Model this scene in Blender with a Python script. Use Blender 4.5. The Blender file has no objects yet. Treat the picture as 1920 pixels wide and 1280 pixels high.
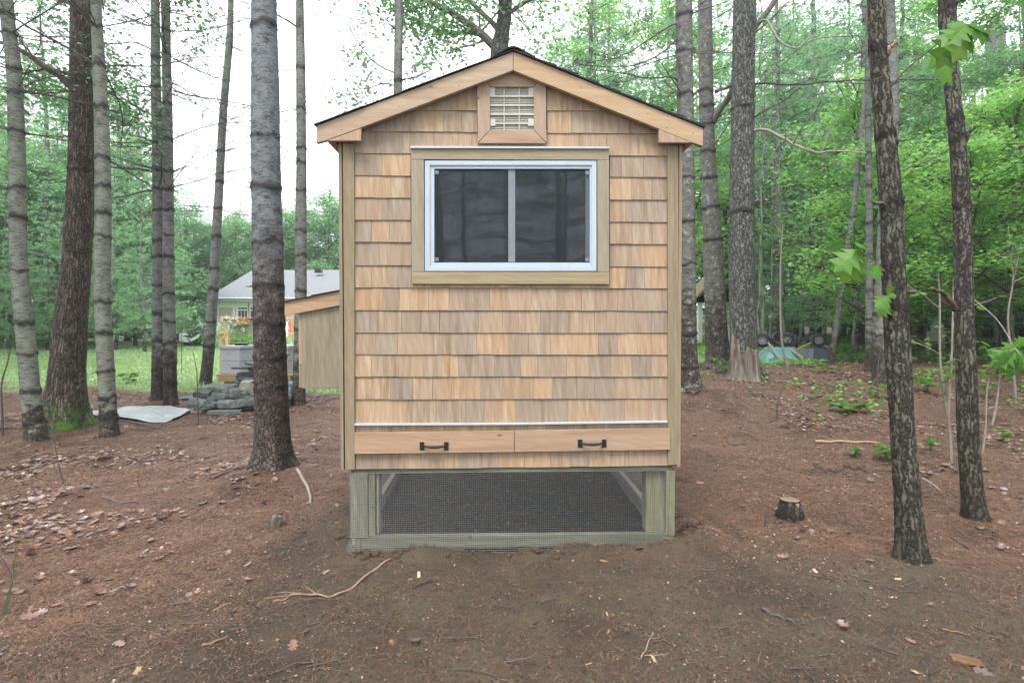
import bpy, math, random
import numpy as np
from mathutils import Vector, Matrix
PI = math.pi
R = math.radians
scene = bpy.context.scene
C = scene.collection

# ------------------------------------------------------------------ camera
CAM_H = 1.4
F = 1070.0 / 1920.0            # focal length over picture width
PITCH = R(-1.3)
cam_d = bpy.data.cameras.new('camera')
cam = bpy.data.objects.new('camera', cam_d)
C.objects.link(cam)
cam.location = (0, 0, CAM_H)
cam.rotation_euler = (R(90) + PITCH, 0, 0)
cam_d.sensor_width = 36
cam_d.lens = 36 * F
cam_d.shift_y = -20.7 / 1920
cam_d.clip_start = 0.05
cam_d.clip_end = 900
cam_d.dof.use_dof = True
cam_d.dof.focus_distance = 3.7
cam_d.dof.aperture_fstop = 3.5
scene.camera = cam

# ------------------------------------------------------------------ light: soft overcast day
SUN_EL, SUN_AZ = R(62), R(200)
world = bpy.data.worlds.new('World')
scene.world = world
world.use_nodes = True
wn = world.node_tree
bg = wn.nodes['Background']
sky = wn.nodes.new('ShaderNodeTexSky')
sky.sky_type = 'NISHITA'
sky.sun_disc = False
sky.sun_elevation = SUN_EL
sky.sun_rotation = SUN_AZ
sky.air_density = 1.0
sky.dust_density = 3.0
hs = wn.nodes.new('ShaderNodeHueSaturation')
hs.inputs['Saturation'].default_value = 0.25
wn.links.new(sky.outputs[0], hs.inputs['Color'])
mx = wn.nodes.new('ShaderNodeMix'); mx.data_type = 'RGBA'
mx.inputs[0].default_value = 0.72                     # closed cloud deck over most of the clear-sky light
wn.links.new(hs.outputs[0], mx.inputs[6])
mx.inputs[7].default_value = (12.2, 12.6, 13.3, 1)
wn.links.new(mx.outputs[2], bg.inputs['Color'])
bg.inputs['Strength'].default_value = 0.09
sd = bpy.data.lights.new('sun', 'SUN')
sd.energy = 1.5
sd.angle = R(22)
sd.color = (1.0, 0.96, 0.9)
sun = bpy.data.objects.new('sun', sd)
C.objects.link(sun)
sdir = Vector((math.sin(SUN_AZ) * math.cos(SUN_EL), math.cos(SUN_AZ) * math.cos(SUN_EL), math.sin(SUN_EL)))
sun.rotation_euler = sdir.to_track_quat('Z', 'Y').to_euler()
sun.location = (0, -5, 30)
scene.view_settings.view_transform = 'Standard'
scene.view_settings.look = 'None'
scene.view_settings.exposure = 1.62
scene.view_settings.gamma = 1
scene.view_settings.use_curve_mapping = False
scene.cycles.use_denoising = True
scene.cycles.max_bounces = 6
scene.cycles.diffuse_bounces = 3
scene.cycles.glossy_bounces = 3
scene.cycles.transmission_bounces = 4
scene.cycles.transparent_max_bounces = 12
scene.cycles.sample_clamp_indirect = 6
scene.cycles.use_adaptive_sampling = True

# ------------------------------------------------------------------ numeric helpers
RNG = np.random.default_rng(7)
rnd = random.Random(11)


def ray(px, py):
    """direction of view for a point measured on the 1920-wide photograph"""
    dx = (px - 960) / 1070.0
    dy = (619.3 - py) / 1070.0
    c, s = math.cos(PITCH), math.sin(PITCH)
    return np.array([dx, c - dy * s, s + dy * c])


def at(px, py, Y):
    d = ray(px, py)
    t = Y / d[1]
    return np.array([d[0] * t, Y, CAM_H + d[2] * t])


def _hash(ix, iy, iz, seed):
    h = (ix.astype(np.int64) * 374761393 + iy.astype(np.int64) * 668265263 + iz.astype(np.int64) * 2147483647 + seed * 974711) & 0xffffffff
    h = ((h ^ (h >> 13)) * 1274126177) & 0xffffffff
    h = (h ^ (h >> 16)) & 0xffffffff
    return h / 4294967295.0


def vn(x, y, z=0.0, seed=0):
    x = np.asarray(x, float); y = np.asarray(y, float); z = np.zeros_like(x) + z
    ix, iy, iz = np.floor(x), np.floor(y), np.floor(z)
    fx, fy, fz = x - ix, y - iy, z - iz
    fx = fx * fx * (3 - 2 * fx); fy = fy * fy * (3 - 2 * fy); fz = fz * fz * (3 - 2 * fz)
    ix = ix.astype(np.int64); iy = iy.astype(np.int64); iz = iz.astype(np.int64)
    r = 0
    for dx in (0, 1):
        for dy in (0, 1):
            for dz in (0, 1):
                w = (fx if dx else 1 - fx) * (fy if dy else 1 - fy) * (fz if dz else 1 - fz)
                r = r + w * _hash(ix + dx, iy + dy, iz + dz, seed)
    return r


def fbm(x, y, z=0.0, octv=4, seed=0, gain=.5):
    a, s, t = 1.0, 0.0, 0.0
    f = 1.0
    for i in range(octv):
        s = s + a * vn(np.asarray(x) * f, np.asarray(y) * f, np.asarray(z) * f, seed + i * 17)
        t += a; a *= gain; f *= 2.03
    return s / t


def sst(a, b, x):
    t = np.clip((x - a) / (b - a), 0, 1)
    return t * t * (3 - 2 * t)


MOUNDS = []      # x, y, radius, height of soil heaped round trunks


HOUSE_Y = 3.4
YAW = math.atan(0.0336)


def to_coop(x, y):
    dx, dy = x, y - HOUSE_Y
    return dx * math.cos(YAW) + dy * math.sin(YAW), -dx * math.sin(YAW) + dy * math.cos(YAW)


def H0(x, y):
    x = np.asarray(x, float); y = np.asarray(y, float)
    up = 0.12 + 0.32 * sst(-1.0, 3.0, x)
    h = sst(6.0, 10.5, y) * up
    h = h + 0.10 * (fbm(x * .35, y * .35, 3.3, 2, 5) - .5) * sst(4.5, 8, np.hypot(x, y - 1))
    h = h + sst(34, 70, y) * 1.0
    h = h + 0.10 * sst(2.6, 5.0, x) * (1 - sst(6, 10, y))
    return h


def H(x, y):
    h = H0(x, y)
    x = np.asarray(x, float); y = np.asarray(y, float)
    for mx_, my_, r_, a_ in MOUNDS:
        h = h + a_ * np.exp(-((x - mx_) ** 2 + (y - my_) ** 2) / (r_ * r_))
    near = 1 - sst(9, 14, y)
    h = h + near * (0.075 * (fbm(x * 1.7, y * 1.7, 1.0, 3, 21) - .5) + 0.034 * (fbm(x * 6, y * 6, 2.0, 4, 33) - .5))
    u, v = to_coop(x, y)
    ridge = np.exp(-((v + .075) / .05) ** 2) * (1 - sst(1.05, 1.2, np.abs(u)))
    h = h + ridge * (0.03 + 0.05 * (fbm(x * 9, y * 9, 5.0, 3, 44) - .42) * 2)
    clod = np.exp(-((u - 1.13) ** 2 + (v + .0) ** 2) / .012) * .07 + np.exp(-((u - 1.2) ** 2 + (v - .16) ** 2) / .012) * .09 + np.exp(-((u - .95) ** 2 + (v + .08) ** 2) / .006) * .05
    h = h + clod * (0.5 + fbm(x * 16, y * 16, 7.0, 3, 45))
    inside = sst(0, .06, v) * (1 - sst(-.04, .0, np.abs(u) - .95)) * (1 - sst(2.5, 2.6, v))
    h = h - inside * 0.03
    return h


def Hs(x, y):
    return float(H(np.array([x]), np.array([y]))[0])


def gnd(px, py):
    """where the line of sight through a photo point meets the terrain"""
    d = ray(px, py)
    t = 1.5
    while t < 140:
        p = np.array([0, 0, CAM_H]) + d * t
        if p[2] < float(H0(p[0], p[1])):
            break
        t += 0.02 + t * .002
    return np.array([p[0], p[1], float(H0(p[0], p[1]))])


# ------------------------------------------------------------------ object helpers
def tag(o, label=None, cat=None, group=None, kind=None):
    if label: o['label'] = label
    if cat: o['category'] = cat
    if group: o['group'] = group
    if kind: o['kind'] = kind
    return o


def empty(name, loc=(0, 0, 0), rz=0.0, label=None, cat=None, group=None):
    o = bpy.data.objects.new(name, None)
    C.objects.link(o)
    o.empty_display_size = .1
    o.location = loc
    o.rotation_euler = (0, 0, rz)
    return tag(o, label, cat, group)


def copy_tree(o, parent=None):
    c = o.copy()
    C.objects.link(c)
    c.parent = parent
    for ch in list(KIDS.get(o.name, [])):
        k = copy_tree(ch, c)
        KIDS.setdefault(c.name, []).append(k)
    return c


KIDS = {}


class Geo:
    """collects vertices and faces, then becomes ONE mesh object"""

    def __init__(self):
        self.V = []; self.Q = []; self.T = []; self.n = 0
        self.A = {}

    def add(self, V, F, **attrs):
        V = np.asarray(V, float).reshape(-1, 3)
        F = np.asarray(F, np.int64)
        self.V.append(V)
        if F.shape[1] == 4:
            self.Q.append(F + self.n)
        else:
            self.T.append(F + self.n)
        for k, a in attrs.items():
            self.A.setdefault(k, []).append((self.n, np.asarray(a, float)))
        self.n += len(V)
        return self

    def box(self, x0, x1, y0, y1, z0, z1):
        V = [(x, y, z) for z in (z0, z1) for y in (y0, y1) for x in (x0, x1)]
        F = [(0, 2, 3, 1), (4, 5, 7, 6), (0, 1, 5, 4), (2, 6, 7, 3), (0, 4, 6, 2), (1, 3, 7, 5)]
        return self.add(V, F)

    def obox(self, c, sx, sy, sz, M=None):
        """box centred on c with half sizes, optionally turned by 3x3 M"""
        V = np.array([(x, y, z) for z in (-sz, sz) for y in (-sy, sy) for x in (-sx, sx)])
        if M is not None:
            V = V @ np.array(M).T
        F = [(0, 2, 3, 1), (4, 5, 7, 6), (0, 1, 5, 4), (2, 6, 7, 3), (0, 4, 6, 2), (1, 3, 7, 5)]
        return self.add(V + np.array(c), F)

    def prism(self, poly, y0, y1):
        """polygon given in x,z pushed through from y0 (front) to y1 (back)"""
        n = len(poly)
        a = sum(poly[i][0] * poly[(i + 1) % n][1] - poly[(i + 1) % n][0] * poly[i][1] for i in range(n))
        if a < 0:
            poly = poly[::-1]
        V = [(p[0], y0, p[1]) for p in poly] + [(p[0], y1, p[1]) for p in poly]
        self.add(V, [(i, n + i, n + (i + 1) % n, (i + 1) % n) for i in range(n)])
        b = self.n - 2 * n
        T = []
        for i in range(1, n - 1):
            T.append((b, b + i, b + i + 1))
            T.append((b + n, b + n + i + 1, b + n + i))
        self.T.append(np.array(T))
        return self

    def bar(self, p, q, w, h=None, up=(0, 0, 1)):
        """square bar from p to q"""
        h = h or w
        p = np.array(p, float); q = np.array(q, float)
        d = q - p; L = np.linalg.norm(d); d /= L
        upv = np.array(up, float)
        if abs(d @ upv) > .98:
            upv = np.array([0, 1., 0])
        s = np.cross(d, upv); s /= np.linalg.norm(s)
        u = np.cross(s, d)
        V = []
        for e in (p, q):
            for a, b in ((-1, -1), (1, -1), (1, 1), (-1, 1)):
                V.append(e + s * a * w / 2 + u * b * h / 2)
        return self.add(V, [(0, 1, 2, 3), (7, 6, 5, 4), (0, 4, 5, 1), (1, 5, 6, 2), (2, 6, 7, 3), (3, 7, 4, 0)])

    def tube(self, P, r, n=6, cap=True, **attrs):
        P = np.asarray(P, float); m = len(P)
        r = np.zeros(m) + r
        T = np.gradient(P, axis=0)
        T /= np.linalg.norm(T, axis=1)[:, None] + 1e-9
        ref = np.array([0, 0, 1.]) if abs(T[0, 2]) < .9 else np.array([1., 0, 0])
        S = np.cross(T, ref); S /= np.linalg.norm(S, axis=1)[:, None] + 1e-9
        U = np.cross(S, T)
        a = np.arange(n) / n * 2 * PI
        V = P[:, None] + (S[:, None] * np.cos(a)[None, :, None] + U[:, None] * np.sin(a)[None, :, None]) * r[:, None, None]
        V = V.reshape(-1, 3)
        i = np.arange(m - 1)[:, None] * n; j = np.arange(n)[None]
        Fq = np.stack([i + j, i + (j + 1) % n, i + n + (j + 1) % n, i + n + j], -1).reshape(-1, 4)
        at_ = {}
        for k, v in attrs.items():
            at_[k] = np.repeat(np.zeros(m) + v, n)
        self.add(V, Fq, **at_)
        if cap:
            b = self.n - m * n
            self.T.append(np.array([(b, b + k + 1, b + k) for k in range(1, n - 1)]))
            e = b + (m - 1) * n
            self.T.append(np.array([(e, e + k, e + k + 1) for k in range(1, n - 1)]))
        return self

    def lathe(self, prof, n=16, c=(0, 0, 0)):
        """profile of (radius, z)"""
        prof = np.array(prof, float); m = len(prof)
        a = np.arange(n) / n * 2 * PI
        V = np.stack([prof[:, 0][:, None] * np.cos(a), prof[:, 0][:, None] * np.sin(a), np.repeat(prof[:, 1][:, None], n, 1)], -1).reshape(-1, 3) + np.array(c)
        i = np.arange(m - 1)[:, None] * n; j = np.arange(n)[None]
        Fq = np.stack([i + j, i + (j + 1) % n, i + n + (j + 1) % n, i + n + j], -1).reshape(-1, 4)
        return self.add(V, Fq)

    def mesh(self, name, mat, smooth=False):
        me = bpy.data.meshes.new(name)
        V = np.concatenate(self.V) if self.V else np.zeros((0, 3))
        nq = sum(len(q) for q in self.Q); nt_ = sum(len(t) for t in self.T)
        loops = []
        if nq: loops.append(np.concatenate(self.Q).ravel())
        if nt_: loops.append(np.concatenate(self.T).ravel())
        loops = np.concatenate(loops)
        me.vertices.add(len(V)); me.vertices.foreach_set('co', V.astype(np.float32).ravel())
        me.loops.add(len(loops)); me.loops.foreach_set('vertex_index', loops.astype(np.int32))
        me.polygons.add(nq + nt_)
        ls = np.concatenate([np.arange(nq) * 4, nq * 4 + np.arange(nt_) * 3]).astype(np.int32)
        me.polygons.foreach_set('loop_start', ls)
        me.polygons.foreach_set('use_smooth', np.full(nq + nt_, bool(smooth)))
        me.update(calc_edges=True)
        for k, lst in self.A.items():
            dim = 3 if lst[0][1].ndim == 2 else 1
            full = np.zeros((self.n, dim), np.float32)
            for off, a in lst:
                full[off:off + len(a)] = a.reshape(len(a), dim)
            at_ = me.attributes.new(k, 'FLOAT_VECTOR' if dim == 3 else 'FLOAT', 'POINT')
            at_.data.foreach_set('vector' if dim == 3 else 'value', full.ravel())
        me.validate()
        if isinstance(mat, (list, tuple)):
            for m_ in mat: me.materials.append(m_)
        elif mat:
            me.materials.append(mat)
        return me

    def build(self, name, mat, parent=None, smooth=False, kind=None, bevel=0, loc=None):
        o = link(name, self.mesh(name, mat, smooth), parent)
        if kind: o['kind'] = kind
        if loc is not None: o.location = loc
        if bevel:
            b = o.modifiers.new('edge', 'BEVEL'); b.width = bevel; b.segments = 2
            b.limit_method = 'ANGLE'
        return o


def link(name, me, parent=None):
    o = bpy.data.objects.new(name, me)
    C.objects.link(o)
    if parent is not None:
        o.parent = parent
        KIDS.setdefault(parent.name, []).append(o)
    return o


# ------------------------------------------------------------------ materials
class Mat:
    def __init__(self, name):
        self.m = bpy.data.materials.new(name)
        self.m.use_nodes = True
        self.nt = self.m.node_tree
        self.nt.nodes.clear()
        self.out = self.nt.nodes.new('ShaderNodeOutputMaterial')

    def n(self, t, ins=None, **props):
        nd = self.nt.nodes.new('ShaderNode' + t)
        for k, v in props.items():
            setattr(nd, k, v)
        for k, v in (ins or {}).items():
            self.set(nd.inputs[k], v)
        return nd

    def set(self, sock, v):
        if isinstance(v, bpy.types.NodeSocket):
            self.nt.links.new(v, sock)
        elif isinstance(v, bpy.types.Node):
            self.nt.links.new(v.outputs[0], sock)
        else:
            if isinstance(v, tuple) and len(v) == 3 and sock.type == 'RGBA':
                v = (*v, 1)
            sock.default_value = v

    def mix(self, f, a, b, blend='MIX'):
        nd = self.n('Mix', data_type='RGBA', blend_type=blend)
        self.set(nd.inputs[0], f); self.set(nd.inputs[6], a); self.set(nd.inputs[7], b)
        return nd.outputs[2]

    def math(self, op, a, b=0.0, clamp=False):
        nd = self.n('Math', operation=op, use_clamp=clamp)
        self.set(nd.inputs[0], a); self.set(nd.inputs[1], b)
        return nd.outputs[0]

    def ramp(self, fac, stops, interp='LINEAR'):
        nd = self.n('ValToRGB')
        cr = nd.color_ramp
        cr.interpolation = interp
        while len(cr.elements) < len(stops):
            cr.elements.new(.5)
        for e, (p, c) in zip(cr.elements, stops):
            e.position = p
            e.color = (*c, 1) if isinstance(c, tuple) else (c, c, c, 1)
        self.set(nd.inputs[0], fac)
        return nd.outputs[0]

    def noise(self, vec, scale, detail=4, rough=.55, dist=0.0):
        nd = self.n('TexNoise', {'Scale': scale, 'Detail': detail, 'Roughness': rough, 'Distortion': dist})
        if vec is not None: self.set(nd.inputs['Vector'], vec)
        return nd.outputs[0]

    def coord(self, kind='Object', scale=(1, 1, 1), rot=(0, 0, 0), offset=None):
        tc = self.n('TexCoord') if kind != 'Position' else self.n('NewGeometry')
        v = tc.outputs[kind]
        if offset is not None:
            a = self.n('VectorMath', operation='ADD')
            self.set(a.inputs[0], v); self.set(a.inputs[1], offset)
            v = a.outputs[0]
        mp = self.n('Mapping', {'Scale': scale, 'Rotation': rot})
        self.set(mp.inputs['Vector'], v)
        return mp.outputs[0]

    def bsdf(self, color, rough=.7, bump=None, bump_s=.3, bump_d=.01, spec=.4, metal=0.0, **ins):
        b = self.n('BsdfPrincipled')
        self.set(b.inputs['Base Color'], color)
        self.set(b.inputs['Roughness'], rough)
        self.set(b.inputs['Specular IOR Level'], spec)
        self.set(b.inputs['Metallic'], metal)
        for k, v in ins.items():
            self.set(b.inputs[k.replace('_', ' ')], v)
        if bump is not None:
            bp = self.n('Bump', {'Strength': bump_s, 'Distance': bump_d})
            self.set(bp.inputs['Height'], bump)
            self.nt.links.new(bp.outputs[0], b.inputs['Normal'])
        return b

    def done(self, shader):
        self.nt.links.new(shader.outputs[0], self.out.inputs[0])
        return self.m


def plain(name, col, rough=.6, var=.15, scale=30, spec=.4, metal=0.0, bump=.1, dirt=None):
    m = Mat(name)
    nz = m.noise(m.coord('Object'), scale, 5)
    lo = tuple(c * (1 - var) for c in col); hi = tuple(min(1, c * (1 + var)) for c in col)
    c = m.ramp(nz, [(.3, lo), (.7, hi)])
    if dirt:
        d = m.ramp(m.noise(m.coord('Object'), 4, 6), [(.5, 0.0), (.72, 1.0)])
        c = m.mix(m.math('MULTIPLY', d, .6), c, dirt)
    return m.done(m.bsdf(c, rough, nz, bump, .003, spec, metal))


def wood(name, base, dark, light, axis='z', grain=1.0, vary=.35, rough=.75, rot=0.0, pink=(.5, .3, .2), knots=True):
    """sawn boards: fine grain along one axis, wide soft figure, each piece its own tone"""
    m = Mat(name)
    oi = m.n('ObjectInfo')
    off = m.n('CombineXYZ', {0: m.math('MULTIPLY', oi.outputs['Random'], 37.0), 1: 0.0, 2: m.math('MULTIPLY', oi.outputs['Random'], 91.0)})
    long_, short_ = 1.0, 1.0
    if axis == 'z':
        fine, wide, fig = (260, 40, 9), (26, 5, 2.2), (13, 3, 3.2)
    elif axis == 'x':
        fine, wide, fig = (9, 40, 260), (2.2, 5, 34), (3.2, 3, 17)
    else:
        fine, wide, fig = (200, 9, 200), (30, 2.2, 30), (14, 3.2, 14)
    rr = (0, rot, 0)
    v1 = m.coord('Object', fine, rr, off); v2 = m.coord('Object', wide, rr, off); v3 = m.coord('Object', fig, rr, off)
    nf = m.noise(v1, 1.0, 3, .6)
    nw = m.noise(v2, 1.0, 3, .55, .4)
    wv = m.n('TexWave', {'Scale': 1.1, 'Distortion': 7.0, 'Detail': 2.0, 'Detail Scale': .7}, wave_type='BANDS', bands_direction='DIAGONAL')
    m.set(wv.inputs['Vector'], v3)
    c = m.ramp(nw, [(.25, dark), (.47, base), (.75, light)])
    c = m.mix(m.math('MULTIPLY', wv.outputs[0], .22), c, dark)
    c = m.mix(m.ramp(nf, [(.40, .0), (.78, .42)]), c, tuple(x * .62 for x in dark))
    # each board its own tone
    r2 = m.math('FRACT', m.math('MULTIPLY', oi.outputs['Random'], 7.31))
    c = m.mix(m.math('MULTIPLY', r2, vary), c, pink)
    r3 = m.math('FRACT', m.math('MULTIPLY', oi.outputs['Random'], 23.7))
    hsv = m.n('HueSaturation', {'Saturation': m.math('ADD', .8, m.math('MULTIPLY', r3, .35)), 'Value': m.math('ADD', 1 - vary * .45, m.math('MULTIPLY', r3, vary * .8)), 'Color': c})
    c = hsv.outputs[0]
    if knots:
        vo = m.n('TexVoronoi', {'Scale': 1.0, 'Randomness': 1.0})
        m.set(vo.inputs['Vector'], m.coord('Object', (9, 9, 5) if axis == 'z' else (4.5, 9, 9), rr, off))
        k = m.ramp(vo.outputs['Distance'], [(.035, 1.0), (.09, 0.0)])
        c = m.mix(m.math('MULTIPLY', k, .75), c, tuple(x * .35 for x in dark))
    return m.done(m.bsdf(c, rough, m.math('ADD', nf, m.math('MULTIPLY', nw, .5)), .25, .0015, .3))


M = {}
M['shingle'] = wood('cedar_shingle', (.34, .25, .175), (.205, .138, .085), (.445, .355, .262), 'z', vary=.46, pink=(.30, .20, .14), knots=False)
M['cedar_x'] = wood('cedar_board', (.355, .24, .165), (.28, .175, .11), (.42, .30, .215), 'x', vary=.22, pink=(.42, .26, .19))
M['cedar_z'] = wood('cedar_board_upright', (.35, .24, .165), (.275, .172, .11), (.41, .295, .215), 'z', vary=.22, pink=(.42, .26, .19))
M['rake_l'] = wood('cedar_rake_left', (.36, .265, .185), (.30, .205, .135), (.43, .335, .24), 'x', vary=.12, rot=R(-21))
M['rake_r'] = wood('cedar_rake_right', (.37, .28, .19), (.31, .215, .14), (.43, .34, .24), 'x', vary=.12, rot=R(21))
M['corner'] = wood('poplar_corner_board', (.235, .19, .13), (.165, .132, .09), (.30, .245, .175), 'z', vary=.12, pink=(.22, .17, .13), knots=False)
M['case_x'] = wood('poplar_casing', (.28, .23, .155), (.215, .172, .115), (.335, .285, .2), 'x', vary=.12, pink=(.30, .27, .16), knots=False)
M['case_z'] = wood('poplar_casing_upright', (.28, .23, .155), (.215, .172, .115), (.335, .285, .2), 'z', vary=.12, pink=(.30, .27, .16), knots=False)
M['nest'] = wood('poplar_panel', (.25, .215, .15), (.18, .155, .11), (.31, .27, .2), 'z', vary=.05, knots=False)
M['pt_z'] = wood('treated_post', (.17, .165, .11), (.09, .085, .055), (.26, .25, .17), 'z', vary=.2, pink=(.15, .18, .11))
M['pt_x'] = wood('treated_rail', (.11, .11, .082), (.055, .055, .042), (.20, .20, .155), 'x', vary=.2, pink=(.13, .13, .1))
M['pt_y'] = wood('treated_side_rail', (.42, .38, .32), (.26, .23, .19), (.56, .52, .45), 'y', vary=.2)
M['timber'] = wood('yellow_timber', (.40, .29, .15), (.28, .19, .09), (.5, .38, .22), 'x', vary=.25)
M['timber_z'] = wood('yellow_timber_upright', (.40, .29, .15), (.28, .19, .09), (.5, .38, .22), 'z', vary=.25)
M['greywood'] = wood('weathered_boards', (.36, .31, .27), (.22, .19, .165), (.42, .38, .34), 'z', vary=.15, pink=(.3, .26, .23))
M['housewood'] = wood('pale_house_shingle', (.58, .5, .4), (.44, .37, .29), (.68, .62, .53), 'z', vary=.4, pink=(.5, .38, .3), knots=False)
M['darkwood'] = wood('dark_wood', (.10, .065, .045), (.05, .03, .02), (.16, .11, .08), 'x', vary=.2, pink=(.08, .05, .04))


def asphalt(name, a, b):
    m = Mat(name)
    nz = m.noise(m.coord('Object'), 260, 3, .7)
    n2 = m.noise(m.coord('Object'), 5, 3)
    c = m.mix(n2, m.ramp(nz, [(.3, a), (.7, b)]), a)
    return m.done(m.bsdf(c, .85, nz, .5, .002, .3))


M['asphalt'] = asphalt('black_asphalt_shingle', (.012, .014, .018), (.05, .055, .065))
M['asphalt_grey'] = asphalt('grey_asphalt_shingle', (.15, .16, .175), (.22, .23, .25))
M['vinyl'] = plain('white_vinyl', (.38, .43, .50), .35, .03, 8, .5, bump=.0)
M['vinyl_light'] = plain('pale_vinyl', (.78, .84, .92), .4, .05, 8, .5, bump=.0)
M['rotten'] = wood('rotten_orange_wood', (.13, .07, .035), (.05, .028, .018), (.26, .15, .08), 'x', vary=.05, pink=(.13, .07, .035))
M['vinyl_grey'] = plain('grey_vinyl', (.36, .41, .47), .4, .05, 8, .5, bump=.0)
M['clip'] = plain('clip_grey', (.14, .16, .18))
M['alu'] = plain('white_aluminium', (.40, .43, .47), .35, .05, 12, .5, bump=.05)
M['gasket'] = plain('black_gasket', (.02, .02, .02), .6, .1)
M['vent'] = plain('ivory_plastic', (.44, .43, .385), .5, .04, 20)
M['vent_slat'] = plain('grey_plastic_slats', (.38, .37, .34), .5, .1, 20)
M['iron'] = plain('black_iron', (.012, .013, .015), .38, .3, 60, .5, bump=.1)
M['nail'] = plain('dark_nail', (.03, .03, .03), .5, .2, 60)
M['wire'] = plain('galvanised_wire', (.25, .26, .27), .42, .15, 40, .5, .3)
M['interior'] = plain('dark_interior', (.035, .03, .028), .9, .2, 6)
M['soffit'] = wood('soffit_board', (.36, .25, .18), (.28, .18, .12), (.42, .3, .22), 'y', vary=.1)

g = Mat('window_glass')
gl = g.n('BsdfGlossy', {'Color': (.9, .95, 1, 1), 'Roughness': .03})
tr = g.n('BsdfTransparent', {'Color': (.55, .62, .68, 1)})
lw = g.n('LayerWeight', {'Blend': .5})
fc = g.math('ADD', .07, g.math('MULTIPLY', g.math('POWER', lw.outputs['Facing'], 4.0), .8), True)
ms = g.n('MixShader'); g.set(ms.inputs[0], fc); g.nt.links.new(tr.outputs[0], ms.inputs[1]); g.nt.links.new(gl.outputs[0], ms.inputs[2])
M['glass'] = g.done(ms)
g = Mat('insect_screen')     # woven mesh far finer than a pixel: part thread, part hole
df = g.n('BsdfPrincipled', {'Base Color': (.012, .019, .026, 1), 'Roughness': .5})
wvx = g.n('TexWave', {'Scale': 45.0}, wave_type='BANDS', bands_direction='X'); g.set(wvx.inputs['Vector'], g.coord('Object'))
wvz = g.n('TexWave', {'Scale': 45.0}, wave_type='BANDS', bands_direction='Z'); g.set(wvz.inputs['Vector'], g.coord('Object'))
fc = g.math('ADD', .22, g.math('MULTIPLY', g.math('MAXIMUM', wvx.outputs[1], wvz.outputs[1]), .14))
tr = g.n('BsdfTransparent')
ms = g.n('MixShader'); g.set(ms.inputs[0], fc); g.nt.links.new(tr.outputs[0], ms.inputs[1]); g.nt.links.new(df.outputs[0], ms.inputs[2])
M['screen'] = g.done(ms)
M['farglass'] = plain('dark_pane', (.04, .06, .08), .12, .1, 3, .6, bump=0)


# ---- bark
def pine_bark(name, dark, light, lichen, base_dark=1.3, lich=.62, cold=(.2, .2, .22)):
    m = Mat(name)
    at_ = m.n('Attribute', attribute_name='bk')
    v = at_.outputs['Vector']
    ring = m.n('Attribute', attribute_name='ring').outputs['Fac']
    sep = m.n('SeparateXYZ'); m.set(sep.inputs[0], v)
    def mapv(s):
        mp = m.n('Mapping', {'Scale': s}); m.set(mp.inputs['Vector'], v); return mp.outputs[0]
    streak = m.noise(mapv((16, 16, 95)), 1.0, 5, .65, .3)
    patch = m.noise(mapv((9, 9, 14)), 1.0, 4, .6)
    fine = m.noise(mapv((90, 90, 160)), 1.0, 3, .7)
    c = m.ramp(m.math('ADD', m.math('MULTIPLY', streak, .6), m.math('MULTIPLY', patch, .4)), [(.40, dark), (.47, tuple((a + b) / 2 for a, b in zip(dark, light))), (.55, light)])
    c = m.mix(m.ramp(m.noise(mapv((38, 38, 230)), 1.0, 3, .6), [(.34, .8), (.43, .0)]), c, dark)
    c = m.mix(m.ramp(fine, [(.35, .45), (.6, .0)]), c, tuple(x * .5 for x in dark))
    # fissured plates on the butt log
    vo = m.n('TexVoronoi', {'Scale': 1.0}, feature='DISTANCE_TO_EDGE')
    dv = m.n('VectorMath', operation='ADD')
    m.set(dv.inputs[0], mapv((34, 34, 17)))
    nzc = m.n('TexNoise', {'Scale': 3.0, 'Detail': 3}); m.set(nzc.inputs['Vector'], mapv((8, 8, 8)))
    sc = m.n('VectorMath', operation='SCALE'); m.set(sc.inputs[0], nzc.outputs[1]); sc.inputs['Scale'].default_value = 2.2
    m.set(dv.inputs[1], sc.outputs[0])
    m.set(vo.inputs['Vector'], dv.outputs[0])
    crack = m.ramp(vo.outputs['Distance'], [(.02, 1.0), (.16, 0.0)])
    low = m.n('MapRange', {'From Min': base_dark, 'From Max': base_dark * .55, 'Value': m.math('ADD', sep.outputs[2], m.math('MULTIPLY', m.math('SUBTRACT', patch, .5), 1.6))}).outputs[0]
    plate = m.ramp(patch, [(.35, (.030, .021, .018)), (.65, (.115, .078, .062))])
    c = m.mix(m.math('MULTIPLY', low, .85), c, plate)
    c = m.mix(m.math('MULTIPLY', m.math('MULTIPLY', crack, low), .95), c, (.010, .008, .008))
    lic = m.ramp(m.noise(mapv((13, 13, 11)), 1.0, 6, .7), [(lich, 0.0), (lich + .07, 1.0)])
    c = m.mix(m.math('MULTIPLY', lic, .7), c, lichen)
    c = m.mix(m.math('MULTIPLY', ring, .92, True), c, (.016, .013, .014))
    hgt = m.math('SUBTRACT', m.math('ADD', m.math('MULTIPLY', streak, .5), m.math('MULTIPLY', fine, .4)), m.math('MULTIPLY', m.math('MULTIPLY', crack, low), 1.2))
    return m.done(m.bsdf(c, .72, hgt, .9, .008, .35))


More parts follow.
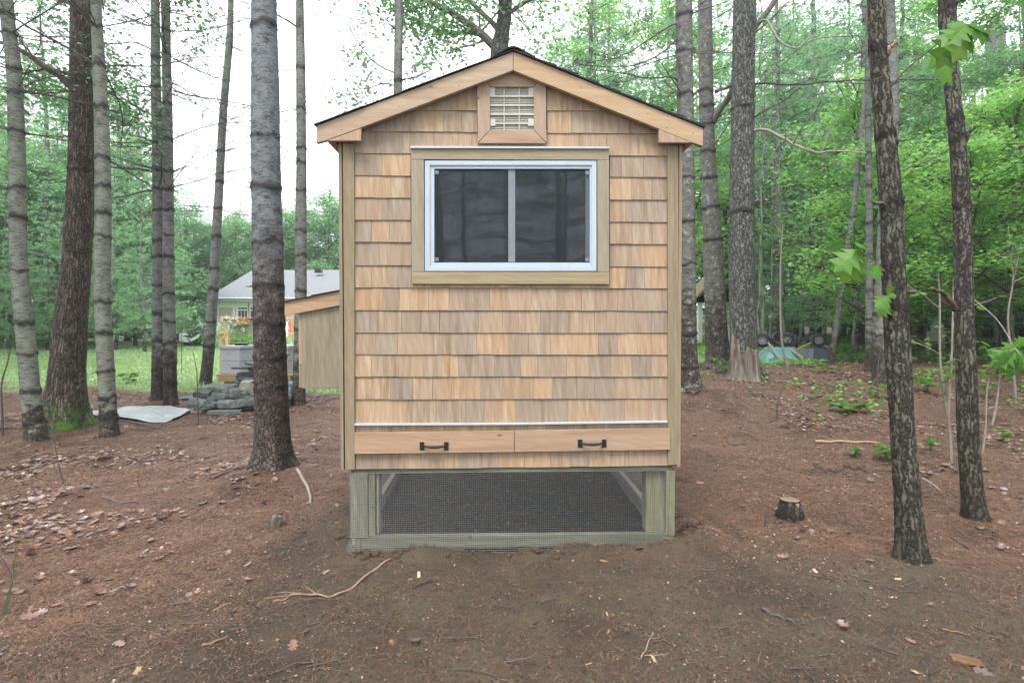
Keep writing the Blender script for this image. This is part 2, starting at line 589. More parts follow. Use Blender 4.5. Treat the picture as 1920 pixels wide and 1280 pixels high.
def oak_bark(name, dark, light, sx=46, sz=13, moss=None):
    m = Mat(name)
    at_ = m.n('Attribute', attribute_name='bk')
    v = at_.outputs['Vector']
    ring = m.n('Attribute', attribute_name='ring').outputs['Fac']
    sep = m.n('SeparateXYZ'); m.set(sep.inputs[0], v)
    def mapv(s):
        mp = m.n('Mapping', {'Scale': s}); m.set(mp.inputs['Vector'], v); return mp.outputs[0]
    nzc = m.n('TexNoise', {'Scale': 1.0, 'Detail': 5, 'Roughness': .65}); m.set(nzc.inputs['Vector'], mapv((26, 26, 18)))
    sc = m.n('VectorMath', operation='SCALE'); m.set(sc.inputs[0], nzc.outputs[1]); sc.inputs['Scale'].default_value = 2.4
    dv = m.n('VectorMath', operation='ADD'); m.set(dv.inputs[0], mapv((sx, sx, sz))); m.set(dv.inputs[1], sc.outputs[0])
    vo = m.n('TexVoronoi', {'Scale': 1.0}, feature='DISTANCE_TO_EDGE'); m.set(vo.inputs['Vector'], dv.outputs[0])
    crack = m.ramp(m.math('ADD', vo.outputs['Distance'], m.math('MULTIPLY', m.math('SUBTRACT', m.noise(mapv((70, 70, 40)), 1.0, 4, .7), .5), .45)), [(.02, 1.0), (.20, 0.0)])
    patch = m.noise(mapv((14, 14, 9)), 1.0, 5, .65)
    fine = m.noise(mapv((110, 110, 60)), 1.0, 3, .7)
    c = m.ramp(patch, [(.3, dark), (.52, tuple((a + b) * .5 for a, b in zip(dark, light))), (.68, light)])
    c = m.mix(m.ramp(fine, [(.3, .5), (.6, 0.0)]), c, tuple(x * .55 for x in dark))
    c = m.mix(m.math('MULTIPLY', crack, .9), c, (.016, .012, .010))
    if moss:
        lowm = m.n('MapRange', {'From Min': .34, 'From Max': .02, 'Value': sep.outputs[2]}).outputs[0]
        mm = m.math('MULTIPLY', lowm, m.ramp(m.noise(mapv((9, 9, 9)), 1.0, 5), [(.45, 0.0), (.58, 1.0)]))
        c = m.mix(m.math('MULTIPLY', mm, 1.4, True), c, moss)
    foot_dark = m.n('MapRange', {'From Min': .35, 'From Max': .0, 'Value': sep.outputs[2]}).outputs[0]  # bark gets darker towards the foot of the trunk
    c = m.mix(m.math('MULTIPLY', foot_dark, .0 if moss else .55), c, (.02, .017, .015))
    c = m.mix(m.math('MULTIPLY', ring, .9, True), c, (.02, .014, .012))
    hgt = m.math('SUBTRACT', m.math('MULTIPLY', fine, .3), m.math('MULTIPLY', crack, 1.0))
    return m.done(m.bsdf(c, .75, hgt, 1.0, .012, .3))


M['pine_pale'] = pine_bark('pale_pine_bark', (.062, .062, .052), (.235, .25, .205), (.30, .36, .28), .45, .70)
M['pine_dark'] = pine_bark('dark_pine_bark', (.045, .044, .05), (.185, .20, .215), (.24, .36, .30), 2.3, .68)
M['pine_mid'] = pine_bark('grey_pine_bark', (.065, .06, .058), (.22, .225, .21), (.27, .34, .30), 1.0, .66)
M['pine_lichen'] = pine_bark('lichened_pine_bark', (.048, .040, .038), (.165, .16, .15), (.25, .32, .25), 1.5, .56)
M['oak_grey'] = oak_bark('grey_oak_bark', (.085, .070, .055), (.18, .175, .142), 38, 6.5)
M['oak_brown'] = oak_bark('brown_oak_bark', (.085, .062, .048), (.25, .20, .165), 46, 4.5, moss=(.07, .17, .015))
M['limb'] = plain('oak_limb_bark', (.13, .115, .105), .85, .45, 26, bump=.5)
M['oak_far'] = oak_bark('far_oak_bark', (.10, .095, .09), (.25, .26, .24), 24, 8)
M['twig'] = plain('grey_twig_bark', (.075, .062, .06), .8, .35, 40)
M['twig_pale'] = plain('pale_stem_bark', (.22, .2, .17), .8, .25, 40)
M['root'] = plain('peeled_root', (.27, .17, .12), .7, .25, 40)


def leafmat(name, cols, trans=.45, rough=.45, spec=.35):
    m = Mat(name)
    t = m.n('Attribute', attribute_name='tint').outputs['Fac']
    k = len(cols)
    c = m.ramp(t, [(i / (k - 1), cols[i]) for i in range(k)])
    b = m.bsdf(c, rough, spec=spec)
    tl = m.n('BsdfTranslucent'); m.set(tl.inputs[0], m.mix(.5, c, tuple(x for x in cols[-1])))
    ms = m.n('MixShader'); ms.inputs[0].default_value = trans
    m.nt.links.new(b.outputs[0], ms.inputs[1]); m.nt.links.new(tl.outputs[0], ms.inputs[2])
    return m.done(ms)


M['leaf_bright'] = leafmat('bright_green_leaves', [(.10, .24, .05), (.20, .43, .10), (.33, .58, .16)], .55)
M['leaf_mid'] = leafmat('green_leaves', [(.09, .20, .09), (.18, .36, .16), (.29, .50, .22)], .5)
M['leaf_near'] = leafmat('oak_sprig_leaves', [(.04, .13, .02), (.09, .24, .03), (.21, .35, .04)], .5)
M['needle'] = leafmat('pine_needles', [(.11, .23, .12), (.22, .42, .22), (.35, .57, .31)], .5)
M['needle_grey'] = leafmat('grey_pine_needles', [(.06, .09, .065), (.09, .13, .095), (.13, .17, .12)], .25)
M['litter_leaf'] = leafmat('fallen_oak_leaves', [(.07, .045, .042), (.17, .12, .115), (.22, .105, .06), (.26, .21, .20)], .1, .34, .6)
M['greenstem'] = plain('green_stem', (.09, .14, .05), .6, .25, 30)
M['fleck'] = leafmat('litter_flecks', [(.035, .022, .018), (.09, .05, .036), (.20, .12, .085), (.38, .27, .21)], 0.0, .5, .5)
M['litter_needle'] = leafmat('fallen_needles', [(.07, .035, .024), (.22, .11, .07), (.38, .24, .155)], .1, .5, .4)
M['clod'] = leafmat('soil_crumbs', [(.06, .042, .032), (.09, .065, .048), (.15, .115, .08)], 0.0, .8, .2)
M['chip'] = leafmat('wood_chips', [(.22, .12, .06), (.34, .22, .13), (.46, .35, .24)], 0.0, .6, .3)
M['grass'] = leafmat('grass_blades', [(.18, .31, .10), (.31, .45, .18), (.43, .54, .28)], .35)
M['clover'] = leafmat('clover_heads', [(.40, .46, .36), (.55, .6, .5)], .2)
M['herb'] = leafmat('low_herb_leaves', [(.09, .21, .05), (.17, .34, .08), (.27, .46, .12)], .4)
M['orange_flower'] = leafmat('orange_flowers', [(.6, .12, .04), (.75, .2, .08)], .3)
M['white_flower'] = leafmat('white_flower_heads', [(.6, .65, .6), (.8, .82, .78)], .3)

# ------------------------------------------------------------------ trunks are listed first: the soil heaps up round their feet
TR = {}


def reg(key, pts, mound=.05, r=.45):
    """pts: centre-line points measured on the photo (x, y, width), the last at the foot"""
    b = gnd(pts[-1][0], pts[-1][1])
    TR[key] = (pts, b)
    MOUNDS.append((b[0], b[1], r, mound))


reg('L1', [(12, 0, 21), (26, 130, 23), (32, 300, 26), (36, 500, 27), (50, 650, 30), (60, 760, 31), (71, 836, 34)], .05, .3)
reg('L2', [(155, 0, 38), (153, 100, 37), (152, 200, 38), (152, 300, 41), (149, 400, 45), (143, 500, 47), (133, 600, 53), (126, 700, 58), (123, 760, 64), (122, 808, 74)], .07, .6)
reg('L3', [(180, 0, 17), (185, 110, 20), (191, 250, 24), (194, 400, 26), (192, 500, 27), (194, 600, 27), (199, 700, 28), (205, 828, 30)], .05, .3)
reg('L4', [(291, 0, 14), (292, 150, 17), (296, 300, 19), (297, 500, 20), (297, 650, 22), (296, 758, 25)])
reg('L5', [(310, 0, 14), (313, 150, 16), (315, 300, 18), (316, 500, 20), (318, 650, 22), (320, 768, 26)])
reg('L6', [(433, 0, 10), (430, 80, 12), (418, 220, 14), (411, 350, 15), (404, 470, 17), (399, 560, 18), (392, 650, 20), (385, 725, 22)])
reg('L7', [(495, 0, 44), (497, 130, 48), (498, 260, 51), (500, 380, 53), (502, 470, 55), (505, 600, 57), (508, 720, 60), (511, 820, 62), (511, 888, 68)], .07, .45)
reg('L8', [(562, 0, 14), (564, 150, 17), (565, 300, 18), (564, 450, 21), (564, 560, 21), (562, 660, 22), (560, 764, 28)])
reg('R1', [(1282, 0, 30), (1284, 150, 30), (1286, 300, 30), (1289, 450, 29), (1290, 560, 29), (1291, 650, 31), (1294, 745, 40)], .12, .7)
reg('R2', [(1322, 0, 25), (1323, 120, 26), (1326, 250, 27), (1330, 350, 30), (1336, 450, 34), (1340, 550, 38), (1344, 640, 42), (1349, 693, 54)], .05)
reg('R3', [(1396, 0, 40), (1394, 120, 40), (1392, 260, 42), (1391, 400, 44), (1391, 520, 46), (1393, 600, 48), (1396, 703, 54)], .05)
reg('R4', [(1643, 0, 30), (1647, 100, 31), (1655, 200, 33), (1664, 300, 36), (1672, 400, 38), (1674, 480, 39), (1680, 600, 42), (1686, 700, 42), (1690, 770, 40), (1695, 850, 42), (1704, 960, 46), (1709, 1057, 50)], .04, .25)
reg('R5', [(1776, 0, 28), (1780, 100, 26), (1789, 200, 26), (1798, 300, 27), (1804, 400, 29), (1806, 500, 30), (1809, 620, 32), (1813, 740, 34), (1817, 850, 35), (1829, 984, 42)], .04, .3)
reg('R6', [(1662, 0, 26), (1668, 120, 25), (1671, 240, 24), (1662, 400, 27), (1658, 520, 29), (1656, 620, 34), (1657, 728, 42)], .05)
reg('R7', [(1866, 60, 30), (1869, 200, 30), (1870, 330, 31), (1866, 480, 34), (1864, 640, 46)], .05)
reg('R8', [(1627, 150, 10), (1629, 350, 11), (1630, 520, 12), (1628, 698, 13)], .02)
reg('R9', [(1625, 130, 5), (1605, 350, 9), (1584, 500, 10), (1557, 685, 12)], .02)

# ------------------------------------------------------------------ ground
def spaced(parts):
    out = []
    for a, b, s in parts:
        out += list(np.arange(a, b, s))
    return np.array(out)


ys = spaced([(-14, 1, 1.0), (1, 7, .045), (7, 13, .09), (13, 30, .4), (30, 60, 1.5), (60, 260, 12)])
xs_h = spaced([(0, 4.6, .045), (4.6, 11, .12), (11, 26, .6), (26, 60, 2.5), (60, 260, 15)])
xs = np.concatenate([-xs_h[:0:-1], xs_h])
X, Y = np.meshgrid(xs, ys)
Z = H(X.ravel(), Y.ravel())
nx, ny = len(xs), len(ys)
i = np.arange(ny - 1)[:, None] * nx; j = np.arange(nx - 1)[None]
Fq = np.stack([i + j, i + j + 1, i + nx + j + 1, i + nx + j], -1).reshape(-1, 4)


def grass_mask(x, y):
    """lawn behind the pines on the left, and a strip of lawn seen past the trunks right of the coop"""
    n = (fbm(x * .8, y * .8, 0, 3, 61) - .5)
    edge = 9.3 + 2.2 * n - .15 * (x + 4)
    left = sst(edge, edge + 1.2, y) * (1 - sst(-1.0, 1.5, x))
    rg = sst(11.5, 13, y + 2 * n) * sst(2.6, 3.2, x + n) * (1 - sst(5.0, 5.8, x + n * 2 - (y - 13) * .12))
    return np.clip(left + rg, 0, 1)


def soil_mask(x, y):
    """bare trodden sandy soil in front of and inside the coop"""
    n = (fbm(x * 1.1, y * 1.1, 0, 4, 71) - .5)
    d = np.hypot((x - .5) / 2.6, (y - 2.2) / 1.7) + n * .9
    s = 1 - sst(.6, 1.25, d)
    u, v = to_coop(x, y)
    s = np.maximum(s, (1 - sst(1.0, 1.5, np.abs(u + .1) + n)) * (1 - sst(3.0, 3.6, v)) * sst(-.5, 0, v))
    return np.clip(s, 0, 1)


def leaf_zone(x, y):
    n = (fbm(x * .9, y * .9, 4, 4, 81) - .5)
    l = 1 - sst(-3.5, -2.0, x + 2.2 * n)
    r = sst(2.7, 4.2, x + 2.0 * n)
    return np.clip(l + r, 0, 1)


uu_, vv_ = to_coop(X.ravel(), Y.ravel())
mulch = sst(.0, .1, vv_) * (1 - sst(2.2, 2.6, vv_)) * (1 - sst(.9, 1.0, np.abs(uu_)))  # darkness of the run under the coop, painted into the ground colour
gm = grass_mask(X.ravel(), Y.ravel()); sm = soil_mask(X.ravel(), Y.ravel())
m = Mat('forest_floor')
P = m.coord('Position', (1, 1, 1))
A = m.n('Attribute', attribute_name='grass').outputs['Fac']
S = m.n('Attribute', attribute_name='soil').outputs['Fac']
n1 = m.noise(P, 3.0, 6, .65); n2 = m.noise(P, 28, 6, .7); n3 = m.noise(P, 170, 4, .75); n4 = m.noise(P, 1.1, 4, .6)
duff = m.ramp(n2, [(.28, (.036, .024, .019)), (.48, (.115, .072, .056)), (.68, (.24, .16, .125))])
duff = m.mix(m.ramp(n1, [(.4, 0.0), (.7, .6)]), duff, (.125, .075, .056))
duff = m.mix(m.ramp(n3, [(.45, 0.0), (.75, .55)]), duff, (.22, .145, .10))
soil = m.ramp(n3, [(.3, (.038, .027, .020)), (.5, (.112, .082, .060)), (.72, (.25, .195, .145))])
soil = m.mix(m.ramp(n2, [(.4, 0.0), (.7, .6)]), soil, (.034, .024, .020))
soil = m.mix(m.ramp(n1, [(.45, 0.0), (.65, .7)]), soil, (.14, .118, .078))
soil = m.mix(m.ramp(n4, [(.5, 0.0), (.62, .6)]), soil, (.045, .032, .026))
duff = m.mix(m.ramp(m.noise(P, 1.9, 5, .65), [(.50, 0.0), (.64, .6)]), duff, (.045, .029, .023))
green = m.ramp(n2, [(.3, (.17, .29, .10)), (.55, (.31, .44, .19)), (.7, (.43, .53, .30))])
green = m.mix(m.ramp(m.noise(P, 60, 2, .5), [(.60, 0.0), (.68, .75)]), green, (.5, .56, .44))
green = m.mix(m.ramp(n4, [(.52, 0.0), (.66, .5)]), green, (.16, .2, .08))
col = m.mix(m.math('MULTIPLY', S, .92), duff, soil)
col = m.mix(A, col, green)
RD = m.n('Attribute', attribute_name='mulch').outputs['Fac']
col = m.mix(m.math('MULTIPLY', RD, .8), col, m.ramp(n2, [(.35, (.026, .019, .014)), (.58, (.078, .056, .042)), (.72, (.16, .12, .09))]))
hgt = m.math('ADD', m.math('MULTIPLY', n2, .6), m.math('MULTIPLY', n3, .5))
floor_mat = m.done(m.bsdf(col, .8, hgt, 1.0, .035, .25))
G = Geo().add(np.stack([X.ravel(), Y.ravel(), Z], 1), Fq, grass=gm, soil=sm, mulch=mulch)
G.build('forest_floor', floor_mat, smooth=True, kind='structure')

# ------------------------------------------------------------------ the coop
coop = empty('chicken_coop', (0, HOUSE_Y, 0), YAW, 'small cedar shingled chicken coop with a sliding window, standing on wire-clad posts', 'chicken coop')
cy, sy = math.cos(YAW), math.sin(YAW)


def L(px, py, off=0.0):
    """photo point -> (u, z) on the plane `off` metres in front of the coop's front wall"""
    d = ray(px, py)
    dx, dy = d[0] * cy + d[1] * sy, -d[0] * sy + d[1] * cy
    ox, oy = -HOUSE_Y * sy, -HOUSE_Y * cy
    t = (-off - oy) / dy
    return (ox + dx * t, CAM_H + d[2] * t)


def poly(pts, off):
    return [L(x, y, off) for x, y in pts]


def board(name, pts, off, thick, mat, bevel=.002, label=None, parent=None):
    o = Geo().prism(poly(pts, off), -off, -off + thick).build(name, mat, parent or coop, bevel=bevel)
    if label: o['label'] = label
    return o


DEPTH = 2.5
UL, UR = L(642, 580, .0)[0], L(1273, 580, .0)[0]
zb = (L(664, 880, .01)[1] + L(1252, 873, .01)[1]) / 2          # bottom of the siding
uA, zA = L(962, 97, .075)                                       # apex of the rake boards
uEl, zEl = L(593, 236, .075); uEr, zEr = L(1318, 240, .075)
kl = (zA - zEl) / (uA - uEl); kr = (zA - zEr) / (uEr - uA)      # roof slopes


def roofz(u):
    return zA - (kl * (uA - u) if u < uA else kr * (u - uA))


# body: front sheathing with a real window opening, side and back walls, floor, ceiling
wu0, wz1 = L(795, 299); wu1, wz0 = L(1120, 509)
W = Geo()
T = .018
W.prism([(UL, zb), (UR, zb), (UR, wz0), (UL, wz0)], 0, T)
W.prism([(UL, wz0), (wu0, wz0), (wu0, wz1), (UL, wz1)], 0, T)
W.prism([(wu1, wz0), (UR, wz0), (UR, wz1), (wu1, wz1)], 0, T)
W.prism([(UL, wz1), (UR, wz1), (UR, roofz(UR) - .03), (uA, zA - .03), (UL, roofz(UL) - .03)], 0, T)
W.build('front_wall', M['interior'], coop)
for nm, u0, u1 in (('side_wall', UL, UL + T), ('side_wall', UR - T, UR)):
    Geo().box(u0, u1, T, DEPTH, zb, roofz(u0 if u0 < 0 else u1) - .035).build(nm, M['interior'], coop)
Geo().prism([(UL, zb), (UR, zb), (UR, roofz(UR) - .03), (uA, zA - .03), (UL, roofz(UL) - .03)], DEPTH, DEPTH + T).build('back_wall', M['nest'], coop)
Geo().box(UL + T, UR - T, T, DEPTH, zb, zb + .02).build('floor_deck', M['darkwood'], coop)
# side shingle courses (edge-on from the front)
SG = Geo()
for k in range(14):
    z = zb + .132 * k
    for s, u in ((-1, UL), (1, UR)):
        top = min(z + .15, roofz(u) - .04)
        V = [(u + s * .014, .06, z), (u + s * .014, DEPTH - .05, z), (u + s * .001, DEPTH - .05, z), (u + s * .001, .06, z),
             (u + s * .003, .06, top), (u + s * .003, DEPTH - .05, top), (u + s * .001, DEPTH - .05, top), (u + s * .001, .06, top)]
        SG.add(V, [(0, 1, 2, 3), (4, 7, 6, 5), (0, 4, 5, 1), (2, 6, 7, 3), (1, 5, 6, 2), (0, 3, 7, 4)])
o = SG.build('side_shingles', M['shingle'], coop); o['kind'] = 'stuff'

# ---- front shingles, every one a piece of its own.  y of the butt line left / right on the photo, then joints (x)
def c1(*a): return [v / 2.526 + 580 for v in a]
def c2(*a): return [v / 2.286 + 520 for v in a]


ROWS = [
    (206.7, 206.7, None, c1(480, 600, 695, 795) + [] , c1(1125, 1218, 1295, 1400)),
    (245.3, 250.2, None, c1(245, 400, 505, 635, 720, 796), c1(1127, 1240, 1383, 1515, 1652)),
    (286.6, 292.0, None, c1(210, 308, 440, 553, 770, 800, 900, 1010, 1125, 1275, 1410, 1563, 1695), None),
    (328.2, 332.2, None, c1(211, 345, 480), c1(1424, 1480, 1583, 1695)),
    (369.8, 374.8, None, c1(211, 310, 385, 480), c1(1424, 1525, 1622, 1695)),
    (411.7, 416.4, None, c1(212, 345, 480), c1(1424, 1500, 1585, 1695)),
    (453.3, 457.7, None, c1(212, 295, 380, 482), c1(1424, 1530, 1625, 1695)),
    (496.9, 499.6, None, c1(213, 330, 484), c1(1424, 1567, 1695)),
    (538.6, 540.4, None, c1(213, 295, 382, 484, 592, 665, 740, 880, 978, 1055, 1150, 1240, 1330, 1424, 1505, 1588, 1696), None),
    (581.2, 582.6, None, c2(330, 452, 522, 648, 735, 820, 910, 962, 1090, 1220, 1305, 1383, 1458, 1525, 1673), None),
    (623.2, 624.0, None, c2(330, 432, 532, 615, 695, 862, 965, 1035, 1127, 1250, 1360, 1490, 1605, 1673), None),
    (664.0, 664.8, None, c2(331, 420, 515, 672, 745, 855, 920, 988, 1076, 1172, 1292, 1376, 1458, 1545, 1673), None),
    (706.0, 706.0, None, c2(332, 402, 520, 628, 705, 775, 850, 930, 1043, 1115, 1240, 1338, 1427, 1525, 1605, 1674), None),
    (748.8, 747.0, None, c2(333, 485, 578, 665, 747, 870, 963, 1097, 1178, 1283, 1360, 1448, 1555, 1674), None),
    (795.6, 790.3, None, c2(333, 417, 552, 632, 715, 790, 886, 964, 1022, 1143, 1247, 1380, 1490, 1605, 1676), None),
    (838.0, 833.0, None, c2(334, 408, 493, 560, 648, 710, 765, 855, 900, 960, 1075, 1150, 1220, 1325, 1430, 1510, 1600, 1677), None),
    (880.0, 872.8, None, c2(335, 430, 520, 612, 690, 777, 877, 950, 1060, 1170, 1255, 1335, 1410, 1502, 1595, 1676), None),
]
srng = random.Random(5)
cas_l, cas_r = 771, 1141
for ri, (yl, yr, _, ja, jb) in enumerate(ROWS):
    for run in (ja, jb):
        if not run: continue
        for a, b in zip(run[:-1], run[1:]):
            t_ = (((a + b) / 2) - 664) / 588
            yb = yl + (yr - yl) * t_
            u0, z0 = L(a, yb, .014); u1, _z = L(b, yb, .014)
            gap = .0006 + .0016 * srng.random() ** 2
            u0 += gap / 2; u1 -= gap / 2
            z0 += srng.uniform(-.0012, .0016)
            h = .131 + .018
            ta, tb = z0 + h, z0 + h
            ta = min(ta, roofz(u0) - .035); tb = min(tb, roofz(u1) - .035)
            # keep clear behind the window and the vent openings
            if 278 < yb - 20 < 505 and b > cas_l + 10 and a < cas_r - 10: continue
            if ri == 8 and b > cas_l + 6 and a < cas_r - 6:
                ta = tb = wz0 - .004
            if ta < z0 + .004 and tb < z0 + .004: continue
            ta = max(ta, z0 + .003); tb = max(tb, z0 + .003)
            th = .0118 + srng.uniform(-.0015, .0018)
            wob = srng.uniform(-.001, .001)
            V = [(u0, -th, z0), (u1, -th + wob, z0), (u1, -.001, z0), (u0, -.001, z0),
                 (u0, -.0035, ta), (u1, -.0035, tb), (u1, -.001, tb), (u0, -.001, ta)]
            cu, cz = (u0 + u1) / 2, z0
            V = [(x - cu, y, z - cz) for x, y, z in V]
            G = Geo().add(V, [(0, 1, 2, 3), (4, 7, 6, 5), (0, 4, 5, 1), (2, 6, 7, 3), (1, 5, 6, 2), (0, 3, 7, 4)])
            G.build('shingle', M['shingle'], coop, loc=(cu, 0, cz))

# ---- corner boards
for pts, sgn in (([(642.5, 264), (664, 264), (665, 880), (647, 880)], -1), ([(1251.5, 264), (1272, 264), (1272.5, 871), (1253, 872)], 1)):
    o = Geo().prism(poly(pts, .022), -.022, -.0005).build('corner_board', M['corner'], coop, bevel=.0015)
u0 = L(642.5, 560, .022)[0]; u1 = L(1272, 560, .022)[0]
for s, u in ((-1, u0), (1, u1)):
    a, b = (u - .019, u - .0005) if s < 0 else (u + .0005, u + .019)
    Geo().box(a, b, -.021, .075, zb - .002, L(960, 268)[1]).build('corner_board', M['corner'], coop, bevel=.0015)

# ---- rake boards, returns and eaves
off = .075
board('rake_board', [(962, 97), (962, 132), (677, 239.5), (612, 263.5), (593, 268.5), (593, 236)], off, .03, M['rake_l'], .0025)
board('rake_board', [(962.8, 97), (1318, 240), (1318, 274), (1300, 267.5), (1235, 240.5), (962.8, 132)], off, .03, M['rake_r'], .0025)
board('eave_return', [(677, 240.5), (677, 264), (613, 264)], off - .001, .028, M['cedar_z'])
board('eave_return', [(1235.5, 241.5), (1299, 267.5), (1235.5, 267.5)], off - .001, .028, M['cedar_z'])
# underside strip between rake boards and wall
for s in (-1, 1):
    ue = UL - .02 if s < 0 else UR + .02
    a = (uA, L(962, 130, .04)[1]); b = (ue, L(640 if s < 0 else 1275, 254 if s < 0 else 257, .04)[1])
    Geo().prism([a, b, (b[0], b[1] + .03), (a[0], a[1] + .03)], -.0448, -.0005).build('rake_soffit', M['soffit'], coop)
for px, py, s in ((612, 264, -1), (1301, 268, 1)):
    ue, ze = L(px, py, .046)
    uw = UL - .03 if s < 0 else UR + .03
    uo = uEl if s < 0 else uEr
    k = kl if s < 0 else kr
    Geo().prism([(ue, ze), (uw, ze), (uw, roofz(uw) - .04), (ue, roofz(ue) - .04)], -.0445, DEPTH + .05).build('eave_soffit', M['soffit'], coop)

# ---- roof: deck, then overlapping black asphalt courses ending at the rake
for s in (-1, 1):
    uo = (uEl if s < 0 else uEr) + s * .006
    k = kl if s < 0 else kr
    Geo().prism([(uA, zA + .002), (uo, zA - k * abs(uo - uA) + .002), (uo, zA - k * abs(uo - uA) - .012), (uA, zA - .014)], -.070 + .026, DEPTH + .07).build('roof_deck', M['darkwood'], coop)
    n = 9
    full = abs(uo - uA)
    rr = random.Random(3 + s)
    for q in range(n):
        a = full * (1 - q / n) + .004; b = full * (1 - (q + 1) / n) - .03
        b = max(b, 0)
        z1, z2 = zA - k * a, zA - k * b
        lift = .010 if s < 0 else .020
        e = .088 + rr.uniform(-.004, .003)
        uo1, uo2 = uA + s * a, uA + s * b
        Geo().prism([(uo1, z1 + .004), (uo2, z2 + .004), (uo2, z2 + .008), (uo1, z1 + lift)], -e, DEPTH + .08).build('roof_course', M['asphalt'], coop)
cap = [(uA - .11, zA - kl * .11 + .009), (uA - .03, zA + .010), (uA, zA + .018), (uA + .03, zA + .011), (uA + .11, zA - kr * .11 + .012), (uA + .11, zA - kr * .11 + .02), (uA + .03, zA + .020), (uA, zA + .028), (uA - .03, zA + .019), (uA - .11, zA - kl * .11 + .016)]
gq = Geo()
for a in range(4):
    p = [cap[a], cap[a + 1], cap[8 - a], cap[9 - a]]
    gq.prism(p, -.091, DEPTH + .082)
gq.build('ridge_cap', M['asphalt'], coop)

# ---- gable vent
off = .034
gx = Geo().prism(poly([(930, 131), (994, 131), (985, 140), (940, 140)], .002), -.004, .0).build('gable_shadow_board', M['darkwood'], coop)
vent = board('vent_frame', [(894.5, 158), (911, 151), (918.5, 163.5), (919, 244), (896, 267.5)], off, .03, M['cedar_z'])
board('vent_frame', [(1024, 160.5), (1024.5, 267.5), (1001.5, 244), (1001, 163.5), (1008, 151.5)], off, .03, M['cedar_z'])
board('vent_frame', [(896.6, 268.3), (919.3, 244.6), (1001.2, 244.6), (1024.2, 268.3)], off, .03, M['cedar_x'])
board('vent_frame', [(911.6, 150.6), (944, 137), (979, 137), (1007.6, 151), (1000.8, 162.8), (918.8, 162.8)], off, .03, M['cedar_x'])
vu0, vz0 = L(917, 247, .016); vu1, vz1 = L(1003, 161, .016)
VG = Geo()
VG.box(vu0, vu1, -.0145, -.0135, vz0, vz1)
zz = vz0
while zz < vz1 - .004:       # thin inclined louvres
    VG.add([(vu0, -.020, zz), (vu1, -.020, zz), (vu1, -.0146, zz + .006), (vu0, -.0146, zz + .006), (vu0, -.0190, zz - .0012), (vu1, -.0190, zz - .0012), (vu1, -.0146, zz + .0045), (vu0, -.0146, zz + .0045)],
           [(0, 1, 2, 3), (7, 6, 5, 4), (0, 4, 5, 1), (3, 2, 6, 7), (0, 3, 7, 4), (1, 5, 6, 2)])
    zz += .0098
gv = VG.build('vent_louvres', M['vent_slat'], coop); gv['kind'] = 'stuff'
VB = Geo()
for y in (180.5, 197.5, 214.5, 231.5):
    x0, x1 = (918, 1002) if y != 231.5 else (928, 992)
    p = poly([(x0, y - 1.6), (x1, y - 1.6), (x1, y + 1.3), (x0, y + 1.3)], .025)
    VB.prism(p, -.025, -.0205)
for x in (945.3, 973.6):
    VB.prism(poly([(x - .9, 163), (x + .9, 163), (x + .9, 244.4), (x - .9, 244.4)], .024), -.0242, -.0207)
for q in ([(918, 163), (928, 163), (928, 179), (918, 179)], [(991, 163), (1002, 163), (1002, 179), (991, 179)], [(918, 223), (929, 223), (929, 236), (918, 236)], [(990, 223), (1002, 223), (1002, 236), (990, 236)]):
    VB.prism(poly(q, .024), -.0245, -.0207)
VB.build('vent_grille', M['vent'], coop)

# ---- window
off = .030
board('window_casing', [(770.5, 279), (1142, 279.5), (1142, 300), (770.5, 299)], off, .03, M['case_x'])
board('window_casing', [(770.7, 299.4), (794.5, 299.4), (795.5, 509.2), (772, 509.2)], off, .03, M['case_z'])
board('window_casing', [(1120, 300.4), (1142, 300.4), (1142.5, 509.4), (1120.5, 509.4)], off, .03, M['case_z'])
board('window_casing', [(772, 509.7), (1142.5, 509.9), (1142.7, 532.6), (772.2, 532.2)], off, .03, M['case_x'])
board('drip_cap', [(769.5, 273.8), (1142.5, 275.2), (1142.5, 278.6), (769.5, 277.8)], .042, .042, M['alu'], .001)


def frame(name, x0, y0, x1, y1, w, off, thick, mat, parent):
    """picture-frame of four rails, one mesh"""
    g_ = Geo()
    wl, wt, wr, wb = w
    g_.prism(poly([(x0, y0), (x1, y0), (x1 - wr, y0 + wt), (x0 + wl, y0 + wt)], off), -off, -off + thick)
    g_.prism(poly([(x0, y1), (x1, y1), (x1 - wr, y1 - wb), (x0 + wl, y1 - wb)], off), -off, -off + thick)
    g_.prism(poly([(x0, y0 + .2), (x0 + wl - .2, y0 + wt), (x0 + wl - .2, y1 - wb), (x0, y1 - .2)], off), -off, -off + thick)
    g_.prism(poly([(x1, y0 + .2), (x1 - wr + .2, y0 + wt), (x1 - wr + .2, y1 - wb), (x1, y1 - .2)], off), -off, -off + thick)
    return g_.build(name, mat, parent, bevel=.001)


win = frame('window', 796.5, 301, 1118.5, 508, (9.5, 8.5, 9, 8.5), .026, .045, M['vinyl'], coop)
frame('inner_frame', 805, 308.5, 1110.5, 500.5, (9.5, 8, 5, 8), .018, .05, M['vinyl'], win)
frame('screen_frame', 813.5, 315.5, 1107.5, 493.5, (2.2, 2.2, 2.2, 2.2), .015, .006, M['gasket'], win)
board('sash_rail', [(953, 318), (966, 318), (966, 491.5), (953, 491.5)], .0085, .012, M['vinyl_light'], .001, parent=win)
board('sash_stile', [(1098, 318), (1105, 318), (1105, 491.5), (1098, 491.5)], .0025, .012, M['vinyl_grey'], .001, parent=win)
for x, y in ((819, 323), (819, 486), (1101, 324), (1101, 486)):
    board('screen_corner_clip', [(x - 3.5, y - 3.5), (x + 3.5, y - 3.5), (x + 3.5, y + 3.5), (x - 3.5, y + 3.5)], .0145, .002, M['clip'], 0, parent=win)
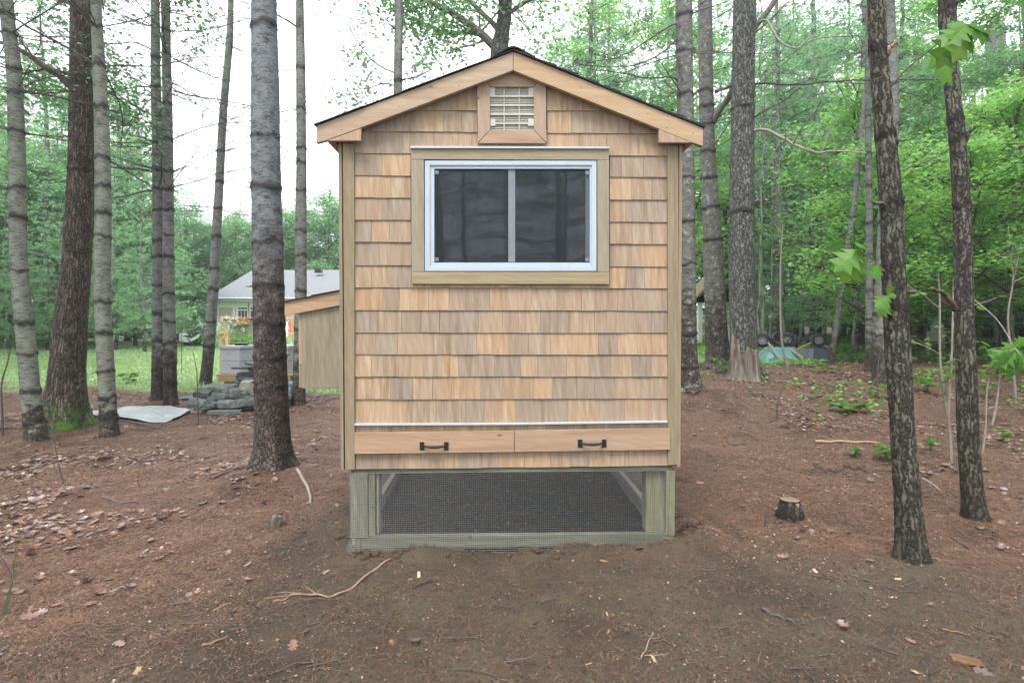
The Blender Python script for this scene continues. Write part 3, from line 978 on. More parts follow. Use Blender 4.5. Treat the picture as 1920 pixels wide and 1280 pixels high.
board('insect_screen', [(815, 317), (1106, 317), (1106, 492), (815, 492)], .012, .0004, M['screen'], 0, parent=win)
board('glass_pane', [(815, 317), (953, 317), (953, 492), (815, 492)], -.006, .003, M['glass'], 0, parent=win)
board('glass_pane', [(966, 317), (1098, 317), (1098, 492), (966, 492)], -.014, .003, M['glass'], 0, parent=win)

# ---- strip flashing, clean-out boards, iron pulls
board('strip_flashing', [(664.5, 794.2), (950, 793.3), (1252, 789.2), (1252, 792.4), (950, 796.6), (664.5, 797.9)], .030, .022, M['alu'], .0008)
b1 = board('clean_out_board', [(664.5, 811.5), (964, 808), (964, 847), (664.5, 850.5)], .034, .02, M['cedar_x'], .002)
b2 = board('clean_out_board', [(965, 807), (1256.5, 803.2), (1256.5, 842.6), (965, 846.8)], .034, .02, M['cedar_x'], .002)
b2['label'] = 'yellower knotty clean-out board on the right'
for bx_, x0, x1, ym in ((b1, 787, 841, 836), (b2, 1083.5, 1137, 831)):
    h = Geo()
    for xc, xd in ((x0 + 4.2, -1), (x1 - 4.2, 1)):
        p = poly([(xc - 4.2, ym - 7.5), (xc + 4.2, ym - 7.5), (xc + 4.2, ym + 7.5), (xc - 4.2, ym + 7.5)], .037)
        h.prism(p, -.0375, -.0341)
        c = L(xc, ym, .036)
        for k in (-1, 1):
            s_ = L(xc, ym + 4.6 * k, .038)
            h.tube([(s_[0], -.0375, s_[1]), (s_[0], -.0395, s_[1])], .003, 6)
    a = L(x0 + 6, ym, .05); b = L(x1 - 6, ym, .05)
    tt = np.linspace(0, 1, 13)
    Pp = np.stack([a[0] + (b[0] - a[0]) * tt, -.037 - .030 * np.sin(tt * PI) ** .55, a[1] + (b[1] - a[1]) * tt - .004 * np.sin(tt * PI)], 1)
    h.tube(Pp, .0055 + .0035 * np.sin(tt * PI), 8)
    h.build('pull_handle', M['iron'], bx_, smooth=False)
# nail heads on the boards
for x, y, off in ((596 + 30, 250, .0755), (640, 243, .0755), (748, 200, .0755), (860, 161, .0755), (1090, 163, .0755), (1215, 213, .0755), (1250, 240, .0755), (1300, 250, .0755), (1005, 120, .0755)):
    u, z = L(x, y, off)
    Geo().tube([(u, -off - .0004, z), (u, -off + .002, z)], .0030, 7).build('nail_head', M['nail'], coop)

# ---- sill, posts, rails under the house
zs_t = zb - .001
su0, su1 = L(656, 884, .0)[0], L(1263, 884, .0)[0]
zsb = (L(700, 888.5)[1] + L(1200, 881)[1]) / 2
Geo().box(su0 + .01, su1 - .01, -.004, .034, zsb, zs_t).build('sill_beam', M['pt_x'], coop)
for s in (-1, 1):
    ua, ub = (su0 + .01, su0 + .05) if s < 0 else (su1 - .05, su1 - .01)
    Geo().box(ua, ub, .036, DEPTH, zsb, zs_t).build('sill_beam', M['pt_y'], coop)


def leg(x0, x1, y0, y1, zt, zbm, label=None):
    o = Geo().box(x0, x1, y0, y1, zbm, zt).build('post', M['pt_z'], coop, bevel=.003)
    if label: o['label'] = label
    return o


zt = zsb - .001
q = lambda x: L(x, 950)[0]
zpb = L(680, 1008)[1]
leg(q(657.5), q(690), -.006, .032, zt, zpb)
leg(q(690.6), q(703), .002, .085, zt, zpb + .01)
leg(q(705.5), q(710), .010, .10, zt, zpb + .02)
zpr = L(1250, 1000)[1]
leg(q(1213), q(1248), .028, .115, zt, zpr)
leg(q(1248.5), q(1265), -.006, .032, zt, zpr - .01)
for u in (q(657.5), q(1265) - .09):
    leg(u, u + .09, DEPTH - .09, DEPTH, zt, 0.0)
leg(q(664), q(676), .0, .06, zpb - .002, -.05, 'dark post foot below ground line')
# bottom rail across the front, side rails going back along the run
p = [L(677, 1004.5, .002), L(1262, 999.5, .002), L(1262, 1021), L(677, 1031)]
Geo().prism([(a, b) for a, b in p], .0, .036).build('bottom_rail', M['pt_x'], coop, bevel=.004)
Geo().box(q(690), q(1250), .040, .075, -.05, .02).build('bottom_rail', M['pt_x'], coop, bevel=.004)
Geo().box(q(655), q(740), .0, .03, -.06, .018).build('bottom_rail', M['pt_x'], coop, bevel=.004)
for s, zt_ in ((-1, .080), (1, .105)):
    ua, ub = (-.975, -.935) if s < 0 else (.945, .985)
    Geo().box(ua, ub, .1, DEPTH - .1, -.08, zt_ + .0).build('side_rail', M['pt_y'], coop, bevel=.004)
Geo().box(-.9, .9, DEPTH - .04, DEPTH, .1, .19).build('back_rail', M['pt_x'], coop, bevel=.004)
pu, pz = L(720, 1000, -.1)
Geo().box(-.80, -.69, .1, .14, -.02, .06).build('offcut_block', M['pt_z'], coop, bevel=.002)
# screw heads on posts
for px_, ys_ in ((663, (894, 924, 947, 972, 1001)), (677, (897, 945)), (1256, (888, 899, 919, 944, 971, 994))):
    for y in ys_:
        u, z = L(px_, y, .008)
        Geo().tube([(u, -.0086, z), (u, -.004, z)], .0034, 7).build('screw_head', M['nail'], coop)
for x in range(690, 1240, 61):
    y = 884 - (x - 664) * .0125
    u, z = L(x, y, .006)
    Geo().tube([(u, -.0066, z), (u, -.002, z)], .0032, 7).build('screw_head', M['nail'], coop)

# ---- half-inch hardware cloth: real wires
wr = random.Random(9)
WG = Geo()
pitch = .0127
u_a, u_b = su0 + .002, su1 + .001
z_hi = zsb + .004


def zlow(u):      # the cloth goes into the soil
    return -.03


nu = int((u_b - u_a) / pitch)


def wob(u, z):
    lowf = max(0.0, .13 - z) / .13
    a = .0035 * math.sin(u * 5.1 + 1) * lowf + .003 * math.sin(u * 13 + z * 11) * lowf
    flare = (abs(u - (u_a + u_b) / 2) / 1.0) ** 8 * .035 * lowf
    return a, flare * (1 if u > 0 else -1)


for k in range(nu + 1):
    u = u_a + k * pitch
    zs_ = np.linspace(z_hi, -.03, 9)
    P_ = [(u + wob(u, z)[1], -.0095 - wob(u, z)[0] - abs(wob(u, z)[1]) * .5 - .0018 * math.sin(z * 9 + u * 3), z) for z in zs_]
    WG.tube(P_, .00040, 4, cap=False)
nz = int((z_hi + .03) / pitch)
for k in range(nz + 1):
    z = z_hi - k * pitch
    us = np.linspace(u_a, u_b, 41)
    P_ = [(u + wob(u, z)[1], -.0103 - wob(u, z)[0] - abs(wob(u, z)[1]) * .5 - .0018 * math.sin(z * 9 + u * 3), z + .0016 * math.sin(u * 4 + z * 3)) for u in us]
    WG.tube(P_, .00040, 4, cap=False)
for s, u in ((-1, u_a), (1, u_b)):
    for k in range(int(DEPTH / pitch)):
        v = k * pitch
        WG.tube([(u, v - .009, z_hi), (u, v - .009, -.03)], .00042, 3, cap=False)
    for k in range(nz + 1):
        z = z_hi - k * pitch
        WG.tube([(u, -.009, z), (u, DEPTH, z)], .00042, 3, cap=False)
WG.build('hardware_cloth', M['wire'], coop, kind='stuff')

# ---- nest box on the left wall
o1 = -.30
nu0, nz0 = L(566.5, 728, o1); nz1 = L(566, 583, o1)[1]; nz1r = L(640, 568, o1)[1]
urr = UL - .001
slope = (nz1r - nz1) / (L(640, 568, o1)[0] - nu0)
nzr = nz1 + slope * (urr - nu0)
NB = .95
Geo().prism([(nu0, nz0), (urr, nz0), (urr, nzr), (nu0, nz1)], -o1, -o1 + .02).build('nest_box_panel', M['nest'], coop, bevel=.002)
Geo().prism([(nu0, nz0), (urr, nz0), (urr, nzr), (nu0, nz1)], -o1 + NB, -o1 + NB + .02).build('nest_box_panel', M['nest'], coop, bevel=.002)
Geo().box(nu0, urr, -o1 + .02, -o1 + NB, nz0 + .003, nz0 + .02).build('nest_box_floor', M['nest'], coop)
zc = L(563, 684, o1)[1]
nl = L(559.5, 650, o1)[0]
Geo().box(nl, nu0 - .001, -o1 + .004, -o1 + NB, zc + .003, nz1 - .01).build('nest_box_lid', M['cedar_z'], coop, bevel=.002)
Geo().box(nl, nu0 - .001, -o1 + .004, -o1 + NB, nz0 + .004, zc).build('nest_box_front', M['corner'], coop, bevel=.002)
o2 = -.28
pp = poly([(533.5, 566.5), (638, 545), (638, 572), (533.5, 592)], o2)
ex = (urr - pp[1][0])
pp[1] = (urr, pp[1][1] + ex * .2); pp[2] = (urr, pp[2][1] + ex * .2)
Geo().prism(pp, -o2, -o2 + .018).build('nest_box_fascia', M['rake_l'], coop, bevel=.002)
top0, top1 = pp[0], pp[1]
dz_ = (top1[1] - top0[1]) / (top1[0] - top0[0])
Geo().prism([(top0[0], top0[1] - .002), (top1[0], top1[1] - .002), (top1[0], top1[1] - .05), (top0[0], top0[1] - .05)], -o2 + .02, -o2 + NB + .05).build('nest_box_roof_deck', M['darkwood'], coop)
for a, b, t_ in ((-.006, .22, .007), (.17, urr - top0[0], .010)):
    Geo().prism([(top0[0] + a, top0[1] + a * dz_ + .0005), (top0[0] + b, top0[1] + b * dz_ + .0005), (top0[0] + b, top0[1] + b * dz_ + t_ * .6), (top0[0] + a, top0[1] + a * dz_ + t_)], -o2 - .012, -o2 + NB + .06).build('nest_box_roof_course', M['asphalt'], coop)

# ------------------------------------------------------------------ trees
def smooth_path(P, n):
    """Catmull-Rom through control rows"""
    P = np.asarray(P, float)
    Q = np.vstack([2 * P[0] - P[1], P, 2 * P[-1] - P[-2]])
    m = len(P) - 1
    out = []
    for t in np.linspace(0, m - 1e-6, n):
        i_ = int(t); f = t - i_
        a, b, c, d = Q[i_], Q[i_ + 1], Q[i_ + 2], Q[i_ + 3]
        out.append(.5 * ((2 * b) + (c - a) * f + (2 * a - 5 * b + 4 * c - d) * f * f + (3 * b - a - 3 * c + d) * f ** 3))
    return np.array(out)


def trunk_geo(P, r, nside, rings=(), seed=0, rough=.02, flare=.5, flare_h=.14, ridged=0.0, lobes=5, ring_amp=.12, moss=False):
    """P (m,3) from foot to top with radii r; attributes for the bark material"""
    m = len(P)
    s = np.concatenate([[0], np.cumsum(np.linalg.norm(np.diff(P, axis=0), axis=1))])
    T_ = np.gradient(P, axis=0); T_ /= np.linalg.norm(T_, axis=1)[:, None]
    S_ = np.cross(T_, [0, 1, 0]); S_ /= np.linalg.norm(S_, axis=1)[:, None]
    U_ = np.cross(S_, T_)
    a = np.arange(nside) / nside * 2 * PI
    ca, sa = np.cos(a), np.sin(a)
    rg = np.random.default_rng(seed)
    sg = s - .1
    fl = flare * np.exp(-np.clip(sg, 0, None) / flare_h)
    ph = rg.uniform(0, 6.28)
    RR = r[:, None] * (1 + fl[:, None] * (1 + .45 * np.cos(lobes * a + ph)[None]))
    cx = (ca * 0.13)[None] + 0 * s[:, None]; cyy = (sa * 0.13)[None] + 0 * s[:, None]
    so = seed * 7.7
    nse = fbm(cx * 25 + so, cyy * 25, s[:, None] * 6 + 0 * cx, 3, seed) - .5
    RR = RR * (1 + rough * 2 * nse)
    if ridged:
        scl = r[:, None] / .13
        w = fbm(cx * 60 * scl + so, cyy * 60 * scl, s[:, None] * 14 + 0 * cx, 2, seed + 3)
        RR = RR - ridged * (1 - np.clip(np.abs(w - .5) * 9, 0, 1))
    ring = np.zeros_like(RR)
    for q in rings:
        wv = .012 * np.sin(a * 2 + rg.uniform(0, 6.28)) + .006 * np.sin(a * 5 + rg.uniform(0, 6))
        sig = rg.uniform(.009, .022) * (1 + r.mean() * 2.5)
        d = (s[:, None] - q - wv[None]) + .035 * nse
        e = np.exp(-(d / sig) ** 2)
        lump = .4 + .9 * np.clip(np.sin(a * rg.integers(3, 6) + rg.uniform(0, 6.28)), 0, 1)[None]
        RR = RR * (1 + ring_amp * e * lump)
        ring = np.maximum(ring, np.exp(-(d / (sig * 1.35)) ** 2) * (.75 + .9 * lump))
    V = P[:, None] + (S_[:, None] * ca[None, :, None] + U_[:, None] * sa[None, :, None]) * RR[..., None]
    bk = np.stack([ca[None] * r[:, None] + so, sa[None] * r[:, None], s[:, None] + 0 * RR - .1], -1)
    i_ = np.arange(m - 1)[:, None] * nside; j_ = np.arange(nside)[None]
    Fq = np.stack([i_ + j_, i_ + (j_ + 1) % nside, i_ + nside + (j_ + 1) % nside, i_ + nside + j_], -1).reshape(-1, 4)
    G_ = Geo()
    G_.add(V.reshape(-1, 3), Fq, bk=bk.reshape(-1, 3), ring=np.clip(ring, 0, 1).ravel())
    return G_, s


def tufts(P, D, n, length, width, rng, spread=.8):
    """needle tufts: n thin triangles from each point P along direction D"""
    P = np.repeat(np.asarray(P), n, 0); D = np.repeat(np.asarray(D), n, 0)
    d = D + rng.normal(0, spread, D.shape)
    d /= np.linalg.norm(d, axis=1)[:, None] + 1e-9
    Lr = length * rng.uniform(.7, 1.15, len(P))[:, None]
    tip = P + d * Lr
    tip[:, 2] -= .12 * Lr[:, 0]
    side = np.cross(d, rng.normal(0, 1, d.shape)); side /= np.linalg.norm(side, axis=1)[:, None] + 1e-9
    V = np.stack([P - side * width / 2, P + side * width / 2, tip], 1).reshape(-1, 3)
    F_ = np.arange(len(P) * 3).reshape(-1, 3)
    t = np.repeat(rng.random(len(P) // n), n * 3) * .7 + np.repeat(rng.random(len(P)), 3) * .3
    return V, F_, t


def leaves(P, size, rng, flat=.5, droop=.15):
    """one folded four-sided leaf blade at each point"""
    n = len(P)
    az = rng.uniform(0, 2 * PI, n)
    d = np.stack([np.cos(az), np.sin(az), rng.normal(-droop, .35, n)], 1); d /= np.linalg.norm(d, axis=1)[:, None]
    up = np.stack([rng.normal(0, flat, n), rng.normal(0, flat, n), np.ones(n)], 1)
    s_ = np.cross(d, up); s_ /= np.linalg.norm(s_, axis=1)[:, None]
    nrm = np.cross(s_, d)
    L_ = (size * rng.uniform(.6, 1.2, n))[:, None]
    w = L_ * rng.uniform(.28, .42, n)[:, None]
    V = np.stack([P, P + d * L_ * .5 + s_ * w + nrm * L_ * .08, P + d * L_, P + d * L_ * .55 - s_ * w + nrm * L_ * .08], 1).reshape(-1, 3)
    F_ = np.arange(n * 4).reshape(-1, 4)
    return V, F_, np.repeat(np.clip(rng.normal(.45, .25, n), 0, 1), 4)


def wavy(p0, d0, length, n, rng, wob=.12, bend=(0, 0, 0)):
    p = np.array(p0, float); d = np.array(d0, float); d /= np.linalg.norm(d)
    out = [p.copy()]
    for k in range(n):
        d = d + rng.normal(0, wob, 3) + np.array(bend) / n
        d /= np.linalg.norm(d)
        p = p + d * length / n
        out.append(p.copy())
    return np.array(out)


def dead_branch(G_, p0, d0, length, r0, rng, twigs=5, bend=(0, 0, .15), foliage=None, needle_n=0):
    P_ = wavy(p0, d0, length, 9, rng, .09, bend)
    t = np.linspace(1, .18, len(P_))
    G_.tube(P_, r0 * t, 5)
    for k in range(twigs):
        f = rng.uniform(.25, .98)
        q = int(f * 8); b = P_[q] + (P_[q + 1] - P_[q]) * (f * 8 - q)
        dd = P_[q + 1] - P_[q]; dd /= np.linalg.norm(dd)
        sd = np.cross(dd, [0, 0, 1]) * rng.choice([-1, 1]) + np.array([0, 0, rng.normal(.1, .35)])
        ln = length * rng.uniform(.15, .38) * (1.15 - f * .6)
        P2 = wavy(b, dd * .8 + sd, ln, 5, rng, .14)
        G_.tube(P2, r0 * .38 * np.linspace(1, .25, 6), 4)
        for e in range(2):
            z = rng.integers(1, 5)
            P3 = wavy(P2[z], (P2[z] - P2[z - 1]) + rng.normal(0, .06, 3), ln * rng.uniform(.2, .5), 3, rng, .15)
            G_.tube(P3, r0 * .2 * np.linspace(1, .4, 4), 3)
            if foliage is not None and needle_n:
                foliage.append((P3[-1], P3[-1] - P3[0]))
                foliage.append((P2[-1], P2[-1] - P2[-2]))


TREE_INFO = {}


def photo_tree(key, name, cat, label, mat, total=11.0, rings_px=(), nside=30, step=.018, ridged=0.0, rough=.02, flare=.4, flare_h=.12, ring_amp=.12, group=None, seed=0, lobes=5, lean=(0, 0)):
    pts, b = TR[key]
    foot = np.array([b[0], b[1], Hs(b[0], b[1])])
    ctrl = []
    for (x, y, w) in pts[::-1]:
        p_ = at(x, y, b[1])
        ctrl.append((p_[0], b[1], p_[2], w / 2 * b[1] / 1070.0 * 1.0))
    ctrl = np.array(ctrl)
    ctrl[0, :2] = foot[:2]
    ctrl[0, 3] = ctrl[1, 3] * 1.03
    z0 = foot[2] - .1
    ctrl = np.vstack([[ctrl[0, 0], ctrl[0, 1], z0, ctrl[0, 3]], ctrl])
    ctrl[1, 2] = max(ctrl[1, 2], z0 + .06)
    top = ctrl[-1]
    d = ctrl[-1] - ctrl[-3]; d = d / max(d[2], .1)
    zt_ = foot[2] + total
    if zt_ > top[2] + .5:
        for f in (.35, .7, 1.0):
            dz = (zt_ - top[2]) * f
            ctrl = np.vstack([ctrl, [top[0] + d[0] * dz * .5 + lean[0] * f, top[1] + lean[1] * f, top[2] + dz, max(top[3] * (1 - f * .85), .012)]])
    n = int((ctrl[-1, 2] - z0) / step)
    Pz = smooth_path(ctrl, max(n, 40))
    # arclength-uniform resample
    s_ = np.concatenate([[0], np.cumsum(np.linalg.norm(np.diff(Pz[:, :3], axis=0), axis=1))])
    q = np.concatenate([np.arange(0, min(5.6, s_[-1]), step), np.arange(5.6, s_[-1], .25)])
    Pz = np.stack([np.interp(q, s_, Pz[:, k]) for k in range(4)], 1)
    root = empty(name, tuple(foot), 0, label, cat, group)
    rings = []
    for y in rings_px:
        z = at(pts[0][0], y, b[1])[2]
        rings.append(float(np.interp(z, Pz[:, 2], q)))
    G_, s = trunk_geo(Pz[:, :3] - foot, Pz[:, 3], nside, rings, seed, rough, flare, flare_h, ridged, lobes, ring_amp)
    G_.build('trunk', mat, root, smooth=True)
    info = dict(root=root, foot=foot, P=Pz[:, :3] - foot, r=Pz[:, 3], s=q, rings=rings, seed=seed)
    TREE_INFO[key] = info
    return info


def on_trunk(info, z):
    """point and radius on the trunk at height z above its foot"""
    P_ = info['P']
    return np.array([np.interp(z, P_[:, 2], P_[:, 0]), np.interp(z, P_[:, 2], P_[:, 1]), z]), float(np.interp(z, P_[:, 2], info['r']))


def whorls(info, zmin, zmax, seed, per=(2, 4), length=(1.0, 2.2), r0=.009, needles=.3, mat='twig', pitch=.42, stubs=True, up=.12):
    """stubs low down, long dead branches with fine twigs above"""
    rng = np.random.default_rng(seed)
    root = info['root']
    zs = [float(np.interp(s_, info['s'], info['P'][:, 2])) for s_ in info['rings']]
    if stubs:
        G_ = Geo()
        any_ = False
        for z in zs:
            if z > zmin: continue
            p_, r_ = on_trunk(info, z)
            for k in range(rng.integers(2, 5)):
                a = rng.uniform(0, 2 * PI)
                d_ = np.array([math.cos(a), math.sin(a), rng.uniform(-.1, .35)])
                L_ = rng.uniform(.015, .06)
                G_.tube(wavy(p_ + d_ * r_ * .9, d_, L_ + r_ * .1, 3, rng, .1), np.array([1, .8, .6, .3]) * rng.uniform(.006, .011), 5); any_ = True
        if any_: G_.build('branch_stubs', M['twig'], root, kind='stuff')
    zl = max(zs) if zs else zmin
    zz = [z for z in zs if z > zmin] + list(np.arange(max(zl, zmin) + pitch, zmax, pitch))
    tips = []
    for z in zz:
        p_, r_ = on_trunk(info, z)
        for k in range(rng.integers(*per)):
            a = rng.uniform(0, 2 * PI)
            d_ = np.array([math.cos(a), math.sin(a), rng.uniform(-.1, .45)])
            G_ = Geo(); fo = []
            ln = rng.uniform(*length)
            dead_branch(G_, p_ + d_ * r_ * .8, d_, ln, r0 * rng.uniform(.6, 1.2), rng, int(4 + ln * 3), (0, 0, rng.uniform(-.3, .5) + up), fo, 1)
            G_.build('branch', M[mat], root)
            for f in fo:
                if rng.random() < needles: tips.append(f)
    if tips:
        P_ = np.array([t[0] for t in tips]); D_ = np.array([t[1] for t in tips]); D_ /= np.linalg.norm(D_, axis=1)[:, None] + 1e-9
        V, F_, t = tufts(P_, D_, 16, .085, .0028, rng, .7)
        Geo().add(V, F_, tint=t).build('needles', M['needle_grey'], root, kind='stuff')


def manual_branch(info, pts, w0, w1, depth0, depth1, mat, rng, twigs=6, leaf=None, name='branch', twlen=.3, nd=0):
    """a limb traced as a space curve from the trunk outwards, in its own depth range"""
    foot = info['foot']
    n = len(pts)
    Pp = []
    for k, (x, y) in enumerate(pts):
        d_ = depth0 + (depth1 - depth0) * k / (n - 1)
        Pp.append(at(x, y, d_) - foot)
    Pp = smooth_path(np.array(Pp), n * 6)
    Pp = Pp + np.stack([fbm(np.arange(len(Pp)) * .35, 0 * Pp[:, 0] + 3 * k, 0, 2, 9 + k) - .5 for k in range(3)], 1) * .03
    dm = (depth0 + depth1) / 2
    rr_ = np.linspace(w0, w1, len(Pp)) / 2 * dm / 1070
    G_ = Geo()
    G_.tube(Pp, rr_, 8, bk=None) if False else G_.tube(Pp, rr_, 8)
    fo = []
    L_ = np.linalg.norm(Pp[-1] - Pp[0])
    for k in range(twigs):
        f = rng.uniform(.15, .98); q = min(int(f * (len(Pp) - 1)), len(Pp) - 2)
        dd = Pp[q + 1] - Pp[q]; dd /= np.linalg.norm(dd)
        sd = rng.normal(0, .6, 3) + np.array([0, 0, .1])
        dead_branch(G_, Pp[q], dd * .6 + sd, rng.uniform(.5, 1.2) * twlen * 2, max(rr_[q] * .35, .002), rng, 4, (0, 0, .1), fo, 1)
    G_.build(name, mat, info['root'], smooth=True)
    if leaf and fo:
        P_ = np.array([t[0] for t in fo])
        if leaf[0] == 'leaf':
            k = leaf[2]
            P2 = np.repeat(P_, k, 0) + rng.normal(0, leaf[3], (len(P_) * k, 3))
            V, F_, t = leaves(P2, leaf[1], rng, .6)
            Geo().add(V, F_, tint=t).build('foliage', M[leaf[4]], info['root'], kind='stuff')
        else:
            D_ = np.array([t[1] for t in fo]); D_ /= np.linalg.norm(D_, axis=1)[:, None] + 1e-9
            V, F_, t = tufts(P_, D_, 16, .09, .003, rng, .7)
            Geo().add(V, F_, tint=t).build('needles', M['needle_grey'], info['root'], kind='stuff')


# ---------------- crown builders for whole trees
def pine_crown(rng, Ht, zlow, rmax, pitch=.5, per=5, tw=.2, needle=.13, width=.012, nn=7, dens=1.0):
    B = Geo(); tp, td = [], []
    z = zlow
    while z < Ht - .3:
        f = (z - zlow) / (Ht - zlow)
        Rr = rmax * (1 - f) ** .75 * (0.55 + .45 * min(1, f * 6 + .35))
        for k in range(per):
            if rng.random() < .12: continue
            a = rng.uniform(0, 2 * PI)
            ln = Rr * rng.uniform(.6, 1.12)
            P_ = wavy((0, 0, z + rng.uniform(-.1, .1)), (math.cos(a), math.sin(a), rng.uniform(-.05, .3)), ln, 6, rng, .06, (0, 0, .25 - .35 * (1 - f)))
            B.tube(P_, np.linspace(.018, .004, 7) * (1 - f * .5), 3, cap=False)
            m_ = max(2, int(ln / tw * dens))
            for q in range(m_):
                g_ = .25 + .75 * (q + rng.random()) / m_
                i_ = min(int(g_ * 6), 5); b = P_[i_] + (P_[i_ + 1] - P_[i_]) * (g_ * 6 - i_)
                dd = P_[i_ + 1] - P_[i_]; dd /= np.linalg.norm(dd)
                sd = np.cross(dd, [0, 0, 1]) * (1 if q % 2 else -1)
                l2 = ln * .32 * (1.2 - g_) + .12
                dr = dd * .7 + sd * .9 + np.array([0, 0, rng.normal(.05, .15)]); dr /= np.linalg.norm(dr)
                nt_ = max(2, int(l2 / .11))
                for w in range(nt_):
                    tp.append(b + dr * l2 * (w + 1) / nt_ + rng.normal(0, .02, 3)); td.append(dr)
        z += pitch * rng.uniform(.8, 1.2)
    V, F_, t = tufts(np.array(tp), np.array(td), nn, needle, width, rng, .75)
    N_ = Geo().add(V, F_, tint=t)
    return B, N_


def leafy_crown(rng, Ht, zlow, rmax, limbs=12, size=.12, k=14, spread=.22, sub=7):
    B = Geo(); cp = []
    for q in range(limbs):
        f = q / limbs
        z = zlow + (Ht * .85 - zlow) * f
        a = q * 2.4 + rng.uniform(-.4, .4)
        ln = rmax * (1.0 - .55 * f) * rng.uniform(.7, 1.15)
        P_ = wavy((0, 0, z), (math.cos(a), math.sin(a), .35 + f * .7), ln, 7, rng, .13, (0, 0, -.1))
        B.tube(P_, np.linspace(.05, .012, 8) * (1.1 - f * .6), 5, cap=False)
        for e in range(sub):
            g_ = rng.uniform(.3, 1.0); i_ = min(int(g_ * 7), 6)
            dd = P_[i_ + 1] - P_[i_]; dd /= np.linalg.norm(dd)
            P2 = wavy(P_[i_], dd * .6 + rng.normal(0, .55, 3) * np.array([1, 1, .5]), ln * rng.uniform(.25, .5), 5, rng, .16)
            B.tube(P2, np.linspace(.014, .005, 6), 3, cap=False)
            for w in range(5):
                cp.append(P2[rng.integers(1, 6)] + rng.normal(0, .1, 3))
    cp = np.array(cp)
    P_ = np.repeat(cp, k, 0) + rng.normal(0, 1, (len(cp) * k, 3)) * np.array([spread, spread, spread * .38])
    V, F_, t = leaves(P_, size, rng, .35)
    # cluster tone: whole sprays differ a little in age of leaf
    tone = np.repeat(rng.normal(0, .22, len(cp)), k * 4)
    return B, Geo().add(V, F_, tint=np.clip(t + tone, 0, 1))


def straight_trunk(rng, Ht, r0, mat, nside=10, rings=True, seed=0):
    n = 60
    z = np.linspace(-.15, Ht, n)
    wob = np.cumsum(rng.normal(0, .012, (n, 2)), 0)
    P_ = np.stack([wob[:, 0], wob[:, 1], z], 1)
    r = r0 * (1 - .85 * np.linspace(0, 1, n) ** 1.2)
    rg_ = np.arange(.5, Ht, .48) if rings else ()
    return trunk_geo(P_, r, nside, rg_, seed, .02, .35, .15, 0, 5, .1)[0]


LIB = {}


def tree_proto(key, name, cat, label, Ht, r0, bark, crown, cmat, rings=True, seed=0):
    rng = np.random.default_rng(seed)
    e = empty(name, (0, 0, 0), 0, label, cat)
    straight_trunk(rng, Ht, r0, None, 10, rings, seed).build('trunk', M[bark], e, smooth=True)
    B, N_ = crown(rng)
    B.build('branches', M['twig'], e, kind='stuff')
    N_.build('crown', M[cmat], e)
    LIB[key] = dict(e=e, used=False, H=Ht)
    return e


def plant_tree(key, x, y, s=1.0, rz=None, label=None, group=None, tilt=0.0, zs=1.0, cmat=None):
    p_ = LIB[key]
    o = p_['e'] if not p_['used'] else copy_tree(p_['e'])
    p_['used'] = True
    o.location = (x, y, Hs(x, y))
    o.rotation_euler = (tilt, tilt * .6, rnd.uniform(0, 6.28) if rz is None else rz)
    o.scale = (s, s, s * zs)
    if label: o['label'] = label
    if group: o['group'] = group
    return o

# ------------------------------------------------------------------ the trees one can tell apart
i1 = photo_tree('L1', 'pine_tree', 'tree', 'slim pale grey pine with dark branch rings at the left edge of the photo', M['pine_pale'], 11, [-60, 30, 65, 130, 175, 247, 352, 407, 507, 605, 664, 733, 787], seed=1, flare=.25)
i2 = photo_tree('L2', 'oak_tree', 'tree', 'thick brown leaning oak trunk with bright moss at its foot', M['oak_brown'], 12, [320], seed=2, ridged=.008, flare=.5, flare_h=.22, nside=44, lobes=6, ring_amp=.05)
i3 = photo_tree('L3', 'pine_tree', 'tree', 'slim pale pine just right of the mossy brown oak', M['pine_pale'], 11, [-70, -10, 52, 125, 202, 298, 350, 402, 444, 567, 626, 696, 746, 782], seed=3, flare=.25)
i4 = photo_tree('L4', 'pine_tree', 'tree', 'left one of the close pair of straight pines before the lawn', M['pine_mid'], 12, [-60, -10, 52, 110, 165, 220, 270, 320, 357, 397, 453, 484, 537, 590, 640, 695], seed=4, flare=.3)
i5 = photo_tree('L5', 'pine_tree', 'tree', 'right one of the close pair of straight pines before the lawn', M['pine_mid'], 12, [-50, 20, 60, 105, 150, 198, 265, 323, 358, 396, 443, 484, 553, 605, 645, 683, 720], seed=5, flare=.3)
i6 = photo_tree('L6', 'pine_tree', 'tree', 'thin leaning pine to the left behind the stone pile', M['pine_mid'], 13, [-70, -20, 30, 85, 150, 225, 285, 342, 391, 444, 504, 543, 604, 650], seed=6, flare=.2)
i7 = photo_tree('L7', 'pine_tree', 'tree', 'stout dark pine nearest the coop on its left, in front of the stone pile', M['pine_dark'], 12, [-50, 50, 258, 353, 455, 536, 605, 670, 725], seed=7, ridged=.004, flare=.42, nside=44, step=.02, ring_amp=.07)
i8 = photo_tree('L8', 'pine_tree', 'tree', 'slim pine whose foot shows below the nest box', M['pine_mid'], 12, [-60, -10, 54, 130, 206, 280, 307, 359, 435, 481, 547, 620], seed=8, flare=.35)
j1 = photo_tree('R1', 'pine_tree', 'tree', 'dark ringed pine standing right behind the right corner of the coop', M['pine_lichen'], 13, [-60, 31, 100, 180, 255, 335, 418, 497, 571, 627, 690], seed=11, flare=.7, ridged=.003)
j2 = photo_tree('R2', 'pine_tree', 'tree', 'lichen-flecked pine second from the right corner of the coop', M['pine_lichen'], 13, [-60, 43, 97, 172, 200, 235, 285, 335, 390, 450], seed=12, flare=.75, ridged=.004)
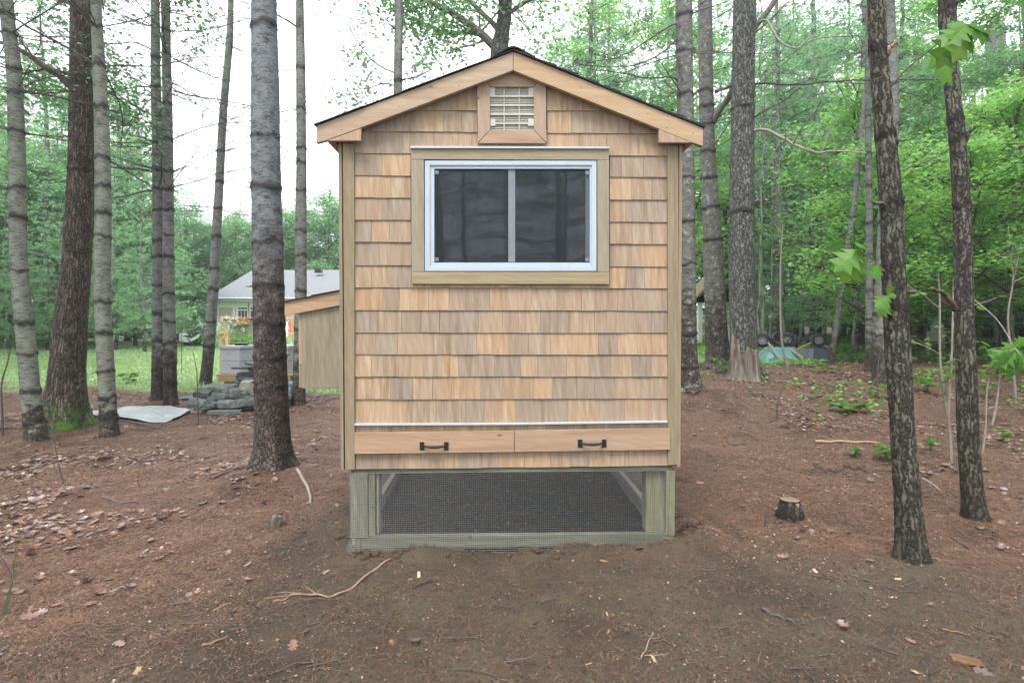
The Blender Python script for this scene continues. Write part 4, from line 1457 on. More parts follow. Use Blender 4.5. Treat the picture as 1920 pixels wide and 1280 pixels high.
j3 = photo_tree('R3', 'oak_tree', 'tree', 'broad grey trunk rising behind the split weathered stump', M['oak_far'], 14, [205, 400], seed=13, flare=.6, ridged=.006, nside=36, ring_amp=.1)
j4 = photo_tree('R4', 'oak_tree', 'tree', 'rough barked young oak in the right foreground, the nearer of two', M['oak_grey'], 9, [95, 255, 380, 575], seed=14, flare=.35, flare_h=.09, ridged=.005, nside=72, step=.012, rough=.03, ring_amp=.10)
j5 = photo_tree('R5', 'oak_tree', 'tree', 'rough barked young oak at the right, standing farther back than its neighbour', M['oak_grey'], 9, [20, 225, 262, 385], seed=15, flare=.3, flare_h=.08, ridged=.004, nside=64, step=.014, rough=.03, ring_amp=.08)
j6 = photo_tree('R6', 'pine_tree', 'tree', 'smooth grey pine half hidden behind the nearer foreground oak', M['pine_mid'], 13, [30, 90, 160, 240, 330, 420, 500, 590], seed=16, flare=.3)
j7 = photo_tree('R7', 'pine_tree', 'tree', 'pale lichened pine near the right edge of the photo', M['pine_lichen'], 13, [95, 180, 260, 330, 420, 500], seed=17, flare=.3)
j8 = photo_tree('R8', 'birch_sapling', 'tree', 'thin straight grey sapling left of the foreground oak', M['pine_mid'], 8, [220, 290, 350, 420, 480, 545, 600], seed=18, flare=.2, nside=12)
j9 = photo_tree('R9', 'birch_sapling', 'tree', 'thin leaning grey sapling beside the black wheelbarrow', M['pine_mid'], 8, [260, 330, 410, 480, 560], seed=19, flare=.2, nside=12)

TR['B1'] = ([(748, 0, 15), (746, 170, 16), (745, 500, 19), (745, 745, 24)], gnd(745, 752))
TR['B2'] = ([(950, -160, 20), (948, 0, 25), (942, 60, 27), (936, 110, 34), (934, 400, 40), (932, 740, 52)], gnd(932, 735))
k1 = photo_tree('B1', 'pine_tree', 'tree', 'slim pine rising above the left slope of the coop roof', M['pine_mid'], 12, [-40, 60, 155, 210, 300], seed=21)
k2 = photo_tree('B2', 'oak_tree', 'tree', 'forked oak rising behind the ridge of the coop roof', M['oak_far'], 12, [], seed=22, nside=24)

for _i in ():
    pass
whorls(i1, 3.3, 6.4, 101, (3, 6), (1.0, 2.4), .008, .25)
whorls(i3, 3.1, 6.2, 103, (3, 6), (1.2, 2.8), .009, .3)
whorls(i4, 3.0, 7.0, 104, (3, 6), (1.0, 2.4), .009, .35)
whorls(i5, 3.0, 7.0, 105, (3, 6), (1.0, 2.4), .009, .35)
whorls(i6, 3.2, 7.5, 106, (3, 6), (.8, 2.0), .008, .45)
whorls(i7, 4.6, 6.5, 107, (1, 3), (1.0, 2.0), .010, .2)
whorls(i8, 3.2, 6.5, 108, (2, 5), (.8, 1.9), .007, .3)
whorls(k1, 3.9, 7.5, 121, (2, 4), (.7, 1.5), .007, .4)
whorls(j1, 3.6, 7.5, 111, (2, 4), (1.0, 2.2), .009, .25, 'twig')
whorls(j2, 3.2, 7.5, 112, (1, 4), (1.0, 2.4), .009, .25, 'twig')
whorls(j6, 2.6, 8, 116, (2, 4), (.8, 2.0), .008, .3)
whorls(j7, 2.2, 8, 117, (1, 3), (.8, 2.0), .009, .3)
whorls(j8, 2.6, 7, 118, (1, 3), (.5, 1.2), .004, .4)

rb = np.random.default_rng(31)
d2 = i2['foot'][1]; d3 = i3['foot'][1]
manual_branch(i2, [(136, 166), (112, 142), (88, 128), (60, 108), (28, 90), (-20, 75)], 15, 6, d2, d2 - .5, M['limb'], rb, 5)
manual_branch(i2, [(138, 146), (118, 136), (86, 128), (50, 137), (0, 140)], 6, 3, d2, d2 - .3, M['twig'], rb, 5)
manual_branch(i3, [(178, 122), (140, 97), (100, 75), (60, 55), (20, 30), (-20, 5)], 5, 3, d3, d3 - .4, M['twig'], rb, 5, twlen=.4)
manual_branch(i4, [(288, 185), (270, 200), (235, 250), (225, 265)], 2.5, 1.5, 9.0, 8.5, M['twig'], rb, 2, twlen=.2)
d4 = i4['foot'][1]
manual_branch(i4, [(288, 95), (250, 80), (200, 82), (150, 60)], 3, 1.5, d4, d4 - .7, M['twig'], rb, 5, twlen=.4, leaf=('needle',))
manual_branch(i5, [(325, 110), (350, 122), (390, 140), (425, 152)], 3, 1.5, d4, d4 - .5, M['twig'], rb, 5, twlen=.4, leaf=('needle',))
manual_branch(i5, [(325, 170), (360, 180), (420, 188), (472, 200)], 3, 1.5, d4, d4 - .5, M['twig'], rb, 5, twlen=.3)
manual_branch(i4, [(285, 357), (260, 362), (230, 368), (208, 372)], 3, 1.6, d4, d4 - .4, M['twig'], rb, 1, twlen=.1)
manual_branch(i4, [(286, 322), (260, 317), (225, 314), (200, 312)], 3, 1.6, d4, d4 - .4, M['twig'], rb, 1, twlen=.1)
manual_branch(i4, [(286, 270), (260, 268), (225, 267), (200, 265)], 3, 1.6, d4, d4 - .4, M['twig'], rb, 1, twlen=.1)
manual_branch(i1, [(38, 252), (70, 254), (105, 255), (135, 258)], 2.5, 1.5, 6.3, 6.4, M['twig'], rb, 2, twlen=.1)
manual_branch(i1, [(25, 352), (0, 356), (-30, 350)], 2.5, 1.5, 6.2, 6.0, M['twig'], rb, 1, twlen=.1)

lb_ = ('leaf', .065, 9, .16, 'leaf_mid')
manual_branch(i2, [(146, 172), (180, 168), (215, 180), (245, 205)], 4, 2, d2, d2 + .5, M['limb'], rb, 7, lb_, twlen=.3)
manual_branch(i2, [(132, 170), (100, 175), (60, 165), (20, 150)], 4, 2, d2, d2 + .8, M['limb'], rb, 9, lb_, twlen=.35)
manual_branch(i2, [(150, 20), (100, -10), (40, -30), (-30, -20)], 9, 4, d2, d2 + .8, M['limb'], rb, 12, lb_, twlen=.5)
manual_branch(i2, [(160, 10), (220, -20), (290, -10), (360, -30)], 9, 4, d2, d2 + .8, M['limb'], rb, 12, lb_, twlen=.5)
# oak behind the roof: two long limbs to the left, leaves hanging against the sky
dk = k2['foot'][1]
ll = ('leaf', .085, 6, .17, 'leaf_mid')
manual_branch(k2, [(934, 98), (912, 72), (888, 52), (862, 34), (835, 18), (805, 4), (770, -20)], 17, 9, dk, dk - .3, M['limb'], rb, 13, ll, twlen=.5)
manual_branch(k2, [(925, 82), (905, 66), (880, 60), (850, 62), (826, 60), (800, 46), (765, 34)], 10, 4, dk, dk + .4, M['limb'], rb, 13, ll, twlen=.5)
manual_branch(k2, [(940, 40), (970, 15), (1000, -5), (1030, -30)], 9, 4, dk, dk + .2, M['limb'], rb, 9, ll, twlen=.5)
manual_branch(k2, [(938, 60), (900, 20), (860, -15), (800, -40), (700, -50)], 10, 4, dk, dk + .6, M['limb'], rb, 16, ll, twlen=.6)
manual_branch(k2, [(944, 20), (930, -20), (900, -60)], 9, 4, dk, dk - .6, M['limb'], rb, 8, ll, twlen=.6)
manual_branch(k1, [(742, 138), (720, 128), (690, 105), (655, 52), (640, 35)], 3, 1.6, k1['foot'][1], k1['foot'][1] - .5, M['twig'], rb, 5, ('leaf', .07, 4, .12, 'leaf_mid'), twlen=.3)
manual_branch(k1, [(750, 150), (775, 147), (805, 132)], 2.5, 1.5, k1['foot'][1], k1['foot'][1] - .2, M['twig'], rb, 3, ('leaf', .07, 3, .12, 'leaf_mid'), twlen=.25)
manual_branch(k1, [(740, 160), (715, 158), (690, 165), (670, 168)], 2.8, 1.5, k1['foot'][1], k1['foot'][1] - .2, M['twig'], rb, 4, ('leaf', .07, 5, .12, 'leaf_mid'), twlen=.3)

# long limbs on the right
e2, e3, e1 = j2['foot'][1], j3['foot'][1], j1['foot'][1]
manual_branch(j2, [(1335, 230), (1352, 205), (1368, 178), (1382, 130), (1396, 90), (1412, 60), (1450, 5), (1475, -40)], 13, 9, e2 - .05, e2 - .8, M['limb'], rb, 9, twlen=.5, leaf=('needle',))
manual_branch(j2, [(1340, 172), (1380, 163), (1430, 156), (1500, 159), (1560, 152), (1640, 151), (1760, 148)], 5.5, 2.2, e2, e2 - 1.2, M['twig'], rb, 12, twlen=.6)
manual_branch(j3, [(1412, 245), (1440, 245), (1470, 260), (1500, 276), (1530, 285), (1570, 284), (1625, 286)], 6.5, 2.4, e3 - .1, e3 - 1.2, M['twig_pale'], rb, 9, twlen=.5)
manual_branch(j3, [(1414, 220), (1440, 206), (1470, 188), (1502, 163)], 3.4, 2, e3, e3 - .6, M['twig'], rb, 4, twlen=.4)
manual_branch(j3, [(1422, 42), (1440, 40), (1450, 60), (1466, 80), (1492, 90), (1530, 74), (1600, 66)], 5, 2, e3, e3 - .8, M['twig_pale'], rb, 8, twlen=.4)
manual_branch(j3, [(1488, 268), (1505, 240), (1530, 205), (1540, 192)], 3, 1.6, e3 - .6, e3 - .8, M['twig'], rb, 3, twlen=.3)
manual_branch(j1, [(1272, 42), (1240, 60), (1200, 84), (1160, 108), (1100, 116)], 3.6, 1.6, e1, e1 - 1, M['twig'], rb, 8, twlen=.4, leaf=('needle',))
manual_branch(j1, [(1272, 70), (1245, 98), (1200, 118), (1150, 126), (1085, 120)], 3.6, 1.6, e1, e1 - .6, M['twig'], rb, 8, twlen=.4, leaf=('needle',))
manual_branch(j1, [(1272, 152), (1255, 145), (1215, 146), (1170, 138), (1100, 128)], 3.6, 1.6, e1, e1 - .8, M['twig'], rb, 8, twlen=.4, leaf=('needle',))
manual_branch(j1, [(1272, 168), (1245, 185), (1215, 192)], 2.6, 1.6, e1, e1 - .3, M['twig'], rb, 4, twlen=.3)
# foreground oaks: broken stubs, thin shoots and their sprigs
f4, f5 = j4['foot'][1], j5['foot'][1]
manual_branch(j4, [(1663, 100), (1672, 90), (1678, 74)], 12, 5, f4 - .03, f4 - .06, M['root'], rb, 0, name='broken_stub')
manual_branch(j4, [(1680, 270), (1690, 264), (1698, 260)], 7, 2, f4 - .03, f4 - .08, M['twig'], rb, 0, name='broken_stub')
manual_branch(j4, [(1660, 385), (1645, 382), (1632, 376)], 8, 2, f4 - .04, f4 - .08, M['twig'], rb, 0, name='broken_stub')
manual_branch(j4, [(1694, 556), (1704, 548), (1713, 545)], 10, 7, f4, f4, M['twig'], rb, 0, name='broken_stub')
manual_branch(j5, [(1792, 580), (1778, 556), (1760, 545), (1743, 541)], 11, 5, f5 - .02, f5 - .1, M['darkwood'], rb, 0, name='broken_stub')
manual_branch(j5, [(1810, 262), (1820, 248), (1828, 234)], 10, 4, f5 - .02, f5 - .08, M['twig'], rb, 0, name='broken_stub')
manual_branch(j5, [(1790, 8), (1806, 0), (1830, -12)], 9, 5, f5 - .02, f5 - .1, M['limb'], rb, 0)
manual_branch(j5, [(1810, 688), (1795, 676), (1770, 680)], 6, 2, f5, f5 - .1, M['twig'], rb, 0, name='broken_stub')
for x, y, rr_ in ((1659, 47, 4), (1657, 322, 8), (1800, 388, 9), (1764, 30, 7)):
    pass


def lobed_leaf(G_, base, tip_dir, nrm, size, tint, lobes=4):
    """one oak or maple leaf: pointed lobes either side of a bent midrib"""
    d = np.array(tip_dir, float); d /= np.linalg.norm(d)
    n_ = np.array(nrm, float); n_ -= d * (n_ @ d); n_ /= np.linalg.norm(n_)
    s_ = np.cross(d, n_)
    mid, outl = [], []
    prof = [(0, .04), (.10, .12), (.22, .40), (.30, .20), (.45, .52), (.55, .24), (.70, .42), (.80, .16), (1.0, .01)]
    for t, w in prof:
        c = np.array(base) + d * size * t - n_ * size * .18 * t * t
        mid.append(c)
        outl.append((c + s_ * w * size + d * size * .08 * (w > .3) - n_ * size * .10 * w, c - s_ * w * size + d * size * .08 * (w > .3) - n_ * size * .10 * w))
    V = []
    for c, (a, b) in zip(mid, outl): V += [a, c, b]
    F_ = []
    for k in range(len(prof) - 1):
        o_ = k * 3
        F_ += [(o_, o_ + 1, o_ + 4, o_ + 3), (o_ + 1, o_ + 2, o_ + 5, o_ + 4)]
    G_.add(V, F_, tint=np.clip(np.array([tint - .12, tint + .16, tint - .12] * len(prof)) + RNG.normal(0, .06, len(V)), 0, 1))


def sprig(info, stem, w, d0, d1, lv, size, rng):
    """a leafy shoot springing from a trunk; its big leaves are parts"""
    foot = info['foot']
    n = len(stem)
    Pp = np.array([at(x, y, d0 + (d1 - d0) * k / (n - 1)) - foot for k, (x, y) in enumerate(stem)])
    Pp = smooth_path(Pp, n * 5)
    Geo().tube(Pp, np.linspace(w, w * .5, len(Pp)) / 2 * d0 / 1070, 5).build('shoot', M['twig_pale'], info['root'])
    for (x, y, tx, ty, tint) in lv:
        near_ = min(range(n), key=lambda q: (stem[q][0] - x) ** 2 + (stem[q][1] - y) ** 2)
        dq = d0 + (d1 - d0) * near_ / (n - 1)
        want = at(x, y, dq) - foot
        b = Pp[int(np.argmin(np.linalg.norm(Pp - want, axis=1)))]
        t_ = at(tx, ty, dq - rng.uniform(-.05, .05)) - foot
        G_ = Geo()
        L_ = np.linalg.norm(t_ - b)
        lobed_leaf(G_, b, t_ - b, (rng.normal(0, .35), -.75, rng.uniform(.3, .9)), L_, tint)
        G_.build('leaf', M['leaf_near'], info['root'])


rs = np.random.default_rng(77)
sprig(j4, [(1666, 168), (1700, 130), (1745, 92), (1790, 60), (1812, 46)], 3.2, f4, f4 - .7,
      [(1812, 46, 1868, 72, .35), (1812, 46, 1838, 102, .5), (1812, 46, 1800, 112, .75), (1812, 46, 1770, 78, .45), (1812, 46, 1872, 55, .2), (1785, 90, 1768, 125, .1), (1785, 90, 1795, 118, .1), (1785, 110, 1802, 152, .45), (1815, 46, 1776, 42, .3)], .2, rs)
sprig(j4, [(1665, 515), (1640, 490), (1615, 470), (1606, 460)], 2.2, f4, f4 - .2,
      [(1606, 470, 1590, 495, .5), (1606, 470, 1575, 530, .6), (1606, 470, 1618, 492, .3), (1648, 505, 1640, 520, .4), (1650, 455, 1634, 470, .5), (1600, 462, 1626, 458, .4), (1600, 480, 1565, 505, .5), (1648, 500, 1662, 520, .45)], .1, rs)
sprig(j4, [(1668, 600), (1664, 570), (1666, 552)], 1.6, f4, f4 - .12,
      [(1664, 560, 1645, 572, .4), (1664, 560, 1682, 552, .5), (1664, 553, 1675, 535, .45), (1664, 570, 1648, 590, .5), (1664, 570, 1680, 590, .75)], .08, rs)
sprig(j5, [(1825, 560), (1870, 600), (1905, 655), (1915, 665)], 2.0, f5, f5 - .5,
      [(1905, 655, 1860, 682, .4), (1905, 655, 1880, 700, .2), (1905, 655, 1935, 690, .35), (1905, 655, 1900, 712, .15), (1905, 650, 1880, 640, .4), (1905, 650, 1925, 632, .5)], .2, rs)

# ------------------------------------------------------------------ kinds of tree for the woods behind
tree_proto('pine_a', 'pine_tree', 'tree', 'pine', 15, .17, 'pine_mid', lambda r: pine_crown(r, 15, 3.0, 3.4, .50, 6, .22, .21, .030, 9), 'needle', True, 201)
tree_proto('pine_b', 'pine_tree', 'tree', 'pine', 13, .15, 'pine_lichen', lambda r: pine_crown(r, 13, 5.0, 3.0, .5, 5, .24, .20, .026, 8), 'needle', True, 202)
tree_proto('young_pine', 'young_pine', 'tree', 'pine', 7, .06, 'pine_pale', lambda r: pine_crown(r, 7, .8, 1.9, .38, 6, .17, .14, .015, 9), 'needle', True, 203)
tree_proto('oak_a', 'oak_tree', 'tree', 'oak', 13, .17, 'oak_far', lambda r: leafy_crown(r, 13, 3.4, 4.4, 15, .17, 20, .36), 'leaf_mid', False, 204)
tree_proto('oak_b', 'oak_tree', 'tree', 'oak', 14, .14, 'oak_far', lambda r: leafy_crown(r, 14, 2.6, 3.8, 17, .15, 22, .32), 'leaf_bright', False, 205)
tree_proto('sapling', 'maple_sapling', 'tree', 'sapling', 6.5, .035, 'pine_pale', lambda r: leafy_crown(r, 6.5, 1.0, 2.0, 16, .11, 15, .24, 6), 'leaf_bright', False, 206)
tree_proto('pole', 'thin_sapling', 'tree', 'sapling', 8.5, .045, 'pine_pale', lambda r: pine_crown(r, 8.5, 4.2, 1.0, .5, 3, .3, .12, .012, 6), 'needle', True, 207)
tree_proto('bushy', 'bushy_tree', 'tree', 'bushy', 9, .09, 'oak_far', lambda r: leafy_crown(r, 9, .5, 3.6, 20, .17, 20, .38, 8), 'leaf_mid', False, 208)
pr = random.Random(42)


KW = {'pine_a': ('tall dense pine', 'dense pines'), 'pine_b': ('tall high-crowned pine', 'high crowned pines'), 'young_pine': ('soft young pine', 'young pines'),
      'oak_a': ('dull spreading oak', 'dull green oaks'), 'oak_b': ('bright leafy oak', 'bright green oaks'), 'sapling': ('bright maple sapling', 'maple saplings'),
      'pole': ('thin bare sapling', 'thin grey saplings'), 'bushy': ('low bushy tree', 'bushy trees')}
MARKS = [(-1e9, -40, 'beyond the left photo edge'), (-40, 70, 'past the leftmost pine'), (70, 135, 'just left of the mossy oak'), (135, 200, 'past the mossy brown oak'), (200, 300, 'left of the close pair of pines'),
         (300, 390, 'right of the close pair of pines'), (390, 470, 'just left of the stout dark pine'), (470, 565, 'just right of the stout dark pine'), (565, 700, 'left of the coop wall'), (700, 1278, 'behind the coop'),
         (1278, 1345, 'past the two ringed pines'), (1345, 1415, 'by the broad grey trunk'), (1415, 1500, 'above the teal wheelbarrow'), (1500, 1570, 'above the black wheelbarrow'),
         (1570, 1645, 'left of the nearer foreground oak'), (1645, 1720, 'past the nearer foreground oak'), (1720, 1790, 'between the two foreground oaks'), (1790, 1850, 'past the farther foreground oak'),
         (1850, 1925, 'at the right photo edge'), (1925, 1e9, 'beyond the right photo edge')]

WOODS = {}


def woods(kind, spots, zone):
    k, g_ = KW[kind]
    for x, y, s in spots:
        if y > 0:
            px = 960 + 1070 * x / y
            mk = [m_[2] for m_ in MARKS if m_[0] <= px < m_[1]][0]
        else:
            mk = 'behind the camera'
        o_ = plant_tree(kind, x, y, s * pr.uniform(.9, 1.1), None, None, g_ + ' ' + zone, R(pr.uniform(-2, 2)))
        WOODS.setdefault((k, zone, mk), []).append((math.hypot(x, y), o_))


def band(n, px0, px1, d0, d1, smin, smax, mind=2.0, keep=None):
    """random spots inside a wedge of ground, kept apart"""
    out = []
    tries = 0
    while len(out) < n and tries < 4000:
        tries += 1
        d = d0 + (d1 - d0) * pr.random(); px = pr.uniform(px0, px1)
        x = (px - 960) / 1070 * d
        if keep and not keep(px, d): continue
        if all(math.hypot(x - a, d - b) > mind for a, b, _ in out):
            out.append((x, d, pr.uniform(smin, smax)))
    return out


# left: the wood across the lawn
woods('young_pine', band(11, -60, 285, 20, 24, .8, 1.15, 1.5), 'at the lawn edge')
woods('bushy', band(9, -60, 255, 24, 29, .7, 1.0, 2.2), 'at the lawn edge')
woods('pine_a', band(7, -60, 260, 26, 35, .85, 1.1, 3.0), 'across the lawn')
woods('oak_a', band(8, -60, 250, 28, 38, .8, 1.05, 3.2), 'across the lawn')
woods('bushy', band(11, 280, 640, 40, 46, .9, 1.1, 2.8), 'beyond the house')
woods('oak_a', band(13, 330, 700, 44, 56, .60, .78, 3.5), 'beyond the house')
woods('pine_a', band(6, 330, 640, 40, 54, .5, .62, 4), 'beyond the house')
woods('oak_a', band(9, -60, 1000, 60, 80, .8, 1.0, 5), 'far off')
# right: the wood goes on
GLADE = lambda px, d: not (1270 < px < 1660 and 15 < d < 28)
woods('pine_a', band(12, 1250, 2020, 21, 36, .9, 1.15, 2.6, GLADE), 'in the right wood')
woods('pine_b', band(8, 1290, 2020, 15, 30, .9, 1.1, 2.4, GLADE), 'in the right wood')
woods('oak_b', band(12, 1400, 2020, 15, 34, .8, 1.05, 2.6, GLADE), 'in the right wood')
woods('young_pine', band(20, 1380, 2020, 15.5, 26, .7, 1.1, 1.7), 'low in the right wood')
woods('sapling', band(12, 1600, 2020, 10.5, 19, .7, 1.1, 1.6), 'low in the right wood')
woods('bushy', band(12, 1270, 2020, 25, 33, .8, 1.1, 2.4), 'deep in the right wood')
woods('oak_a', band(12, 1000, 2020, 38, 56, .9, 1.2, 3.5), 'deep in the right wood')
woods('pole', [((px - 960) / 1070 * d, d, s) for px, d, s in ((1432, 15, 1), (1446, 16.5, 1), (1462, 19, .9), (1472, 15.5, .8), (1500, 17, .9), (1520, 21, .9), (1543, 19, .8), (1590, 20, .7), (1735, 17, 1), (1450, 22, 1), (1700, 14, .7), (1420, 14.2, .8), (1488, 23, 1))], 'beyond the wheelbarrows')
woods('pine_b', [((px - 960) / 1070 * d, d, s) for px, d, s in ((1455, 17.5, 1.1), (1530, 20, 1.15), (1612, 16.5, 1.05), (1660, 21, 1.1), (1400, 21, 1.1))], 'over the glade')
woods('oak_a', [((px - 960) / 1070 * d, d, s) for px, d, s in ((1490, 26, 1.25), (1580, 24, 1.2))], 'over the glade')
# behind the coop and above its roof
woods('pine_b', [(2.2, 17, .9), (3.4, 19, 1.0), (4.4, 14.5, .85)], 'above the right roof slope')
woods('oak_b', [(5.2, 17.5, .95), (3.2, 22, 1.1)], 'above the right roof slope')
# the wood carries on outside the frame
def fan(n, a0, a1, d0, d1, smin, smax, mind):
    out = []
    for _ in range(3000):
        if len(out) >= n: break
        a, d = R(pr.uniform(a0, a1)), d0 + (d1 - d0) * pr.random()
        x_, y_ = d * math.sin(a), d * math.cos(a)
        if all(math.hypot(x_ - p, y_ - q) > mind for p, q, _s in out): out.append((x_, y_, pr.uniform(smin, smax)))
    return out


for kind_, n_, d0_, d1_ in (('pine_b', 7, 7, 18), ('oak_b', 7, 12, 24), ('bushy', 8, 18, 30), ('young_pine', 7, 9, 20), ('pine_a', 7, 16, 30)):
    woods(kind_, fan(n_, 48, 88, d0_, d1_, .85, 1.1, 2.4), 'outside the frame')
for kind_, n_, d0_, d1_ in (('pine_b', 5, 7, 18), ('oak_a', 6, 20, 34), ('bushy', 7, 20, 34), ('young_pine', 5, 16, 26)):
    woods(kind_, fan(n_, -88, -47, d0_, d1_, .85, 1.1, 2.4), 'outside the frame')
# wood at the photographer's back, seen in the window glass
woods('pine_b', [(-3.2, -4.5, 1), (-5.6, -8, 1), (.8, -7.5, 1), (3.4, -5.0, 1), (6.4, -8, 1), (-1.2, -11, 1), (2.6, -12, 1), (-8.5, -12, 1)], 'in the wood')
woods('young_pine', [(-2.0, -6.5, 1.1), (1.8, -6.0, 1.1), (4.8, -7.0, 1.2), (-4.4, -6.5, 1.2), (-.4, -8.8, 1.3), (-6.5, -5.4, 1.1), (6.8, -5, 1.1)], 'in the wood')
ORD = {2: ['nearer', 'farther'], 3: ['nearest', 'middle', 'farthest']}
for (k, zone, mk), lst in WOODS.items():
    lst.sort(key=lambda t: t[0])
    if mk == 'behind the camera':
        for _d, o_ in lst: o_['label'] = k + ' ' + zone + ' ' + mk
        continue
    for q, (_d, o_) in enumerate(lst):
        w_ = '' if len(lst) == 1 else (ORD[len(lst)][q] + ' ' if len(lst) in ORD else ['nearest ', 'second nearest ', 'third nearest ', 'fourth nearest ', 'fifth nearest ', 'sixth nearest ', 'seventh nearest ', 'farthest '][min(q, 7)])
        o_['label'] = w_ + k + ' ' + zone + ', ' + mk
# high crowns of the near pines, above the frame
for info, zc_ in ((i1, 7.2), (i3, 7.0), (i4, 8.2), (i5, 8.4), (i6, 8.6), (i7, 7.6), (i8, 8.0), (j1, 8.6), (j2, 8.8), (j6, 7.0), (j7, 6.0)):
    top = info['P'][-1]
    src = [c_ for c_ in KIDS[LIB['pine_b']['e'].name] if c_.name.startswith('crown')][0]
    c_ = src.copy(); C.objects.link(c_); c_.parent = info['root']
    sc_ = .45
    c_.location = (top[0] * .85, top[1] * .85, zc_ - 5.0 * sc_)
    c_.scale = (sc_ * .8, sc_ * .8, sc_)
    c_.rotation_euler = (0, 0, pr.uniform(0, 6.28))
    c_.name = 'crown'

# ------------------------------------------------------------------ things standing about
def rock(G_, c, sx, sy, sz, rng, M3=None, n=3):
    """a rough split stone: a box lattice pulled about and rounded"""
    k = n + 1
    pts, idx = [], {}
    for a in range(k):
        for b in range(k):
            for e in range(k):
                if 0 < a < n and 0 < b < n and 0 < e < n: continue
                idx[(a, b, e)] = len(pts)
                v = np.array([a, b, e]) / n * 2 - 1
                rr_ = np.linalg.norm(v) / 1.73
                v = v * (1 - .16 * max(0, rr_ - .55) / .45)
                pts.append(v + rng.normal(0, .055, 3))
    F_ = []
    for a in range(n):
        for b in range(n):
            for f in (0, n):
                q = [(a, b), (a + 1, b), (a + 1, b + 1), (a, b + 1)]
                if f == 0: q = q[::-1]
                F_.append([idx[(x, y, f)] for x, y in q])
                q2 = q[::-1]
                F_.append([idx[(x, f, y)] for x, y in q2])
                F_.append([idx[(f, x, y)] for x, y in q])
    V = np.array(pts) * np.array([sx, sy, sz])
    if M3 is not None: V = V @ np.array(M3).T
    G_.add(V + np.array(c), F_)
    return G_


def rot3(rx, ry, rz):
    return np.array(Matrix.Rotation(rz, 3, 'Z') @ Matrix.Rotation(ry, 3, 'Y') @ Matrix.Rotation(rx, 3, 'X'))


st = Mat('greenstone')
oi = st.n('ObjectInfo'); cc = st.coord('Object')
n1 = st.noise(cc, 12, 5, .6); n2 = st.noise(cc, 90, 4, .7)
c = st.ramp(n1, [(.35, (.055, .07, .07)), (.55, (.12, .145, .14)), (.72, (.22, .25, .235))])
c = st.mix(st.ramp(n2, [(.4, 0.0), (.7, .4)]), c, (.3, .31, .29))
h = st.n('HueSaturation', {'Value': st.math('ADD', .35, st.math('MULTIPLY', oi.outputs['Random'], .85)), 'Color': c})
M['stone'] = st.done(st.bsdf(h.outputs[0], .7, n2, .5, .006, .4))
M['slate'] = plain('dark_wet_slate', (.055, .068, .085), .4, .5, 14, .5, bump=.3)
M['concrete'] = plain('concrete', (.26, .26, .22), .85, .25, 20, .3, bump=.4, dirt=(.12, .13, .1))
M['paver'] = plain('green_grey_paver', (.13, .155, .145), .75, .15, 30, .3, bump=.3)
M['hive'] = plain('pale_hive_paint', (.42, .43, .46), .5, .04, 8, .4, bump=.05, dirt=(.32, .32, .34))
M['fabric_white'] = plain('white_canvas', (.7, .7, .7), .8, .1, 8)
M['fabric_dark'] = plain('dark_canvas', (.03, .04, .06), .8, .3, 8)
M['fabric_grey'] = plain('grey_canvas', (.16, .18, .2), .8, .2, 8)
M['teal'] = plain('teal_plastic', (.09, .24, .235), .38, .12, 5, .5, bump=.05, dirt=(.22, .34, .32))
M['blackplastic'] = plain('grey_black_plastic', (.06, .07, .09), .42, .2, 6, .5, bump=.05, dirt=(.1, .11, .12))
M['rubber'] = plain('black_rubber', (.018, .018, .02), .7, .2, 30)
M['rim'] = plain('pale_wheel_rim', (.22, .22, .22), .4, .1, 10)
M['white'] = plain('white_paint', (.72, .74, .72), .5, .04, 6)
M['sheet'] = plain('pale_corrugated_sheet', (.31, .33, .34), .45, .1, 6, .5, dirt=(.3, .33, .33))
M['stumpwood'] = wood('weathered_stump_wood', (.125, .105, .088), (.03, .022, .018), (.27, .25, .225), 'z', vary=.05, pink=(.16, .13, .11))
M['cutwood'] = wood('cut_wood_face', (.17, .11, .075), (.09, .06, .04), (.27, .2, .14), 'x', vary=.1)
M['tarp'] = plain('blue_grey_plastic_bag', (.07, .10, .14), .3, .5, 12, .5, bump=.5)

# ---- stone pile
P0 = gnd(440, 772)
Dp = P0[1]
pxm = Dp / 1070.0
rs = np.random.default_rng(5)


def stone(px, py, w, h, d_off=0.0, mat='stone', label='rough grey-green split stone lying in the pile behind the dark pine', rz=None, name='stone', group='grey-green stones heaped in the pile', tilt=.12, depth=None):
    Y = Dp + d_off
    c_ = at(px, py, Y); k = Y / 1070
    sx, sz = w * k / 2, h * k / 2
    sy_ = depth or min(sx * rs.uniform(.7, 1.1), .16)
    G_ = rock(Geo(), (0, 0, 0), sx, sy_, sz, rs)
    o = G_.build(name, M[mat] if isinstance(mat, str) else mat, None, bevel=.004)
    o.location = c_
    o.rotation_euler = (rs.normal(0, tilt), rs.normal(0, tilt), rs.uniform(-.35, .35) if rz is None else rz)
    return tag(o, label, 'stone', group)


